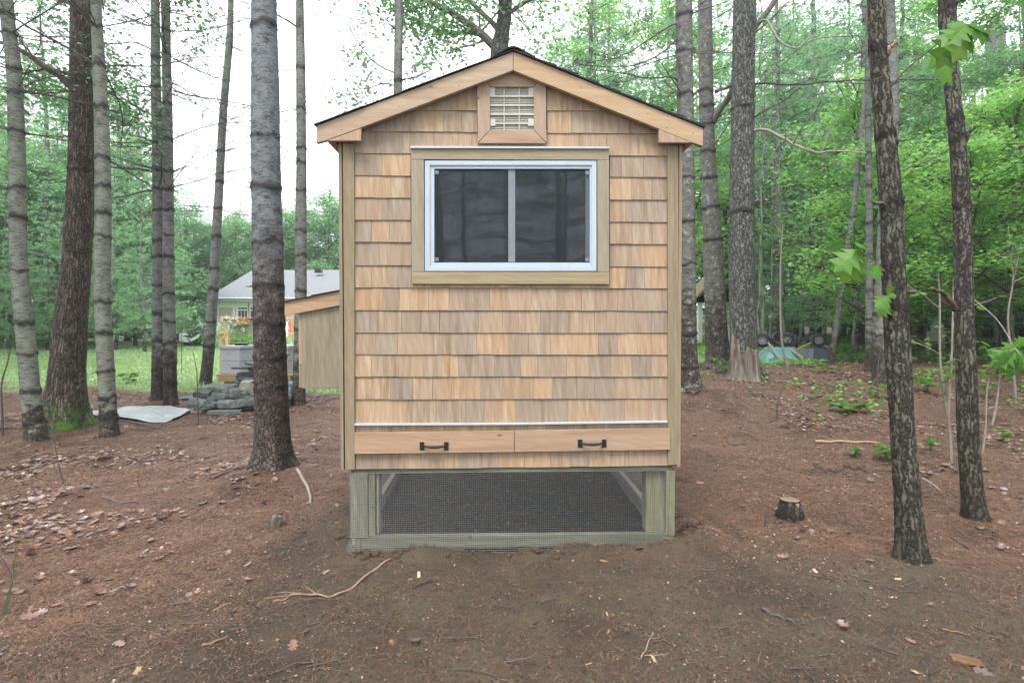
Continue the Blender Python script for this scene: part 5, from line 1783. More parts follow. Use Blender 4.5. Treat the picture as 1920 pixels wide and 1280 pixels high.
for a in [(382, 738, 28, 15, .1), (410, 729, 34, 14, .25), (376, 754, 32, 15, 0), (397, 749, 12, 13, .02), (416, 745, 30, 16, .05), (444, 737, 22, 16, .1), (461, 741, 24, 15, .08),
          (372, 764, 22, 10, -.05), (396, 761, 30, 12, -.06), (425, 757, 27, 14, -.04), (449, 756, 27, 15, -.04), (472, 752, 22, 17, -.05), (480, 742, 18, 12, .0), (437, 725, 20, 11, .3),
          (447, 718, 22, 13, .35), (425, 733, 14, 9, .2), (460, 729, 22, 10, .2), (483, 760, 18, 14, -.03), (478, 728, 18, 12, .2), (405, 738, 18, 10, .15), (520, 738, 22, 14, .2), (536, 744, 20, 13, .1),
          (524, 752, 24, 12, .05), (500, 748, 24, 16, .1), (500, 728, 24, 16, .3), (540, 732, 14, 10, .25)]:
    stone(a[0], a[1], a[2] * 1.12, a[3] * 1.15, a[4])
for k in range(16):      # hidden core of the heap, built of the same stones
    stone(rs.uniform(400, 545), rs.uniform(742, 762), 26, 14, rs.uniform(.15, .5))
# slate shards on top
for (x, y, w, h, rz) in ((468, 690, 62, 4, .1), (484, 684, 40, 5, -.2), (462, 702, 34, 9, .2), (482, 700, 30, 7, 0), (470, 710, 40, 8, -.1), (452, 708, 18, 10, .3), (486, 709, 26, 8, .2), (478, 692, 26, 6, .5), (490, 718, 30, 8, 0), (466, 717, 24, 7, .2)):
    o = stone(x, y, w, h, .35, 'slate', 'thin dark slate shard stacked on top of the stone pile', rz, 'slate_shard', 'dark slate shards on the stone pile', .1)
    o['category'] = 'slate'
o = stone(467, 725, 30, 25, .1, 'concrete', 'beige cast concrete block leaning on the stone pile', .2, 'concrete_block', None, .05, .12)
o['category'] = 'concrete block'
if 'group' in o: del o['group']
# flat paver, slab, timber edging, bag
pv = gnd(417, 778)
o = Geo().box(-.215, .215, -.12, .12, 0, .055).build('paver', M['paver'], None, bevel=.006)
o.location = (at(417, 778, pv[1])[0], pv[1] + .1, Hs(pv[0], pv[1]) + .0); o.rotation_euler = (0, 0, .25)
tag(o, 'flat green-grey paver lying in front of the stone pile', 'paver')
pv = gnd(352, 752)
o = Geo().prism([(-.2, 0), (.17, 0), (.16, .025), (-.1, .03)], -.14, .14).build('slate_slab', M['slate'], None, bevel=.004)
o.location = (pv[0], pv[1], Hs(pv[0], pv[1]) + .01); o.rotation_euler = (0, -.1, .3); tag(o, 'thin grey slab lying left of the stone pile', 'slab')
for (xa, ya, xb, yb, lb) in ((358, 776, 404, 774, 'weathered plank edging at the left foot of the stone pile'), (430, 772, 545, 766, 'long weathered plank edging along the foot of the stone pile')):
    a_, b_ = gnd(xa, ya), gnd(xb, yb)
    o = Geo().bar((a_[0], a_[1], Hs(a_[0], a_[1]) + .03), (b_[0], b_[1], Hs(b_[0], b_[1]) + .03), .04, .07).build('edging_plank', M['greywood'], None, bevel=.003)
    tag(o, lb, 'plank')
G_ = rock(Geo(), (0, 0, 0), .15, .1, .12, rs, None, 5)
o = G_.build('plastic_bag', M['tarp'], None, smooth=True); o.location = at(542, 727, Dp + .5)
tag(o, 'crumpled dark plastic bag behind the stone pile by the nest box', 'bag')

# ---- pale corrugated sheet on the ground
a_ = gnd(168, 782); b_ = gnd(352, 784); c_ = gnd(300, 772)
y0_, y1_ = gnd(250, 789)[1], gnd(250, 770)[1]
x0_, x1_ = at(158, 780, (y0_ + y1_) / 2)[0], at(352, 780, (y0_ + y1_) / 2)[0]
G_ = Geo(); n = 60
xx = np.linspace(x0_, x1_, 40)
yy = np.linspace(y0_, y1_, n)
gx_, gy_ = np.meshgrid(xx, yy)
gz_ = H(gx_.ravel(), gy_.ravel()).reshape(gx_.shape) + .012 + .018 * np.sin(np.clip((gx_ - x0_) / (x1_ - x0_), 0, 1) * PI) + .003 * np.sin((gy_ + gx_ * .35) * 60)
for lay in (0, .004):
    G_.add(np.stack([gx_.ravel(), gy_.ravel() + (gx_.ravel() - x0_) * -.15, gz_.ravel() + lay], 1), (np.arange(n - 1)[:, None, None] * 40 + np.arange(39)[None, :, None] + np.array([0, 1, 41, 40])[None, None]).reshape(-1, 4))
o = G_.build('corrugated_sheet', M['sheet'], None, smooth=True)
tag(o, 'pale bowed corrugated sheet lying on the needles between the pines', 'sheet')


# ---- beehives on their stand
def hive(x, y, z, rz, w, h, label, boxes=2):
    e = empty('beehive', (x, y, z), rz, label, 'beehive', 'pale painted beehives')
    hz = h / boxes
    for k in range(boxes):
        o_ = Geo().box(-w / 2, w / 2, -.2, .2, k * hz + .002, (k + 1) * hz - .002).build('hive_box', M['hive'], e, bevel=.004)
        for s_ in (-1, 1):
            Geo().box(-.05, .05, s_ * .2 - .003, s_ * .2 + .003, k * hz + hz * .62, k * hz + hz * .72).build('hand_hold', M['vinyl_grey'], o_)
        Geo().box(w / 2 - .003, w / 2 + .003, -.05, .05, k * hz + hz * .62, k * hz + hz * .72).build('hand_hold', M['vinyl_grey'], o_)
    Geo().box(-w / 2 - .02, w / 2 + .02, -.22, .22, h, h + .045).build('hive_lid', M['hive'], e, bevel=.003)
    return e


hb = at(444, 700, Dp + .9)
Dh = Dp + .9
zs_ = hb[2]
e = hive(at(443, 700, Dh)[0], Dh + .12, zs_, R(-20), .40, 47 * Dh / 1070, 'pale grey beehive with a dark brick on its lid, left of the dark pine')
o = Geo().box(-.09, .09, -.05, .05, 0, .035).build('lid_brick', M['iron'], None, bevel=.004)
o.location = (at(448, 648, Dh)[0], Dh + .1, zs_ + 47 * Dh / 1070 + .0455); tag(o, 'dark flat brick weighing down the beehive lid', 'brick')
hive(at(523, 700, Dh)[0], Dh + .2, zs_, R(-12), .40, 47 * Dh / 1070, 'pale beehive mostly hidden between the dark pine and the nest box')
sx0, sx1 = at(414, 705, Dh)[0], at(553, 705, Dh)[0]
e = empty('hive_stand', ((sx0 + sx1) / 2, Dh + .1, Hs((sx0 + sx1) / 2, Dh)), 0, 'low wooden stand carrying the two pale beehives', 'stand')
gz0 = Hs((sx0 + sx1) / 2, Dh)
hw = (sx1 - sx0) / 2
for k in range(3):
    Geo().box(-hw, hw, -.24 + k * .17, -.10 + k * .17, zs_ - gz0 - .03, zs_ - gz0 - .001).build('plank', M['timber'], e, bevel=.003)
for x in (-hw + .14, 0, hw - .14):
    for y in (-.15, .15):
        Geo().box(x - .045, x + .045, y - .045, y + .045, -.05, zs_ - gz0 - .031).build('leg', M['timber_z'], e, bevel=.003)
Geo().box(-hw + .02, hw - .02, -.235, -.20, zs_ - gz0 - .11, zs_ - gz0 - .032).build('apron', M['timber'], e, bevel=.003)

# ---- timber trellis frame behind the hives
Dt = 14.0
e = empty('timber_trellis', (at(422, 680, Dt)[0], Dt, Hs(-7, Dt)), 0, 'yellow timber post frame with diagonal braces behind the beehives', 'trellis')
def rel(px, py, D_, e_): 
    p_ = at(px, py, D_); return (p_[0] - e_.location.x, p_[1] - e_.location.y, p_[2] - e_.location.z)
for x, yt, off_ in ((415.5, 623, 0), (426.5, 617, .9)):
    t_ = rel(x, yt, Dt + off_, e)
    Geo().box(t_[0] - .045, t_[0] + .045, t_[1] - .045, t_[1] + .045, -.1, t_[2]).build('post', M['timber_z'], e, bevel=.004)
Geo().bar(rel(409, 624, Dt - .06, e), rel(430, 621, Dt - .06, e), .04, .07).build('cross_beam', M['timber'], e)
Geo().bar(rel(416, 636, Dt - .07, e), rel(426, 624, Dt - .07, e), .03, .05).build('brace', M['timber'], e)

# ---- the neighbours' house
Dh_ = 28.0
hx = lambda px, D_=Dh_: (px - 960) / 1070 * D_
zf = lambda py, D_=Dh_: CAM_H + (595 - py) / 1070 * D_
gz = Hs(-12, Dh_) - .1
xl, xr = hx(407), hx(905)
ze, zr_ = zf(562), zf(506, 32.5)
house = empty('bungalow', ((xl + xr) / 2, Dh_, 0), 0, 'single storey shingled house with a pale grey roof beyond the lawn', 'house')
ox_ = (xl + xr) / 2
Geo().box(xl - ox_, xr - ox_, 0, 9, gz, ze).build('wall', M['housewood'], house)
sg = Geo()
k = 0; z = zf(640)
while z < ze - .15:       # shingle courses on the end of the wall that shows
    x = xl - ox_
    while x < xr - ox_ - .1:
        w_ = rnd.uniform(.12, .22)
        if not (hx(444) - ox_ - .02 < x + w_ / 2 < hx(506) - ox_ and z > zf(606)):
            sg.add([(x, -.022, z), (x + w_ - .012, -.022, z), (x + w_ - .012, -.002, z), (x, -.002, z), (x, -.006, z + .19), (x + w_ - .012, -.006, z + .19), (x + w_ - .012, -.001, z + .19), (x, -.001, z + .19)],
                   [(0, 1, 2, 3), (4, 7, 6, 5), (0, 4, 5, 1), (2, 6, 7, 3), (1, 5, 6, 2), (0, 3, 7, 4)])
        x += w_
    z += .155
sg.build('wall_shingles', M['housewood'], house, kind='stuff')
Geo().box(xl - ox_ - .04, xl - ox_ + .10, -.03, -.0005, gz, ze - .2).build('corner_trim', M['white'], house)
Geo().box(xl - ox_ - .3, xr - ox_ + .3, -.35, -.031, ze - .10, ze + .10).build('gutter', M['white'], house, bevel=.02)
Geo().box(xl - ox_ - .05, xr - ox_, -.045, -.0232, ze - .38, ze - .12).build('frieze_board', M['white'], house)
rf = Geo()
ry = 4.6
A_ = (xl - ox_ - .3, -.4, ze + .06); B_ = (xr - ox_ + .3, -.4, ze + .06); C_ = (xr - ox_ + .3, ry, zr_); D_ = (hx(465, 32.5) - ox_ , ry, zr_)
D_ = (xl - ox_ - .3, ry, zr_)
bk_ = (xl - ox_ - .3, 9.4, ze + .06); bk2 = (xr - ox_ + .3, 9.4, ze + .06)
rf.add([A_, B_, C_, D_, bk_, bk2] + [(p[0], p[1], p[2] - .12) for p in (A_, B_, C_, D_, bk_, bk2)],
       [(0, 1, 2, 3), (3, 2, 5, 4), (6, 9, 8, 7), (9, 10, 11, 8), (0, 6, 7, 1), (4, 5, 11, 10), (0, 3, 9, 6), (3, 4, 10, 9), (1, 7, 8, 2), (2, 8, 11, 5)])
roof = rf.build('roof', M['asphalt_grey'], house)
rc = Geo()
for q in range(1, 26):
    f = q / 26
    y_, z_ = -.4 + (ry + .4) * f, ze + .06 + (zr_ - ze - .06) * f
    rc.add([(A_[0], y_ - .1, z_ + .004 - .04), (B_[0], y_ - .1, z_ + .004 - .04), (B_[0], y_ + .02, z_ + .028), (A_[0], y_ + .02, z_ + .028), (A_[0], y_ + .02, z_ - .01), (B_[0], y_ + .02, z_ - .01)],
           [(0, 1, 2, 3), (3, 2, 5, 4), (0, 4, 5, 1)])
rc.build('roof_courses', M['asphalt_grey'], roof, kind='stuff')
g3 = Geo().prism([(xl - ox_, ze)] * 0 + [(0, 0), (9, 0), (4.6, zr_ - ze - .14)], 0, .05)
v = g3.V[0]; g3.V[0] = np.stack([v[:, 1] + xl - ox_ - .001, v[:, 0], v[:, 2] + ze], 1)
g3.build('gable_end', M['housewood'], house)
Geo().box(hx(594, 31) - ox_ - .18, hx(594, 31) - ox_ + .18, 3.2, 3.5, zf(512, 31.5) , zf(507, 31.5) + .1).build('roof_vent', M['iron'], roof)
for wx0, wx1 in ((447, 466), (470, 489)):
    t0, t1 = zf(565), zf(597)
    a_, b_ = hx(wx0) - ox_, hx(wx1) - ox_
    fr = Geo()
    fr.box(a_ - .08, b_ + .08, -.075, -.024, t0 - .001, t0 + .12).box(a_ - .08, b_ + .08, -.075, -.024, t1 - .1, t1 + .001)
    fr.box(a_ - .08, a_ + .02, -.075, -.024, t1 + .002, t0 - .002).box(b_ - .02, b_ + .08, -.075, -.024, t1 + .002, t0 - .002)
    fr.box(a_ + .021, b_ - .021, -.065, -.027, (t0 + t1) / 2 - .03, (t0 + t1) / 2 + .03)
    wn_ = fr.build('window', M['white'], house)
    mt = Geo()
    for q in (1, 2): mt.box(a_ + (b_ - a_) * q / 3 - .012, a_ + (b_ - a_) * q / 3 + .012, -.050, -.036, t1 + .003, t0 - .003)
    mt.box(a_ + .022, b_ - .022, -.049, -.0355, (t0 * 3 + t1) / 4 - .012, (t0 * 3 + t1) / 4 + .012)
    mt.build('muntin', M['white'], wn_)
    for zz0, zz1 in ((t1, (t0 + t1) / 2), ((t0 + t1) / 2, t0)):
        Geo().box(a_ + .02, b_ - .02, -.034, -.028, zz0 + .03, zz1 - .03).build('pane', M['farglass'], wn_)
for x in (497, 440):
    Geo().box(hx(x) - ox_ - .05, hx(x) - ox_ + .05, -.08, -.03, gz, zf(566)).build('pilaster', M['white'], house)

# deck in front of the house
Dd = 24.0
dx_ = lambda px: (px - 960) / 1070 * Dd
dz = lambda py: CAM_H + (595 - py) / 1070 * Dd
deck = empty('house_deck', (dx_(500), Dd, 0), 0, 'raised timber deck with railing in front of the shingled house', 'deck')
o0 = dx_(500)
Geo().box(dx_(454) - o0, dx_(640) - o0, 0, 2.8, dz(628), dz(622)).build('deck_floor', M['timber'], deck)
Geo().box(dx_(452) - o0, dx_(642) - o0, -.06, -.001, dz(631), dz(621)).build('rim_board', M['timber'], deck)
for x in (459, 505, 552, 600):
    Geo().box(dx_(x) - o0 - .06, dx_(x) - o0 + .06, -.2, -.062, Hs(dx_(x), Dd) - .1, dz(597)).build('post', M['timber_z'], deck)
Geo().box(dx_(455) - o0, dx_(640) - o0, -.18, -.05, dz(600), dz(597.2)).build('hand_rail', M['timber'], deck)
x = 462.0
while x < 600:
    Geo().box(dx_(x) - o0 - .02, dx_(x) - o0 + .02, -.14, -.10, dz(620.5), dz(600.3)).build('baluster', M['timber_z'], deck); x += 5.2
sk = empty('board_screen', (dx_(448), Dd - .6, 0), 0, 'weathered vertical board screen at the left end of the deck', 'fence')
for k in range(7):
    xx_ = dx_(443.5) + k * .135 - dx_(448)
    Geo().box(xx_, xx_ + .125, 0, .02, Hs(dx_(448), Dd) - .1, dz(604 + rnd.uniform(-.4, .4))).build('board', M['greywood'], sk)
fb = empty('flower_box', (dx_(460), Dd - .75, dz(600)), 0, 'long planter of orange flowers on the deck rail', 'planter')
Geo().box(-.5, .5, -.1, .1, -.16, -.02).build('box', M['timber'], fb)
rf_ = np.random.default_rng(3)
V, F_, t = leaves(rf_.uniform([-.55, -.12, -.05], [.55, .12, .14], (260, 3)), .09, rf_)
Geo().add(V, F_, tint=t).build('flowers', M['orange_flower'], fb, kind='stuff')
V, F_, t = leaves(rf_.uniform([-.5, -.12, -.1], [.5, .12, .08], (200, 3)), .09, rf_)
Geo().add(V, F_, tint=t).build('leaves', M['herb'], fb, kind='stuff')
um = empty('closed_parasol', (dx_(476), Dd + .3, dz(622)), 0, 'closed grey parasol standing on the deck', 'parasol')
Geo().tube([(0, 0, 0), (0, 0, dz(545) - dz(622))], .025, 8).build('pole', M['vinyl_grey'], um)
Geo().lathe([(.02, dz(547) - dz(622)), (.07, dz(558) - dz(622)), (.13, dz(580) - dz(622)), (.17, dz(592) - dz(622)), (.10, dz(595) - dz(622))], 10).build('canopy', M['fabric_grey'], um)
Geo().lathe([(0, .06), (.3, .06), (.32, 0)], 14).build('base', M['iron'], um)
pl = empty('deck_table', (dx_(472), Dd + 1.0, dz(622)), 0, 'low dark table on the deck behind the rail', 'table')
Geo().box(-.4, .4, -.3, .3, .3, .36).build('table_top', M['iron'], pl)
for sx in (-.35, .35):
    for sy_ in (-.25, .25): Geo().box(sx - .03, sx + .03, sy_ - .03, sy_ + .03, 0, .299).build('leg', M['iron'], pl)
# folded flag coloured cloth and pot beside the deck, seen left of the nest box
dk_ = empty('striped_chair', (dx_(547), Dd - .9, Hs(dx_(547), Dd)), 0, 'red and white striped folding chair beside the deck, just left of the nest box', 'chair')
for q in range(5):
    Geo().box(-.28 + q * .11, -.28 + q * .11 + .1, .1, .13, .45, 1.1).build('stripe', plain('stripe_red', (.55, .08, .1)) if q % 2 == 0 and q == 0 else (bpy.data.materials['stripe_red'] if q % 2 == 0 else M['fabric_white']), dk_)
Geo().box(-.28, .27, -.35, .09, .42, .45).build('seat', M['fabric_white'], dk_)
for sx in (-.26, .25):
    for sy_ in (-.33, .08): Geo().box(sx - .015, sx + .015, sy_ - .015, sy_ + .015, 0, .418).build('leg', M['white'], dk_)


# shrubs: white hydrangeas by the deck, garden plants
def shrub(x, y, w, h, label, cat, n=700, fl=0, leafm='leaf_bright', name='shrub', group=None, size=.08, seed=0):
    rng = np.random.default_rng(seed + int(abs(x) * 100))
    e_ = empty(name, (x, y, Hs(x, y)), 0, label, cat, group)
    S_ = Geo()
    tips = []
    for k in range(12):
        a = rng.uniform(0, 6.28)
        P_ = wavy((0, 0, -.05), (math.cos(a) * .5 * w / h, math.sin(a) * .5 * w / h, 1), h * rng.uniform(.5, .9), 5, rng, .12)
        S_.tube(P_, np.linspace(.014, .005, 6), 4, cap=False)
        tips += [P_[q] for q in (2, 3, 4, 5)]
    S_.build('stems', M['twig'], e_)
    tips = np.array(tips)
    P_ = tips[rng.integers(0, len(tips), n)] + rng.normal(0, 1, (n, 3)) * np.array([w * .22, w * .22, h * .16])
    P_[:, 2] = np.abs(P_[:, 2])
    V, F_, t = leaves(P_, size, rng, .5)
    Geo().add(V, F_, tint=t).build('leaves', M[leafm], e_, kind='stuff')
    if fl:
        FG = Geo()
        for k in range(fl):
            a = rng.uniform(0, 6.28); el = rng.uniform(.1, 1.4)
            c_ = np.array([math.cos(a) * math.cos(el) * w * .55, math.sin(a) * math.cos(el) * w * .55, h * (.45 + .55 * math.sin(el))])
            V, F_, t = leaves(c_ + rng.normal(0, .035, (24, 3)), .05, rng, 1.0)
            FG.add(V, F_, tint=t)
        FG.build('flower_heads', M['white_flower'], e_)
    return e_


for px, d, w, h, fl, lb in ((432, 23.0, 1.5, 1.3, 26, 'white hydrangea bush left of the deck'), (385, 25.5, 1.8, 1.0, 18, 'low white hydrangea at the left corner of the house'), (535, 22.0, 1.2, .9, 8, 'green bush before the deck seen left of the nest box'),
                            (548, 19.0, .9, .7, 3, 'leafy garden plant left of the nest box'), (470, 23.0, 1.0, .7, 0, 'low bush under the deck edge'), (492, 17, .8, .6, 0, 'leafy garden plant behind the dark pine'), (360, 27, 2.0, 1.3, 12, 'flowering bush at the corner of the lawn')):
    shrub(hx(px, d), d, w, h, lb, 'bush', 900, fl, 'leaf_bright', 'garden_bush', None, .10, 5)

# ---- hammock seat, cart, hook and lantern on the lawn
Dm = 25.0
hm = empty('hammock', (hx(360, Dm), Dm, Hs(hx(360, Dm), Dm)), 0, 'white fringed hammock slung low at the far side of the lawn', 'hammock')
bx0 = hm.location.x; bz0 = hm.location.z
xx = np.linspace(hx(337, Dm) - bx0, hx(383, Dm) - bx0, 15)
G_ = Geo()
for a in range(14):
    for lay in (0,):
        z_ = lambda q: zf(625, Dm) - bz0 - .22 * math.sin(PI * q / 14)
        G_.add([(xx[a], -.4, z_(a) + .0), (xx[a + 1], -.4, z_(a + 1)), (xx[a + 1], .4, z_(a + 1) + .02), (xx[a], .4, z_(a) + .02), (xx[a], -.42, z_(a) - .14), (xx[a + 1], -.42, z_(a + 1) - .14)], [(0, 1, 2, 3), (4, 5, 1, 0)])
G_.build('cloth', M['fabric_white'], hm)
Geo().tube([(xx[0], 0, z_(0)), (xx[0] - .25, 0, 0)], .02, 6).tube([(xx[-1], 0, z_(14)), (xx[-1] + .3, 0, 0)], .02, 6).tube([(xx[8], -.5, zf(632, Dm) - bz0), (xx[10], -.3, 0)], .02, 6).build('stand', M['iron'], hm)
cn = empty('fire_bowl_cover', (hx(354, Dm), Dm + .8, Hs(hx(354, Dm), Dm)), 0, 'dark peaked cover above the white hammock', 'cover')
Geo().lathe([(0, zf(616, Dm)), (.05, zf(620, Dm)), (.28, zf(624, Dm)), (.42, zf(628, Dm)), (.4, .0)], 10).build('cover', M['fabric_dark'], cn)
o = Geo().box(-.45, .45, -.25, .25, .02, .5).build('storage_box', M['fabric_dark'], None, bevel=.03)
o.location = (hx(363, Dm), Dm + .2, Hs(hx(363, Dm), Dm)); tag(o, 'dark square box standing under the hammock', 'box')
Ds = 12.5
sh = empty('shepherd_hook', (hx(339.5, Ds), Ds, Hs(hx(339.5, Ds), Ds)), 0, 'thin black shepherd hook stake on the lawn', 'plant hook')
hh = zf(617, Ds) - sh.location.z
t = np.linspace(0, PI, 8)
Geo().tube(np.vstack([[0, 0, -.1], [0, 0, hh]] + [np.array([.06 - .06 * math.cos(q), 0, hh + .06 * math.sin(q)]) for q in t]), .006, 6).build('stake', M['iron'], sh)
Dl = 16
ln_ = empty('garden_lantern', (hx(330, Dl), Dl, Hs(hx(330, Dl), Dl)), 0, 'dark lantern on a post just right of the close pair of pines', 'lantern')
z1_ = zf(640, Dl) - ln_.location.z
Geo().tube([(0, 0, -.1), (0, 0, z1_ - .01)], .02, 6).build('post', M['iron'], ln_)
Geo().lathe([(0, z1_ + .3), (.09, z1_ + .22), (.075, z1_ + .2), (.075, z1_ + .02), (.09, z1_), (0, z1_)], 8).build('lantern_head', M['iron'], ln_)

# ---- wheelbarrows turned upside down
def barrow(px0, px1, pyt, pyb, D_, mat, label, wheels, rz=0.0):
    cx_ = hx((px0 + px1) / 2, D_); g0 = Hs(cx_, D_)
    e_ = empty('wheelbarrow', (cx_, D_, g0), rz, label, 'wheelbarrow', 'upturned wheelbarrows under the trees')
    w = (px1 - px0) / 1070 * D_; h = zf(pyt, D_) - g0
    # tray: upside down, wide rim on the ground, small floor on top
    def ring(wd, dp, z, ch):
        return [(-wd / 2 + ch, -dp / 2, z), (wd / 2 - ch, -dp / 2, z), (wd / 2, -dp / 2 + ch, z), (wd / 2, dp / 2 - ch, z), (wd / 2 - ch, dp / 2, z), (-wd / 2 + ch, dp / 2, z), (-wd / 2, dp / 2 - ch, z), (-wd / 2, -dp / 2 + ch, z)]
    rings = [ring(w * 1.03, .78, 0.0, .08), ring(w * 1.03, .78, .025, .08), ring(w * .98, .72, .03, .08), ring(w * .62, .44, h * .92, .07), ring(w * .56, .38, h, .06)]
    V = [p_ for r_ in rings for p_ in r_]
    F_ = [(a * 8 + b, a * 8 + (b + 1) % 8, a * 8 + 8 + (b + 1) % 8, a * 8 + 8 + b) for a in range(4) for b in range(8)]
    F_ += [(32, 33, 34, 35), (32, 35, 36, 39), (36, 37, 38, 39)]
    Geo().add(V, F_).build('tray', M[mat], e_, bevel=.012)
    return e_, w, h, cx_, g0


Dw = 12.2
e_, w, h, cx_, g0 = barrow(1424, 1502, 650, 681, Dw, 'teal', 'teal plastic wheelbarrow lying upside down, wheels in the air', None)


def wheel(parent, x, y, z, r, w_, ax, rimmat):
    G_ = Geo(); n = 22
    prof = [(r - .065, -w_ / 2), (r - .02, -w_ / 2), (r, -w_ / 4), (r + .004, 0), (r, w_ / 4), (r - .02, w_ / 2), (r - .065, w_ / 2)]
    G_.lathe(prof, n)
    Mx = np.array(Matrix.Rotation(ax, 3, 'Z') @ Matrix.Rotation(PI / 2, 3, 'Y'))
    G_.V[0] = G_.V[0] @ Mx.T + np.array([x, y, z])
    wh = G_.build('tyre', M['rubber'], parent, smooth=True)
    G2 = Geo(); G2.lathe([(0, w_ * .30), (.03, w_ * .42), (.035, w_ * .2), (r - .07, w_ * .18), (r - .064, w_ * .42), (r - .064, -w_ * .42), (r - .07, -w_ * .18), (.035, -w_ * .2), (.03, -w_ * .42), (0, -w_ * .3)], n)
    G2.V[0] = G2.V[0] @ Mx.T + np.array([x, y, z])
    G2.build('rim', M[rimmat], wh)
    return wh


def rp(px, py, D_):
    p_ = at(px, py, D_); return np.array([p_[0] - cx_, p_[1] - Dw, p_[2] - g0])


a_ = rp(1428, 637, Dw); wheel(e_, a_[0], -.05, a_[2], .155, .11, R(65), 'rim')
a_ = rp(1472, 635, Dw + .55); wheel(e_, a_[0], .45, a_[2], .15, .11, R(70), 'rim')
fg = Geo()
for pts in ([(1443, 634), (1462, 637)], ):
    fg.tube([rp(pts[0][0], pts[0][1], Dw), rp(pts[1][0], pts[1][1], Dw)], .016, 6)
fg.tube([rp(1449, 627, Dw - .1), rp(1451, 640, Dw - .1), rp(1453, 652, Dw - .1)], .018, 6)
fg.tube([rp(1491, 628, Dw - .1), rp(1492, 640, Dw - .1), rp(1494, 652, Dw - .1)], .018, 6)
fg.tube([rp(1446, 628, Dw), rp(1445, 647, Dw)], .014, 6)
fg.tube([rp(1484, 628, Dw), rp(1474, 645, Dw)], .014, 6)
fg.tube([rp(1428, 637, Dw), rp(1450, 636, Dw)], .012, 6)
fg.tube([rp(1452, 642, Dw - .1), rp(1470, 646, Dw - .1), rp(1492, 642, Dw - .1)], .014, 6)
fg.build('frame', M['iron'], e_, smooth=True)
tb = Geo().prism([tuple(rp(1452, 641, Dw - .12)[[0, 2]]), tuple(rp(1463, 645, Dw - .12)[[0, 2]]), tuple(rp(1480, 645, Dw - .12)[[0, 2]]), tuple(rp(1492, 641, Dw - .12)[[0, 2]]), tuple(rp(1492, 648, Dw - .12)[[0, 2]]), tuple(rp(1476, 652, Dw - .12)[[0, 2]]), tuple(rp(1456, 650, Dw - .12)[[0, 2]])], -.16, -.12)
tb.build('cross_tray', M['iron'], e_, bevel=.004)
Geo().bar(rp(1440, 642, Dw - .2), rp(1466, 677, Dw - .45), .035).build('handle', M['greywood'], e_)
Geo().bar(rp(1478, 652, Dw - .2), rp(1514, 677, Dw - .5), .035).build('handle', M['greywood'], e_)
Dw_, cx0, g00 = Dw, cx_, g0
Dw = 12.5
e2_, w, h, cx_, g0 = barrow(1500, 1556, 652, 681, Dw, 'blackplastic', 'grey-black wheelbarrow lying upside down next to the teal one', None, .0)
a_ = rp(1531, 637, Dw); wheel(e2_, a_[0], -.1, a_[2], .15, .1, R(60), 'rim')
a_ = rp(1524, 634, Dw + .5); wheel(e2_, a_[0] - .03, .45, a_[2], .15, .1, R(75), 'rim')
fg = Geo()
fg.tube([rp(1493, 645, Dw), rp(1515, 643, Dw), rp(1528, 640, Dw)], .014, 6)
fg.tube([rp(1524, 640, Dw - .1), rp(1523, 662, Dw - .2)], .014, 6).tube([rp(1540, 636, Dw - .1), rp(1539, 660, Dw - .2)], .014, 6)
fg.tube([rp(1496, 630, Dw + .1), rp(1505, 642, Dw)], .012, 6)
fg.build('frame', M['iron'], e2_, smooth=True)
Geo().bar(rp(1490, 658, Dw - .2), rp(1522, 642, Dw), .035).build('handle', M['timber'], e2_)
Geo().bar(rp(1556, 652, Dw - .1), rp(1530, 640, Dw + .3), .03).build('handle', M['greywood'], e2_)
st_ = rock(Geo(), (0, 0, 0), .16, .12, .10, rs).build('boulder', M['stone'], None, bevel=.01)
st_.location = tuple(gnd(1576, 646) + np.array([0, 0, .05])); tag(st_, 'small dark rock behind the black wheelbarrow', 'rock')

# ---- split weathered stump in front of the broad trunk
b_ = gnd(1396, 712)
b_[1] -= .0
stump = empty('split_stump', (b_[0], b_[1], Hs(b_[0], b_[1])), 0, 'tall weathered grey stump with a jagged split top', 'stump')
k_ = b_[1] / 1070
SG_ = Geo(); n = 40
for ins in (0,):
    V = []; rows = 9
    for r_ in range(rows):
        f = r_ / (rows - 1)
        for a in range(n):
            an = a / n * 2 * PI
            topz = (.50 + .40 * max(0, math.cos(an - PI) - .35) + .12 * math.sin(an * 7) + .08 * math.sin(an * 13 + 1)) * .95
            topz = max(topz, .2) * (84 * k_) / .86
            rad = (26 * k_) * (1.18 - .28 * f + .25 * math.exp(-f * 7) * (1 + .4 * math.cos(an * 5)))
            rad += .008 * math.sin(an * 17) + .006 * math.sin(an * 29)
            V.append((math.cos(an) * rad, math.sin(an) * rad * .8, -.05 + (topz + .05) * f))
    V += [(v[0] * .7, v[1] * .7, v[2] - .10) for v in V[-n:]]
    F_ = [(a * n + b, a * n + (b + 1) % n, a * n + n + (b + 1) % n, a * n + n + b) for a in range(rows) for b in range(n)]
    SG_.add(V, F_)
    c0 = len(V)
SG_.build('stump_wood', M['stumpwood'], stump)
Geo().lathe([(.0, .3), (24 * k_ * .7, .28)], 20).build('rotten_core', M['darkwood'], stump)

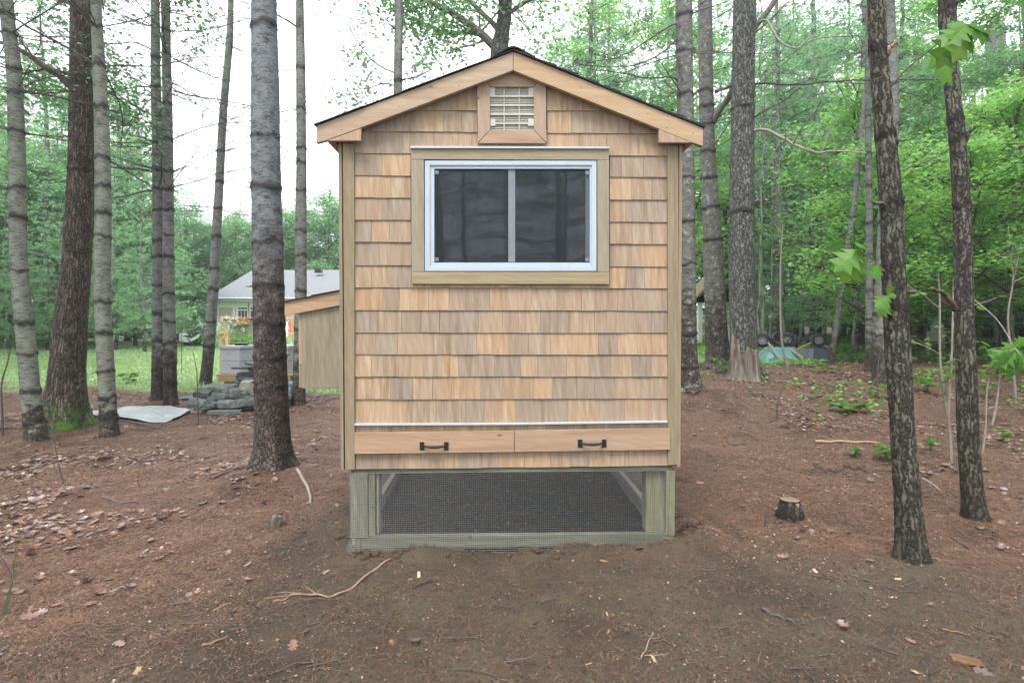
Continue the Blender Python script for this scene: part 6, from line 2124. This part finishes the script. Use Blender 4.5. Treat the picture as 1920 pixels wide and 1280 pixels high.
# cut stump in the right foreground
b_ = gnd(1487, 978)
cs = empty('cut_stump', (b_[0], b_[1] + .05, Hs(b_[0], b_[1])), 0, 'short sawn stump on the bare soil right of the coop', 'stump')
kk = b_[1] / 1070
Pz = np.array([[0, 0, z] for z in np.linspace(-.06, 36 * kk, 14)])
TG, _s = trunk_geo(Pz, np.linspace(19.5 * kk, 17 * kk, 14), 36, [], 51, .05, .35, .05, .003)
TG.build('bark', M['oak_grey'], cs, smooth=True)
tp_ = []
for a in range(36):
    tp_.append((math.cos(a / 36 * 2 * PI) * 17.3 * kk, math.sin(a / 36 * 2 * PI) * 17.3 * kk))
G_ = Geo()
V = [(0, 0, 36 * kk + .002)] + [(x * .5, y * .5, 36 * kk + .002) for x, y in tp_] + [(x, y, 36 * kk - .001) for x, y in tp_] + [(x, y, 36 * kk - .012) for x, y in tp_]
G_.add(V, [(1 + a, 37 + a, 37 + (a + 1) % 36, 1 + (a + 1) % 36) for a in range(36)] + [(37 + a, 73 + a, 73 + (a + 1) % 36, 37 + (a + 1) % 36) for a in range(36)])
G_.T.append(np.array([(0, 1 + a, 1 + (a + 1) % 36) for a in range(36)]))
G_.build('cut_face', M['cutwood'], cs)
Geo().prism([(.01, 36 * kk - .012), (.035, 36 * kk - .012), (.028, 36 * kk - .05), (.018, 36 * kk - .055)], -17.6 * kk, -16.6 * kk).build('torn_splinter', M['cedar_z'], cs)
# small broken stump on the left
b_ = gnd(517, 988)
o = rock(Geo(), (0, 0, .02), .033, .03, .05, rs).build('stump_remnant', M['stumpwood'], None)
o.location = (b_[0], b_[1], Hs(b_[0], b_[1])); o.rotation_euler = (0, .15, .3); tag(o, 'small broken stump remnant on bare soil left of the coop', 'stump')

# ---- far right: pale garden chair, grey shed, white post arbour
Dc = 14.5
ch = empty('garden_chair', (hx(1778, Dc), Dc, Hs(hx(1778, Dc), Dc)), R(25), 'pale green adirondack chair among the trees on the right', 'chair')
for k in range(6):
    a = (k - 2.5) * .095
    Geo().box(a - .042, a + .042, .25, .27, .35, .98 - .05 * abs(k - 2.5) ** 1.5).build('back_slat', M['vent'], ch)
for k in range(5):
    Geo().box(-.29, .29, -.3 + k * .11, -.3 + k * .11 + .095, .34 - k * .012, .36 - k * .012).build('seat_slat', M['vent'], ch)
for s_ in (-1, 1):
    Geo().box(s_ * .34 - .06, s_ * .34 + .06, -.38, .3, .58, .605).build('arm_rest', M['vent'], ch)
    Geo().box(s_ * .33 - .02, s_ * .33 + .02, -.34, -.26, 0, .579).build('leg', M['vent'], ch)
    Geo().box(s_ * .33 - .02, s_ * .33 + .02, .24, .32, 0, .579).build('leg', M['vent'], ch)
Dg = 31
sh_ = empty('grey_shed', (hx(1750, Dg), Dg, Hs(hx(1750, Dg), Dg)), 0, 'grey shingled shed glimpsed through the trees at the far right', 'shed')
w_ = hx(1840, Dg) - hx(1750, Dg)
Geo().box(-w_, w_, 0, 4, -.2, zf(470, Dg) - sh_.location.z).build('wall', M['greywood'], sh_)
Geo().prism([(-w_ - .3, zf(472, Dg) - sh_.location.z), (w_ + .3, zf(472, Dg) - sh_.location.z), (0, zf(415, Dg) - sh_.location.z)], -.3, 4.3).build('roof', M['asphalt_grey'], sh_)
q_ = Geo()
for k in range(int(4 / .25)):
    q_.box(-w_, w_, -.03, -.001, k * .25, k * .25 + .235)
q_.build('siding_courses', M['greywood'], sh_, kind='stuff')
Da = 20
ar = empty('garden_arbour', (hx(1312, Da), Da, Hs(hx(1312, Da), Da)), 0, 'white arbour post with slanting roof past the pine right of the coop', 'arbour')
for x, y in ((0, 0), (1.0, 0), (0, 1.2), (1.0, 1.2)):
    Geo().box(x - .07, x + .07, y - .07, y + .07, -.1, 1.55).build('post', M['white'], ar)
Geo().prism([(-.3, 1.5), (.6, 2.35), (1.5, 1.5), (1.5, 1.6), (.6, 2.47), (-.3, 1.6)], -.2, 1.4).build('roof', M['timber'], ar)
Geo().box(-.15, 1.15, -.15, 1.35, 0, .06).build('base', M['darkwood'], ar)
Geo().box(.1, .9, .3, .9, .35, .4).build('seat', M['white'], ar)

# ------------------------------------------------------------------ litter on the ground
lr = np.random.default_rng(99)


def clear_of_things(x, y):
    ok = np.ones(len(x), bool)
    for k, (pts, b) in TR.items():
        r_ = pts[-1][2] / 2 * b[1] / 1070 * 1.1
        ok &= (np.hypot(x - b[0], y - b[1]) > r_)
    u, v = to_coop(x, y)
    for uu in (-.95, .97):
        ok &= ~((np.abs(u - uu) < .1) & (v > -.01) & (v < .12))
    return ok


def scatter(n, dmin, dmax, power=1.0, xmax=1.1):
    """ground points, denser close to the camera, within a wide wedge"""
    d = dmin * (dmax / dmin) ** (lr.random(n) ** power)
    x = lr.uniform(-xmax, xmax, n) * d
    k = clear_of_things(x, d)
    return x[k], d[k]


def soilness(x, y): return soil_mask(x, y)


# fallen pine needles
x, y = scatter(560000, 1.7, 12.0, 1.0)
g_ = grass_mask(x, y); s_ = soilness(x, y)
keep = lr.random(len(x)) < (1 - .92 * s_) * (1 - .97 * g_)
x, y = x[keep], y[keep]; n = len(x)
z = H(x, y)
az = lr.uniform(0, PI, n); tl = lr.normal(0, .16, n)
d_ = np.stack([np.cos(az), np.sin(az), tl], 1)
ln_ = lr.uniform(.02, .08, n)[:, None] * .5
w_ = (.0003 + .00042 * y)[:, None]
sd = np.stack([-np.sin(az), np.cos(az), 0 * az], 1)
c0 = np.stack([x, y, z + .003 + np.abs(lr.normal(0, .004, n))], 1)
bend = sd * lr.normal(0, .005, n)[:, None]
V = np.stack([c0 - d_ * ln_, c0 + bend + sd * w_ * .6, c0 + d_ * ln_, c0 + bend - sd * w_ * .6], 1).reshape(-1, 3)
Geo().add(V, np.arange(n * 4).reshape(-1, 4), tint=np.repeat(np.clip(lr.beta(2, 3, n) + .1, 0, 1), 4)).build('fallen_needles', M['litter_needle'], None, kind='stuff')

# fallen oak leaves, curled and wet
x, y = scatter(75000, 1.9, 13.0, .8)
lz = leaf_zone(x, y); g_ = grass_mask(x, y); s_ = soilness(x, y)
pt = fbm(x * 1.6, y * 1.6, 0, 3, 91)
keep = lr.random(len(x)) < np.clip(lz * sst(.42, .66, pt) * .62 + .008, 0, 1) * (1 - .93 * g_) * (1 - .85 * s_)
x, y = x[keep], y[keep]; n = len(x)
z = H(x, y)
az = lr.uniform(0, 2 * PI, n)
d_ = np.stack([np.cos(az), np.sin(az), lr.normal(.0, .22, n)], 1); d_ /= np.linalg.norm(d_, axis=1)[:, None]
nm = np.stack([lr.normal(0, .28, n), lr.normal(0, .28, n), np.ones(n)], 1)
sd = np.cross(d_, nm); sd /= np.linalg.norm(sd, axis=1)[:, None]
nm = np.cross(sd, d_)
nm *= np.sign(nm[:, 2])[:, None]
L_ = (.028 + .05 * lr.random(n) ** 1.6)[:, None]
curl = lr.normal(.18, .18, n)[:, None]
c0 = np.stack([x, y, z + .004 + lr.random(n) * .010], 1)
prof = [(0, .02), (.2, .34), (.33, .16), (.5, .42), (.64, .18), (.8, .30), (1.0, .02)]
rows = []
for t_, wv in prof:
    mid = c0 + d_ * L_ * (t_ - .5) + nm * L_ * (curl * (t_ - .5) ** 2 * 2)
    for s2 in (1, 0, -1):
        rows.append(mid + sd * L_ * wv * s2 + nm * L_ * (abs(s2) * wv * (curl + .1)))
V = np.stack(rows, 1)
nv = V.shape[1]
F_ = []
for k in range(len(prof) - 1):
    o_ = k * 3
    F_ += [(o_, o_ + 1, o_ + 4, o_ + 3), (o_ + 1, o_ + 2, o_ + 5, o_ + 4)]
F_ = (np.arange(n)[:, None, None] * nv + np.array(F_)[None]).reshape(-1, 4)
Geo().add(V.reshape(-1, 3), F_, tint=np.repeat(lr.random(n), nv)).build('fallen_leaves', M['litter_leaf'], None, kind='stuff')

# flecks: broken leaf, bark and cone scales over the duff
x, y = scatter(120000, 1.8, 14.0, .9)
g_ = grass_mask(x, y); s_ = soilness(x, y); pt = fbm(x * 2.2, y * 2.2, 0, 3, 191)
keep = lr.random(len(x)) < (1 - .75 * s_) * (1 - .97 * g_) * (.35 + .65 * sst(.4, .6, pt))
x, y = x[keep], y[keep]; n = len(x)
c0 = np.stack([x, y, H(x, y) + .003 + lr.random(n) * .006], 1)
V, F_, t = leaves(c0, 1.0, lr, .45)
sz_ = (.004 + .0019 * y + .009 * lr.random(n) ** 3)
V = (V.reshape(n, 4, 3) - c0[:, None]) * sz_[:, None, None] + c0[:, None]
Geo().add(V.reshape(-1, 3), F_, tint=np.repeat(lr.random(n) ** 1.3, 4)).build('litter_flecks', M['fleck'], None, kind='stuff')

# crumbs and clods of soil
x, y = scatter(110000, 1.7, 6.5, 1.0, 1.0)
s_ = soilness(x, y)
keep = lr.random(len(x)) < (.25 + .75 * s_)
x, y = x[keep], y[keep]; n = len(x)
r_ = .0018 + .008 * lr.random(n) ** 6
z = H(x, y) + r_ * .3
base = np.array([(1, 0, -.4), (-.5, .87, -.4), (-.5, -.87, -.4), (.3, .1, 1.0), (-.35, -.1, .8)])
V = base[None] * lr.uniform(.6, 1.4, (n, 5, 3)) * r_[:, None, None]
an = lr.uniform(0, 6.28, n)
Vx = V[..., 0] * np.cos(an)[:, None] - V[..., 1] * np.sin(an)[:, None]; Vy = V[..., 0] * np.sin(an)[:, None] + V[..., 1] * np.cos(an)[:, None]
V = np.stack([Vx + x[:, None], Vy + y[:, None], V[..., 2] + z[:, None]], -1).reshape(-1, 3)
F_ = np.array([(0, 1, 3), (1, 4, 3), (1, 2, 4), (2, 0, 3), (2, 3, 4)])
F_ = (np.arange(n)[:, None, None] * 5 + F_[None]).reshape(-1, 3)
Geo().add(V, F_, tint=np.repeat(np.clip(lr.beta(2, 3, n), 0, 1), 5)).build('soil_crumbs', M['clod'], None, kind='stuff')

# larger dark clumps of turned soil
CG = Geo()
for (px, py, w_, nq) in ((1555, 884, 46, 16), (1600, 880, 30, 7), (745, 1045, 30, 8), (700, 1050, 26, 6), (850, 1040, 30, 6), (1150, 1025, 26, 8), (1215, 1018, 40, 26), (1290, 985, 34, 34), (1285, 1010, 34, 26), (1270, 965, 20, 14), (690, 1048, 40, 22), (780, 1040, 60, 26), (1000, 1036, 90, 30), (650, 1010, 20, 14), (1130, 1060, 50, 5), (1545, 1080, 26, 5), (1500, 800, 50, 8), (1180, 1170, 26, 4), (1590, 1165, 26, 5), (1860, 1195, 36, 12), (430, 1100, 30, 6), (560, 1090, 50, 8), (520, 975, 40, 6)):
    b_ = gnd(px, py); k = b_[1] / 1070
    for q in range(nq):
        x_ = b_[0] + lr.normal(0, w_ * .4) * k; y_ = b_[1] + lr.normal(0, w_ * .4) * k
        r_ = k * lr.uniform(2.0, 7.0)
        rock(CG, (x_, y_, Hs(x_, y_) + r_ * .2), r_, r_ * lr.uniform(.6, 1), r_ * .6, lr, rot3(0, 0, lr.uniform(0, 3)), 2)
CG.A['tint'] = [(0, lr.random(CG.n) * .4)]
CG.build('soil_clods', M['clod'], None, kind='stuff')

# pale wood chips
x, y = scatter(150, 1.8, 7.5, .9, .95)
n = len(x); z = H(x, y) + .004
az = lr.uniform(0, PI, n)
L_ = .006 + .03 * lr.random(n) ** 2.5; w_ = L_ * lr.uniform(.15, .5, n)
d_ = np.stack([np.cos(az), np.sin(az), lr.normal(0, .2, n)], 1); sd = np.stack([-np.sin(az), np.cos(az), lr.normal(0, .2, n)], 1)
c0 = np.stack([x, y, z], 1); th = np.array([0, 0, .002])
V = np.stack([c0 - d_ * L_[:, None] - sd * w_[:, None], c0 + d_ * L_[:, None] * .9 - sd * w_[:, None] * .6, c0 + d_ * L_[:, None] + sd * w_[:, None], c0 - d_ * L_[:, None] * .8 + sd * w_[:, None] * .8], 1)
V = np.concatenate([V, V - th], 1).reshape(-1, 3)
F_ = np.array([(0, 1, 2, 3), (0, 4, 5, 1), (1, 5, 6, 2), (2, 6, 7, 3), (3, 7, 4, 0)])
Geo().add(V, (np.arange(n)[:, None, None] * 8 + F_[None]).reshape(-1, 4), tint=np.repeat(lr.random(n), 8)).build('wood_chips', M['chip'], None, kind='stuff')

# fine twigs and bark bits
TG = Geo()
x, y = scatter(900, 1.9, 11.0, .8, 1.0)
for a, b in zip(x, y):
    if grass_mask(np.array([a]), np.array([b]))[0] > .5: continue
    z = Hs(a, b); an = lr.uniform(0, 6.28); L_ = lr.uniform(.04, .22)
    P_ = wavy((a, b, z + .006), (math.cos(an), math.sin(an), .03), L_, 3, lr, .18)
    TG.tube(P_, np.linspace(.0028, .0012, 4) * lr.uniform(.6, 1.4), 4, cap=False)
TG.build('fine_twigs', M['twig'], None, kind='stuff')

# ---- twigs, roots and leaves lying on the ground that can be pointed at
def ground_stick(pts, w, mat, name, label, cat, group=None, lift=.006, forks=0, seed=0):
    rng = np.random.default_rng(seed)
    G0 = [gnd(px, py) for px, py in pts]
    P_ = np.array([[p_[0], p_[1], Hs(p_[0], p_[1]) + lift] for p_ in G0])
    o_ = P_[0].copy()
    P_ = smooth_path(P_ - o_, len(pts) * 5)
    P_[:, 2] += (.002 if len(pts) < 4 else .005) * np.sin(np.arange(len(P_)) * .9)
    k = G0[0][1] / 1070
    rr_ = np.linspace(w, w * .55, len(P_)) / 2 * k
    G_ = Geo().tube(P_, rr_, 7)
    for q in range(forks):
        z = rng.integers(len(P_) // 4, len(P_) - 2)
        dd = P_[z + 1] - P_[z]; dd /= np.linalg.norm(dd)
        P2 = wavy(P_[z], dd + rng.normal(0, .6, 3) * np.array([1, 1, .3]), np.linalg.norm(P_[-1] - P_[0]) * rng.uniform(.15, .35), 5, rng, .15)
        P2[:, 2] = np.maximum(P2[:, 2], P_[z][2] * .5)
        G_.tube(P2, rr_[z] * np.linspace(.6, .25, 6), 5)
    o = G_.build(name, mat, None, smooth=True)
    o.location = o_
    return tag(o, label, cat, group)


ground_stick([(733, 1054), (700, 1075), (665, 1097), (630, 1118), (598, 1121), (560, 1115), (530, 1127), (512, 1131)], 4.5, M['root'], 'exposed_root', 'long thin orange root winding over the soil before the coop', 'root', forks=3, seed=1)
ground_stick([(557, 898), (571, 912), (580, 928), (582, 944), (576, 950)], 6.5, M['twig_pale'], 'exposed_root', 'short scuffed pale root curving out by the dark pine left of the coop', 'root', lift=.01, seed=2)
ground_stick([(398, 908), (440, 893), (470, 882)], 7, M['twig'], 'pine_root', 'low dark root running left from the stout pine', 'root', lift=.008, seed=3)
ground_stick([(192, 936), (230, 944), (270, 943), (318, 944)], 5.5, M['twig'], 'fallen_stick', 'dark smooth stick lying on the red litter left of the stout pine', 'stick', seed=4)
ground_stick([(1428, 1148), (1450, 1156), (1472, 1162), (1492, 1168)], 7, M['twig'], 'fallen_stick', 'short dark club-ended stick on the bare soil right of centre', 'stick', forks=1, seed=5)
ground_stick([(1202, 1224), (1212, 1206), (1222, 1192), (1226, 1188)], 3, M['twig_pale'], 'fallen_stick', 'pale forked twig on the bare soil near the bottom of the photo', 'stick', forks=2, seed=6)
ground_stick([(1222, 1202), (1240, 1203), (1262, 1208)], 3, M['twig'], 'fallen_stick', 'dark twig lying beside the pale forked twig', 'stick', forks=1, seed=7)
ground_stick([(1208, 1218), (1230, 1219), (1254, 1219)], 2.5, M['root'], 'fallen_stick', 'thin reddish twig below the pale forked twig', 'stick', seed=8)
ground_stick([(1786, 1013), (1805, 1022), (1832, 1040)], 5, M['twig'], 'fallen_stick', 'grey stick on the needles right of the two foreground oaks', 'stick', forks=1, seed=9)
ground_stick([(1730, 904), (1745, 912), (1764, 923)], 5, M['twig_pale'], 'fallen_stick', 'pale stick lying between the two foreground oaks', 'stick', seed=10)
ground_stick([(1612, 1084), (1650, 1100), (1690, 1108), (1722, 1113)], 2.6, M['twig'], 'fallen_stick', 'thin leafy twig on the soil left of the nearer foreground oak', 'stick', forks=2, seed=11)
ground_stick([(1612, 1110), (1622, 1120), (1630, 1142)], 3, M['twig'], 'fallen_stick', 'small bent twig on soil below the leafy twig', 'stick', seed=12)
ground_stick([(1766, 1186), (1790, 1192), (1818, 1198)], 3.4, M['chip'], 'wood_splinter', 'long pale splinter on the ground at the lower right', 'splinter', seed=13)
ground_stick([(1528, 832), (1560, 834), (1605, 836), (1652, 835)], 7, M['root'], 'fallen_branch', 'straight peeled branch lying left of the foreground oak', 'branch', lift=.015, seed=14)
ground_stick([(1445, 772), (1500, 771), (1560, 768)], 3, M['twig'], 'fallen_stick', 'long thin dark stick on the needles behind the sawn stump', 'stick', forks=2, seed=15)
ground_stick([(1362, 829), (1375, 832), (1390, 834)], 6, M['twig'], 'fallen_stick', 'short thick dark stick right of the coop corner post', 'stick', seed=16)
ground_stick([(1504, 742), (1522, 746), (1545, 744)], 8, M['twig'], 'fallen_log', 'short dark rotten log on the needles below the wheelbarrows', 'log', lift=.015, seed=17)
ground_stick([(775, 1105), (800, 1099), (820, 1095)], 3, M['iron'], 'fallen_stick', 'small black twig on the soil before the coop', 'stick', seed=18)
ground_stick([(800, 1149), (820, 1139), (836, 1130)] if False else [(400, 1144), (420, 1136), (436, 1130)], 5, M['chip'], 'wood_splinter', 'short pale splinter on the soil at the lower left', 'splinter', seed=19)
ground_stick([(379, 1220), (400, 1212), (428, 1204)], 6, M['chip'], 'wood_splinter', 'pale wood splinter near the bottom edge left of centre', 'splinter', seed=20)
ground_stick([(208, 1112), (225, 1104), (245, 1098)], 7, M['twig_pale'], 'fallen_stick', 'pale rotten stick among the leaves at the lower left', 'stick', seed=21)
ground_stick([(213, 1116), (222, 1106), (230, 1099)], 8, M['darkwood'], 'bark_piece', 'dark chunk of bark among the leaves at the lower left', 'bark', seed=22)
ground_stick([(1440, 790), (1470, 782), (1490, 779)], 2.5, M['twig'], 'fallen_stick', 'short thin stick on litter behind the sawn stump', 'stick', seed=23)
ground_stick([(1335, 858), (1318, 850), (1290, 842)], 2.5, M['twig'], 'fallen_stick', 'thin dark twig right beside the corner of the coop', 'stick', seed=24)
ground_stick([(216, 793), (262, 802), (310, 806)], 3, M['twig'], 'fallen_stick', 'thin dark stick on litter before the pale sheet', 'stick', forks=2, seed=25)
ground_stick([(556, 800), (580, 796), (605, 792)], 4, M['twig'], 'fallen_stick', 'dark stick on needles below the nest box', 'stick', seed=26)
ground_stick([(590, 765), (612, 757), (636, 748)], 3, M['twig'], 'fallen_stick', 'long thin stick below the nest box near the coop wall', 'stick', seed=27)
b_ = gnd(1812, 1250)
o = rock(Geo(), (0, 0, 0), .06, .026, .016, lr, None, 7).build('rotten_wood', M['rotten'], None, bevel=.002)
o.location = (b_[0], b_[1], Hs(b_[0], b_[1]) + .012); o.rotation_euler = (.1, .1, -.25); tag(o, 'orange-brown chunk of rotten wood in the bottom right corner', 'wood')
# upright dead stems
def upright(px, py, top, w, label, mat='twig', lf=0, seed=0, name='bare_stem', cat='stem'):
    rng = np.random.default_rng(seed)
    b = gnd(px, py); z0 = Hs(b[0], b[1])
    e_ = empty(name, (b[0], b[1], z0), 0, label, cat)
    pts = [(px, py)] + top
    P_ = np.array([at(x, y, b[1]) - np.array([b[0], b[1], z0]) for x, y in pts]); P_[0] = (0, 0, -.02)
    P_ = smooth_path(P_, len(pts) * 5)
    G_ = Geo().tube(P_, np.linspace(w, w * .4, len(P_)) / 2 * b[1] / 1070, 6)
    tips = [P_[-1]]
    for q in range(lf and 5 or 1):
        z = rng.integers(len(P_) // 3, len(P_) - 1)
        P2 = wavy(P_[z], (rng.normal(0, .6), rng.normal(0, .6), .5), np.linalg.norm(P_[-1]) * rng.uniform(.12, .3), 5, rng, .12)
        G_.tube(P2, w * .2 * np.linspace(1, .4, 6) * b[1] / 1070, 4); tips += [P2[-1], P2[3]]
    G_.build('stem', M[mat], e_)
    if lf:
        L2 = Geo()
        for t_ in tips:
            for q in range(lf):
                a = rng.uniform(0, 6.28)
                lobed_leaf(L2, t_ + rng.normal(0, .02, 3), (math.cos(a), math.sin(a), rng.uniform(-.6, .2)), (rng.normal(0, .3), rng.normal(0, .3), 1), rng.uniform(.06, .13), rng.random() * .6)
        L2.build('leaves', M['leaf_near'], e_, kind='stuff')
    return e_


upright(120, 914, [(112, 880), (104, 840), (100, 800), (97, 785)], 3, 'thin bare stem poking from red litter left of the pines', seed=31)
upright(6, 820, [(4, 770), (3, 720), (14, 680), (20, 650)], 4, 'bare sapling stem at the left edge before the lawn', seed=32)
upright(372, 800, [(371, 760), (370, 720), (368, 690), (362, 660)], 2.5, 'thin bare seedling standing before the stone pile', seed=33)
upright(1456, 785, [(1458, 760), (1466, 730), (1482, 700), (1492, 684)], 3.6, 'dark bent stem standing on needles right of the split stump', seed=34)
upright(1608, 778, [(1618, 755), (1630, 730), (1650, 700), (1664, 682)], 3.6, 'dark slanting stem left of the nearer foreground oak', seed=35)
upright(1434, 990, [(1435, 975), (1437, 958)], 4, 'short broken twig stuck in the soil left of the sawn stump', seed=36)
upright(1784, 870, [(1780, 800), (1770, 740), (1764, 690), (1762, 640), (1762, 560), (1758, 500)], 6, 'pale crooked sapling between the two foreground oaks', 'twig_pale', 2, 37, 'oak_sapling', 'sapling')
upright(1778, 790, [(1780, 740), (1784, 680), (1786, 600), (1788, 520)], 5, 'thin straight sapling just left of the farther foreground oak', 'twig_pale', 1, 38, 'oak_sapling', 'sapling')
upright(1842, 850, [(1848, 800), (1852, 720), (1870, 690), (1884, 675)], 4, 'forked pale sapling right of the farther foreground oak', 'twig_pale', 3, 39, 'oak_sapling', 'sapling')
upright(1860, 800, [(1868, 760), (1876, 700), (1884, 650)], 5, 'pale leaning sapling behind the forked one at the right edge', 'twig_pale', 3, 40, 'oak_sapling', 'sapling')
upright(1905, 760, [(1900, 690), (1890, 600), (1898, 540), (1912, 470)], 5, 'crooked thin sapling at the right edge of the photo', 'twig_pale', 2, 41, 'oak_sapling', 'sapling')
upright(1645, 742, [(1646, 690), (1650, 660)], 3, 'small crooked stem at the foot of the grey pine', 'twig', 0, 42)
upright(8, 1150, [(16, 1120), (24, 1085), (26, 1060), (31, 1010)], 3.6, 'green curved bramble stem at the lower left edge', 'greenstem', 0, 43, 'bramble_stem')
upright(4, 1150, [(14, 1120), (22, 1082), (6, 1050), (-6, 1030)], 4, 'brown arching bramble stem at the lower left edge', 'twig', 0, 44, 'bramble_stem')
upright(1478, 690, [(1466, 640), (1463, 560), (1464, 480), (1468, 420)], 5, 'pale sapling standing before the teal wheelbarrow', 'twig_pale', 0, 45, 'thin_sapling', 'sapling')


# seedlings
def seedling(px, py, w, h, label, n=9, seed=0, mat='leaf_near'):
    rng = np.random.default_rng(seed)
    b = gnd(px, py); z0 = Hs(b[0], b[1]); k = b[1] / 1070
    e_ = empty('seedling', (b[0], b[1], z0), 0, label, 'seedling')
    S_ = Geo(); L2 = Geo()
    for q in range(n):
        a = rng.uniform(0, 6.28); rr_ = w * k * .5 * math.sqrt(rng.random())
        t_ = np.array([math.cos(a) * rr_, math.sin(a) * rr_ * .8, h * k * rng.uniform(.45, 1)])
        S_.tube(np.array([[0, 0, -.01], t_ * [.4, .4, .6], t_]), [.003, .002, .0015], 4)
        for m_ in range(rng.integers(2, 5)):
            a2 = rng.uniform(0, 6.28)
            lobed_leaf(L2, t_, (math.cos(a2), math.sin(a2), rng.uniform(-.5, .15)), (rng.normal(0, .25), rng.normal(0, .25), 1), w * k * rng.uniform(.18, .3), rng.random() * .7)
    S_.build('stem', M['herb'], e_)
    L2.build('leaves', M[mat], e_, kind='stuff')
    return e_


for a in ((1356, 702, 36, 30, 'bright leafy seedling between the ringed pine and the split stump', 12), (1652, 750, 46, 30, 'bright oak seedling at the foot of the half hidden pine', 10), (1663, 868, 50, 34, 'bright fern-like seedling left of the nearer foreground oak', 12),
          (1745, 850, 40, 26, 'small yellow-green seedling between the two foreground oaks', 7), (1603, 860, 34, 20, 'small pale seedling left of the bright fern-like one', 9), (1850, 745, 46, 34, 'drooping oak seedling right of the farther foreground oak', 8),
          (1905, 700, 60, 50, 'big leaved oak seedling at the right edge', 12), (1590, 775, 60, 22, 'patch of pale green seedlings before the half hidden pine', 18), (1545, 700, 40, 16, 'low green seedling right of the black wheelbarrow', 9),
          (1700, 700, 46, 36, 'green seedling behind the nearer foreground oak', 12), (1740, 740, 50, 34, 'green seedling patch between the foreground oaks', 12), (240, 720, 40, 22, 'yellow-green weed clump on the lawn edge behind the pines', 12),
          (196, 735, 22, 22, 'small weed beside the pale pine at the lawn edge', 6), (1880, 830, 40, 30, 'light green seedling at the right edge on the litter', 7), (1780, 700, 40, 34, 'green seedling below the garden chair', 10), (315, 1135, 8, 18, 'tiny green shoot alone on the soil lower left', 1)):
    seedling(*a, seed=int(a[0]))

# lawn: blades of grass and clover heads
x = lr.uniform(-30, 8, 190000); y = 9.5 + 20 * lr.random(190000) ** 1.4
g_ = grass_mask(x, y)
keep = (lr.random(len(x)) < g_ ** 2 * 1.0) & (np.abs(x) < y * 1.05)
x, y = x[keep], y[keep]; n = len(x); z = H(x, y)
hgt_ = .03 + .05 * lr.random(n) + .03 * fbm(x, y, 0, 2, 7)
az = lr.uniform(0, 6.28, n); w_ = .004 + .0006 * y
sd = np.stack([np.cos(az) * w_, np.sin(az) * w_, 0 * az], 1)
c0 = np.stack([x, y, z], 1)
tipv = np.stack([lr.normal(0, .02, n), lr.normal(0, .02, n), hgt_], 1)
V = np.stack([c0 - sd, c0 + sd, c0 + tipv], 1).reshape(-1, 3)
Geo().add(V, np.arange(n * 3).reshape(-1, 3), tint=np.repeat(lr.random(n), 3)).build('lawn_grass', M['grass'], None, kind='stuff')
x = lr.uniform(-26, -2, 16000); y = 11 + 16 * lr.random(16000)
keep = (grass_mask(x, y) > .9) & (fbm(x * .35, y * .9, 0, 3, 12) > .44)
x, y = x[keep], y[keep]; n = len(x); c0 = np.stack([x, y, H(x, y) + .07], 1)
V, F_, t = leaves(c0, .045, lr, 1.0)
Geo().add(V, F_, tint=t).build('clover_flowers', M['clover'], None, kind='stuff')
# low green herbs under the trees on the right and behind the barrows
x = lr.uniform(1.5, 22, 80000); y = 7 + 20 * lr.random(80000) ** 1.1
pt = fbm(x * .7, y * .7, 2, 3, 55)
keep = (lr.random(len(x)) < sst(.50, .64, pt + .16 * sst(12, 15, y))) & (lr.random(len(x)) < .15 + .85 * sst(8, 14, y)) & (x < y * 1.1)
x, y = x[keep], y[keep]; n = len(x)
P_ = np.stack([x, y, H(x, y) + .04 + .12 * lr.random(n) * sst(8, 15, y)], 1)
P_ = np.repeat(P_, 3, 0) + lr.normal(0, .04, (n * 3, 3)) * np.array([1, 1, .6])
V, F_, t = leaves(P_, .07, lr, .5)
Geo().add(V, F_, tint=t).build('ground_herbs', M['herb'], None, kind='stuff')

# ------------------------------------------------------------------ air
HAZE = .0018
hz = Mat('haze')
vol = hz.n('VolumePrincipled', {'Color': (.84, .98, .92, 1), 'Density': HAZE, 'Anisotropy': .2})
hz.nt.links.new(vol.outputs[0], hz.out.inputs[1])
if HAZE:
    o = Geo().box(-110, 110, -30, 150, -3, 22).build('haze', hz.m, None, kind='stuff')
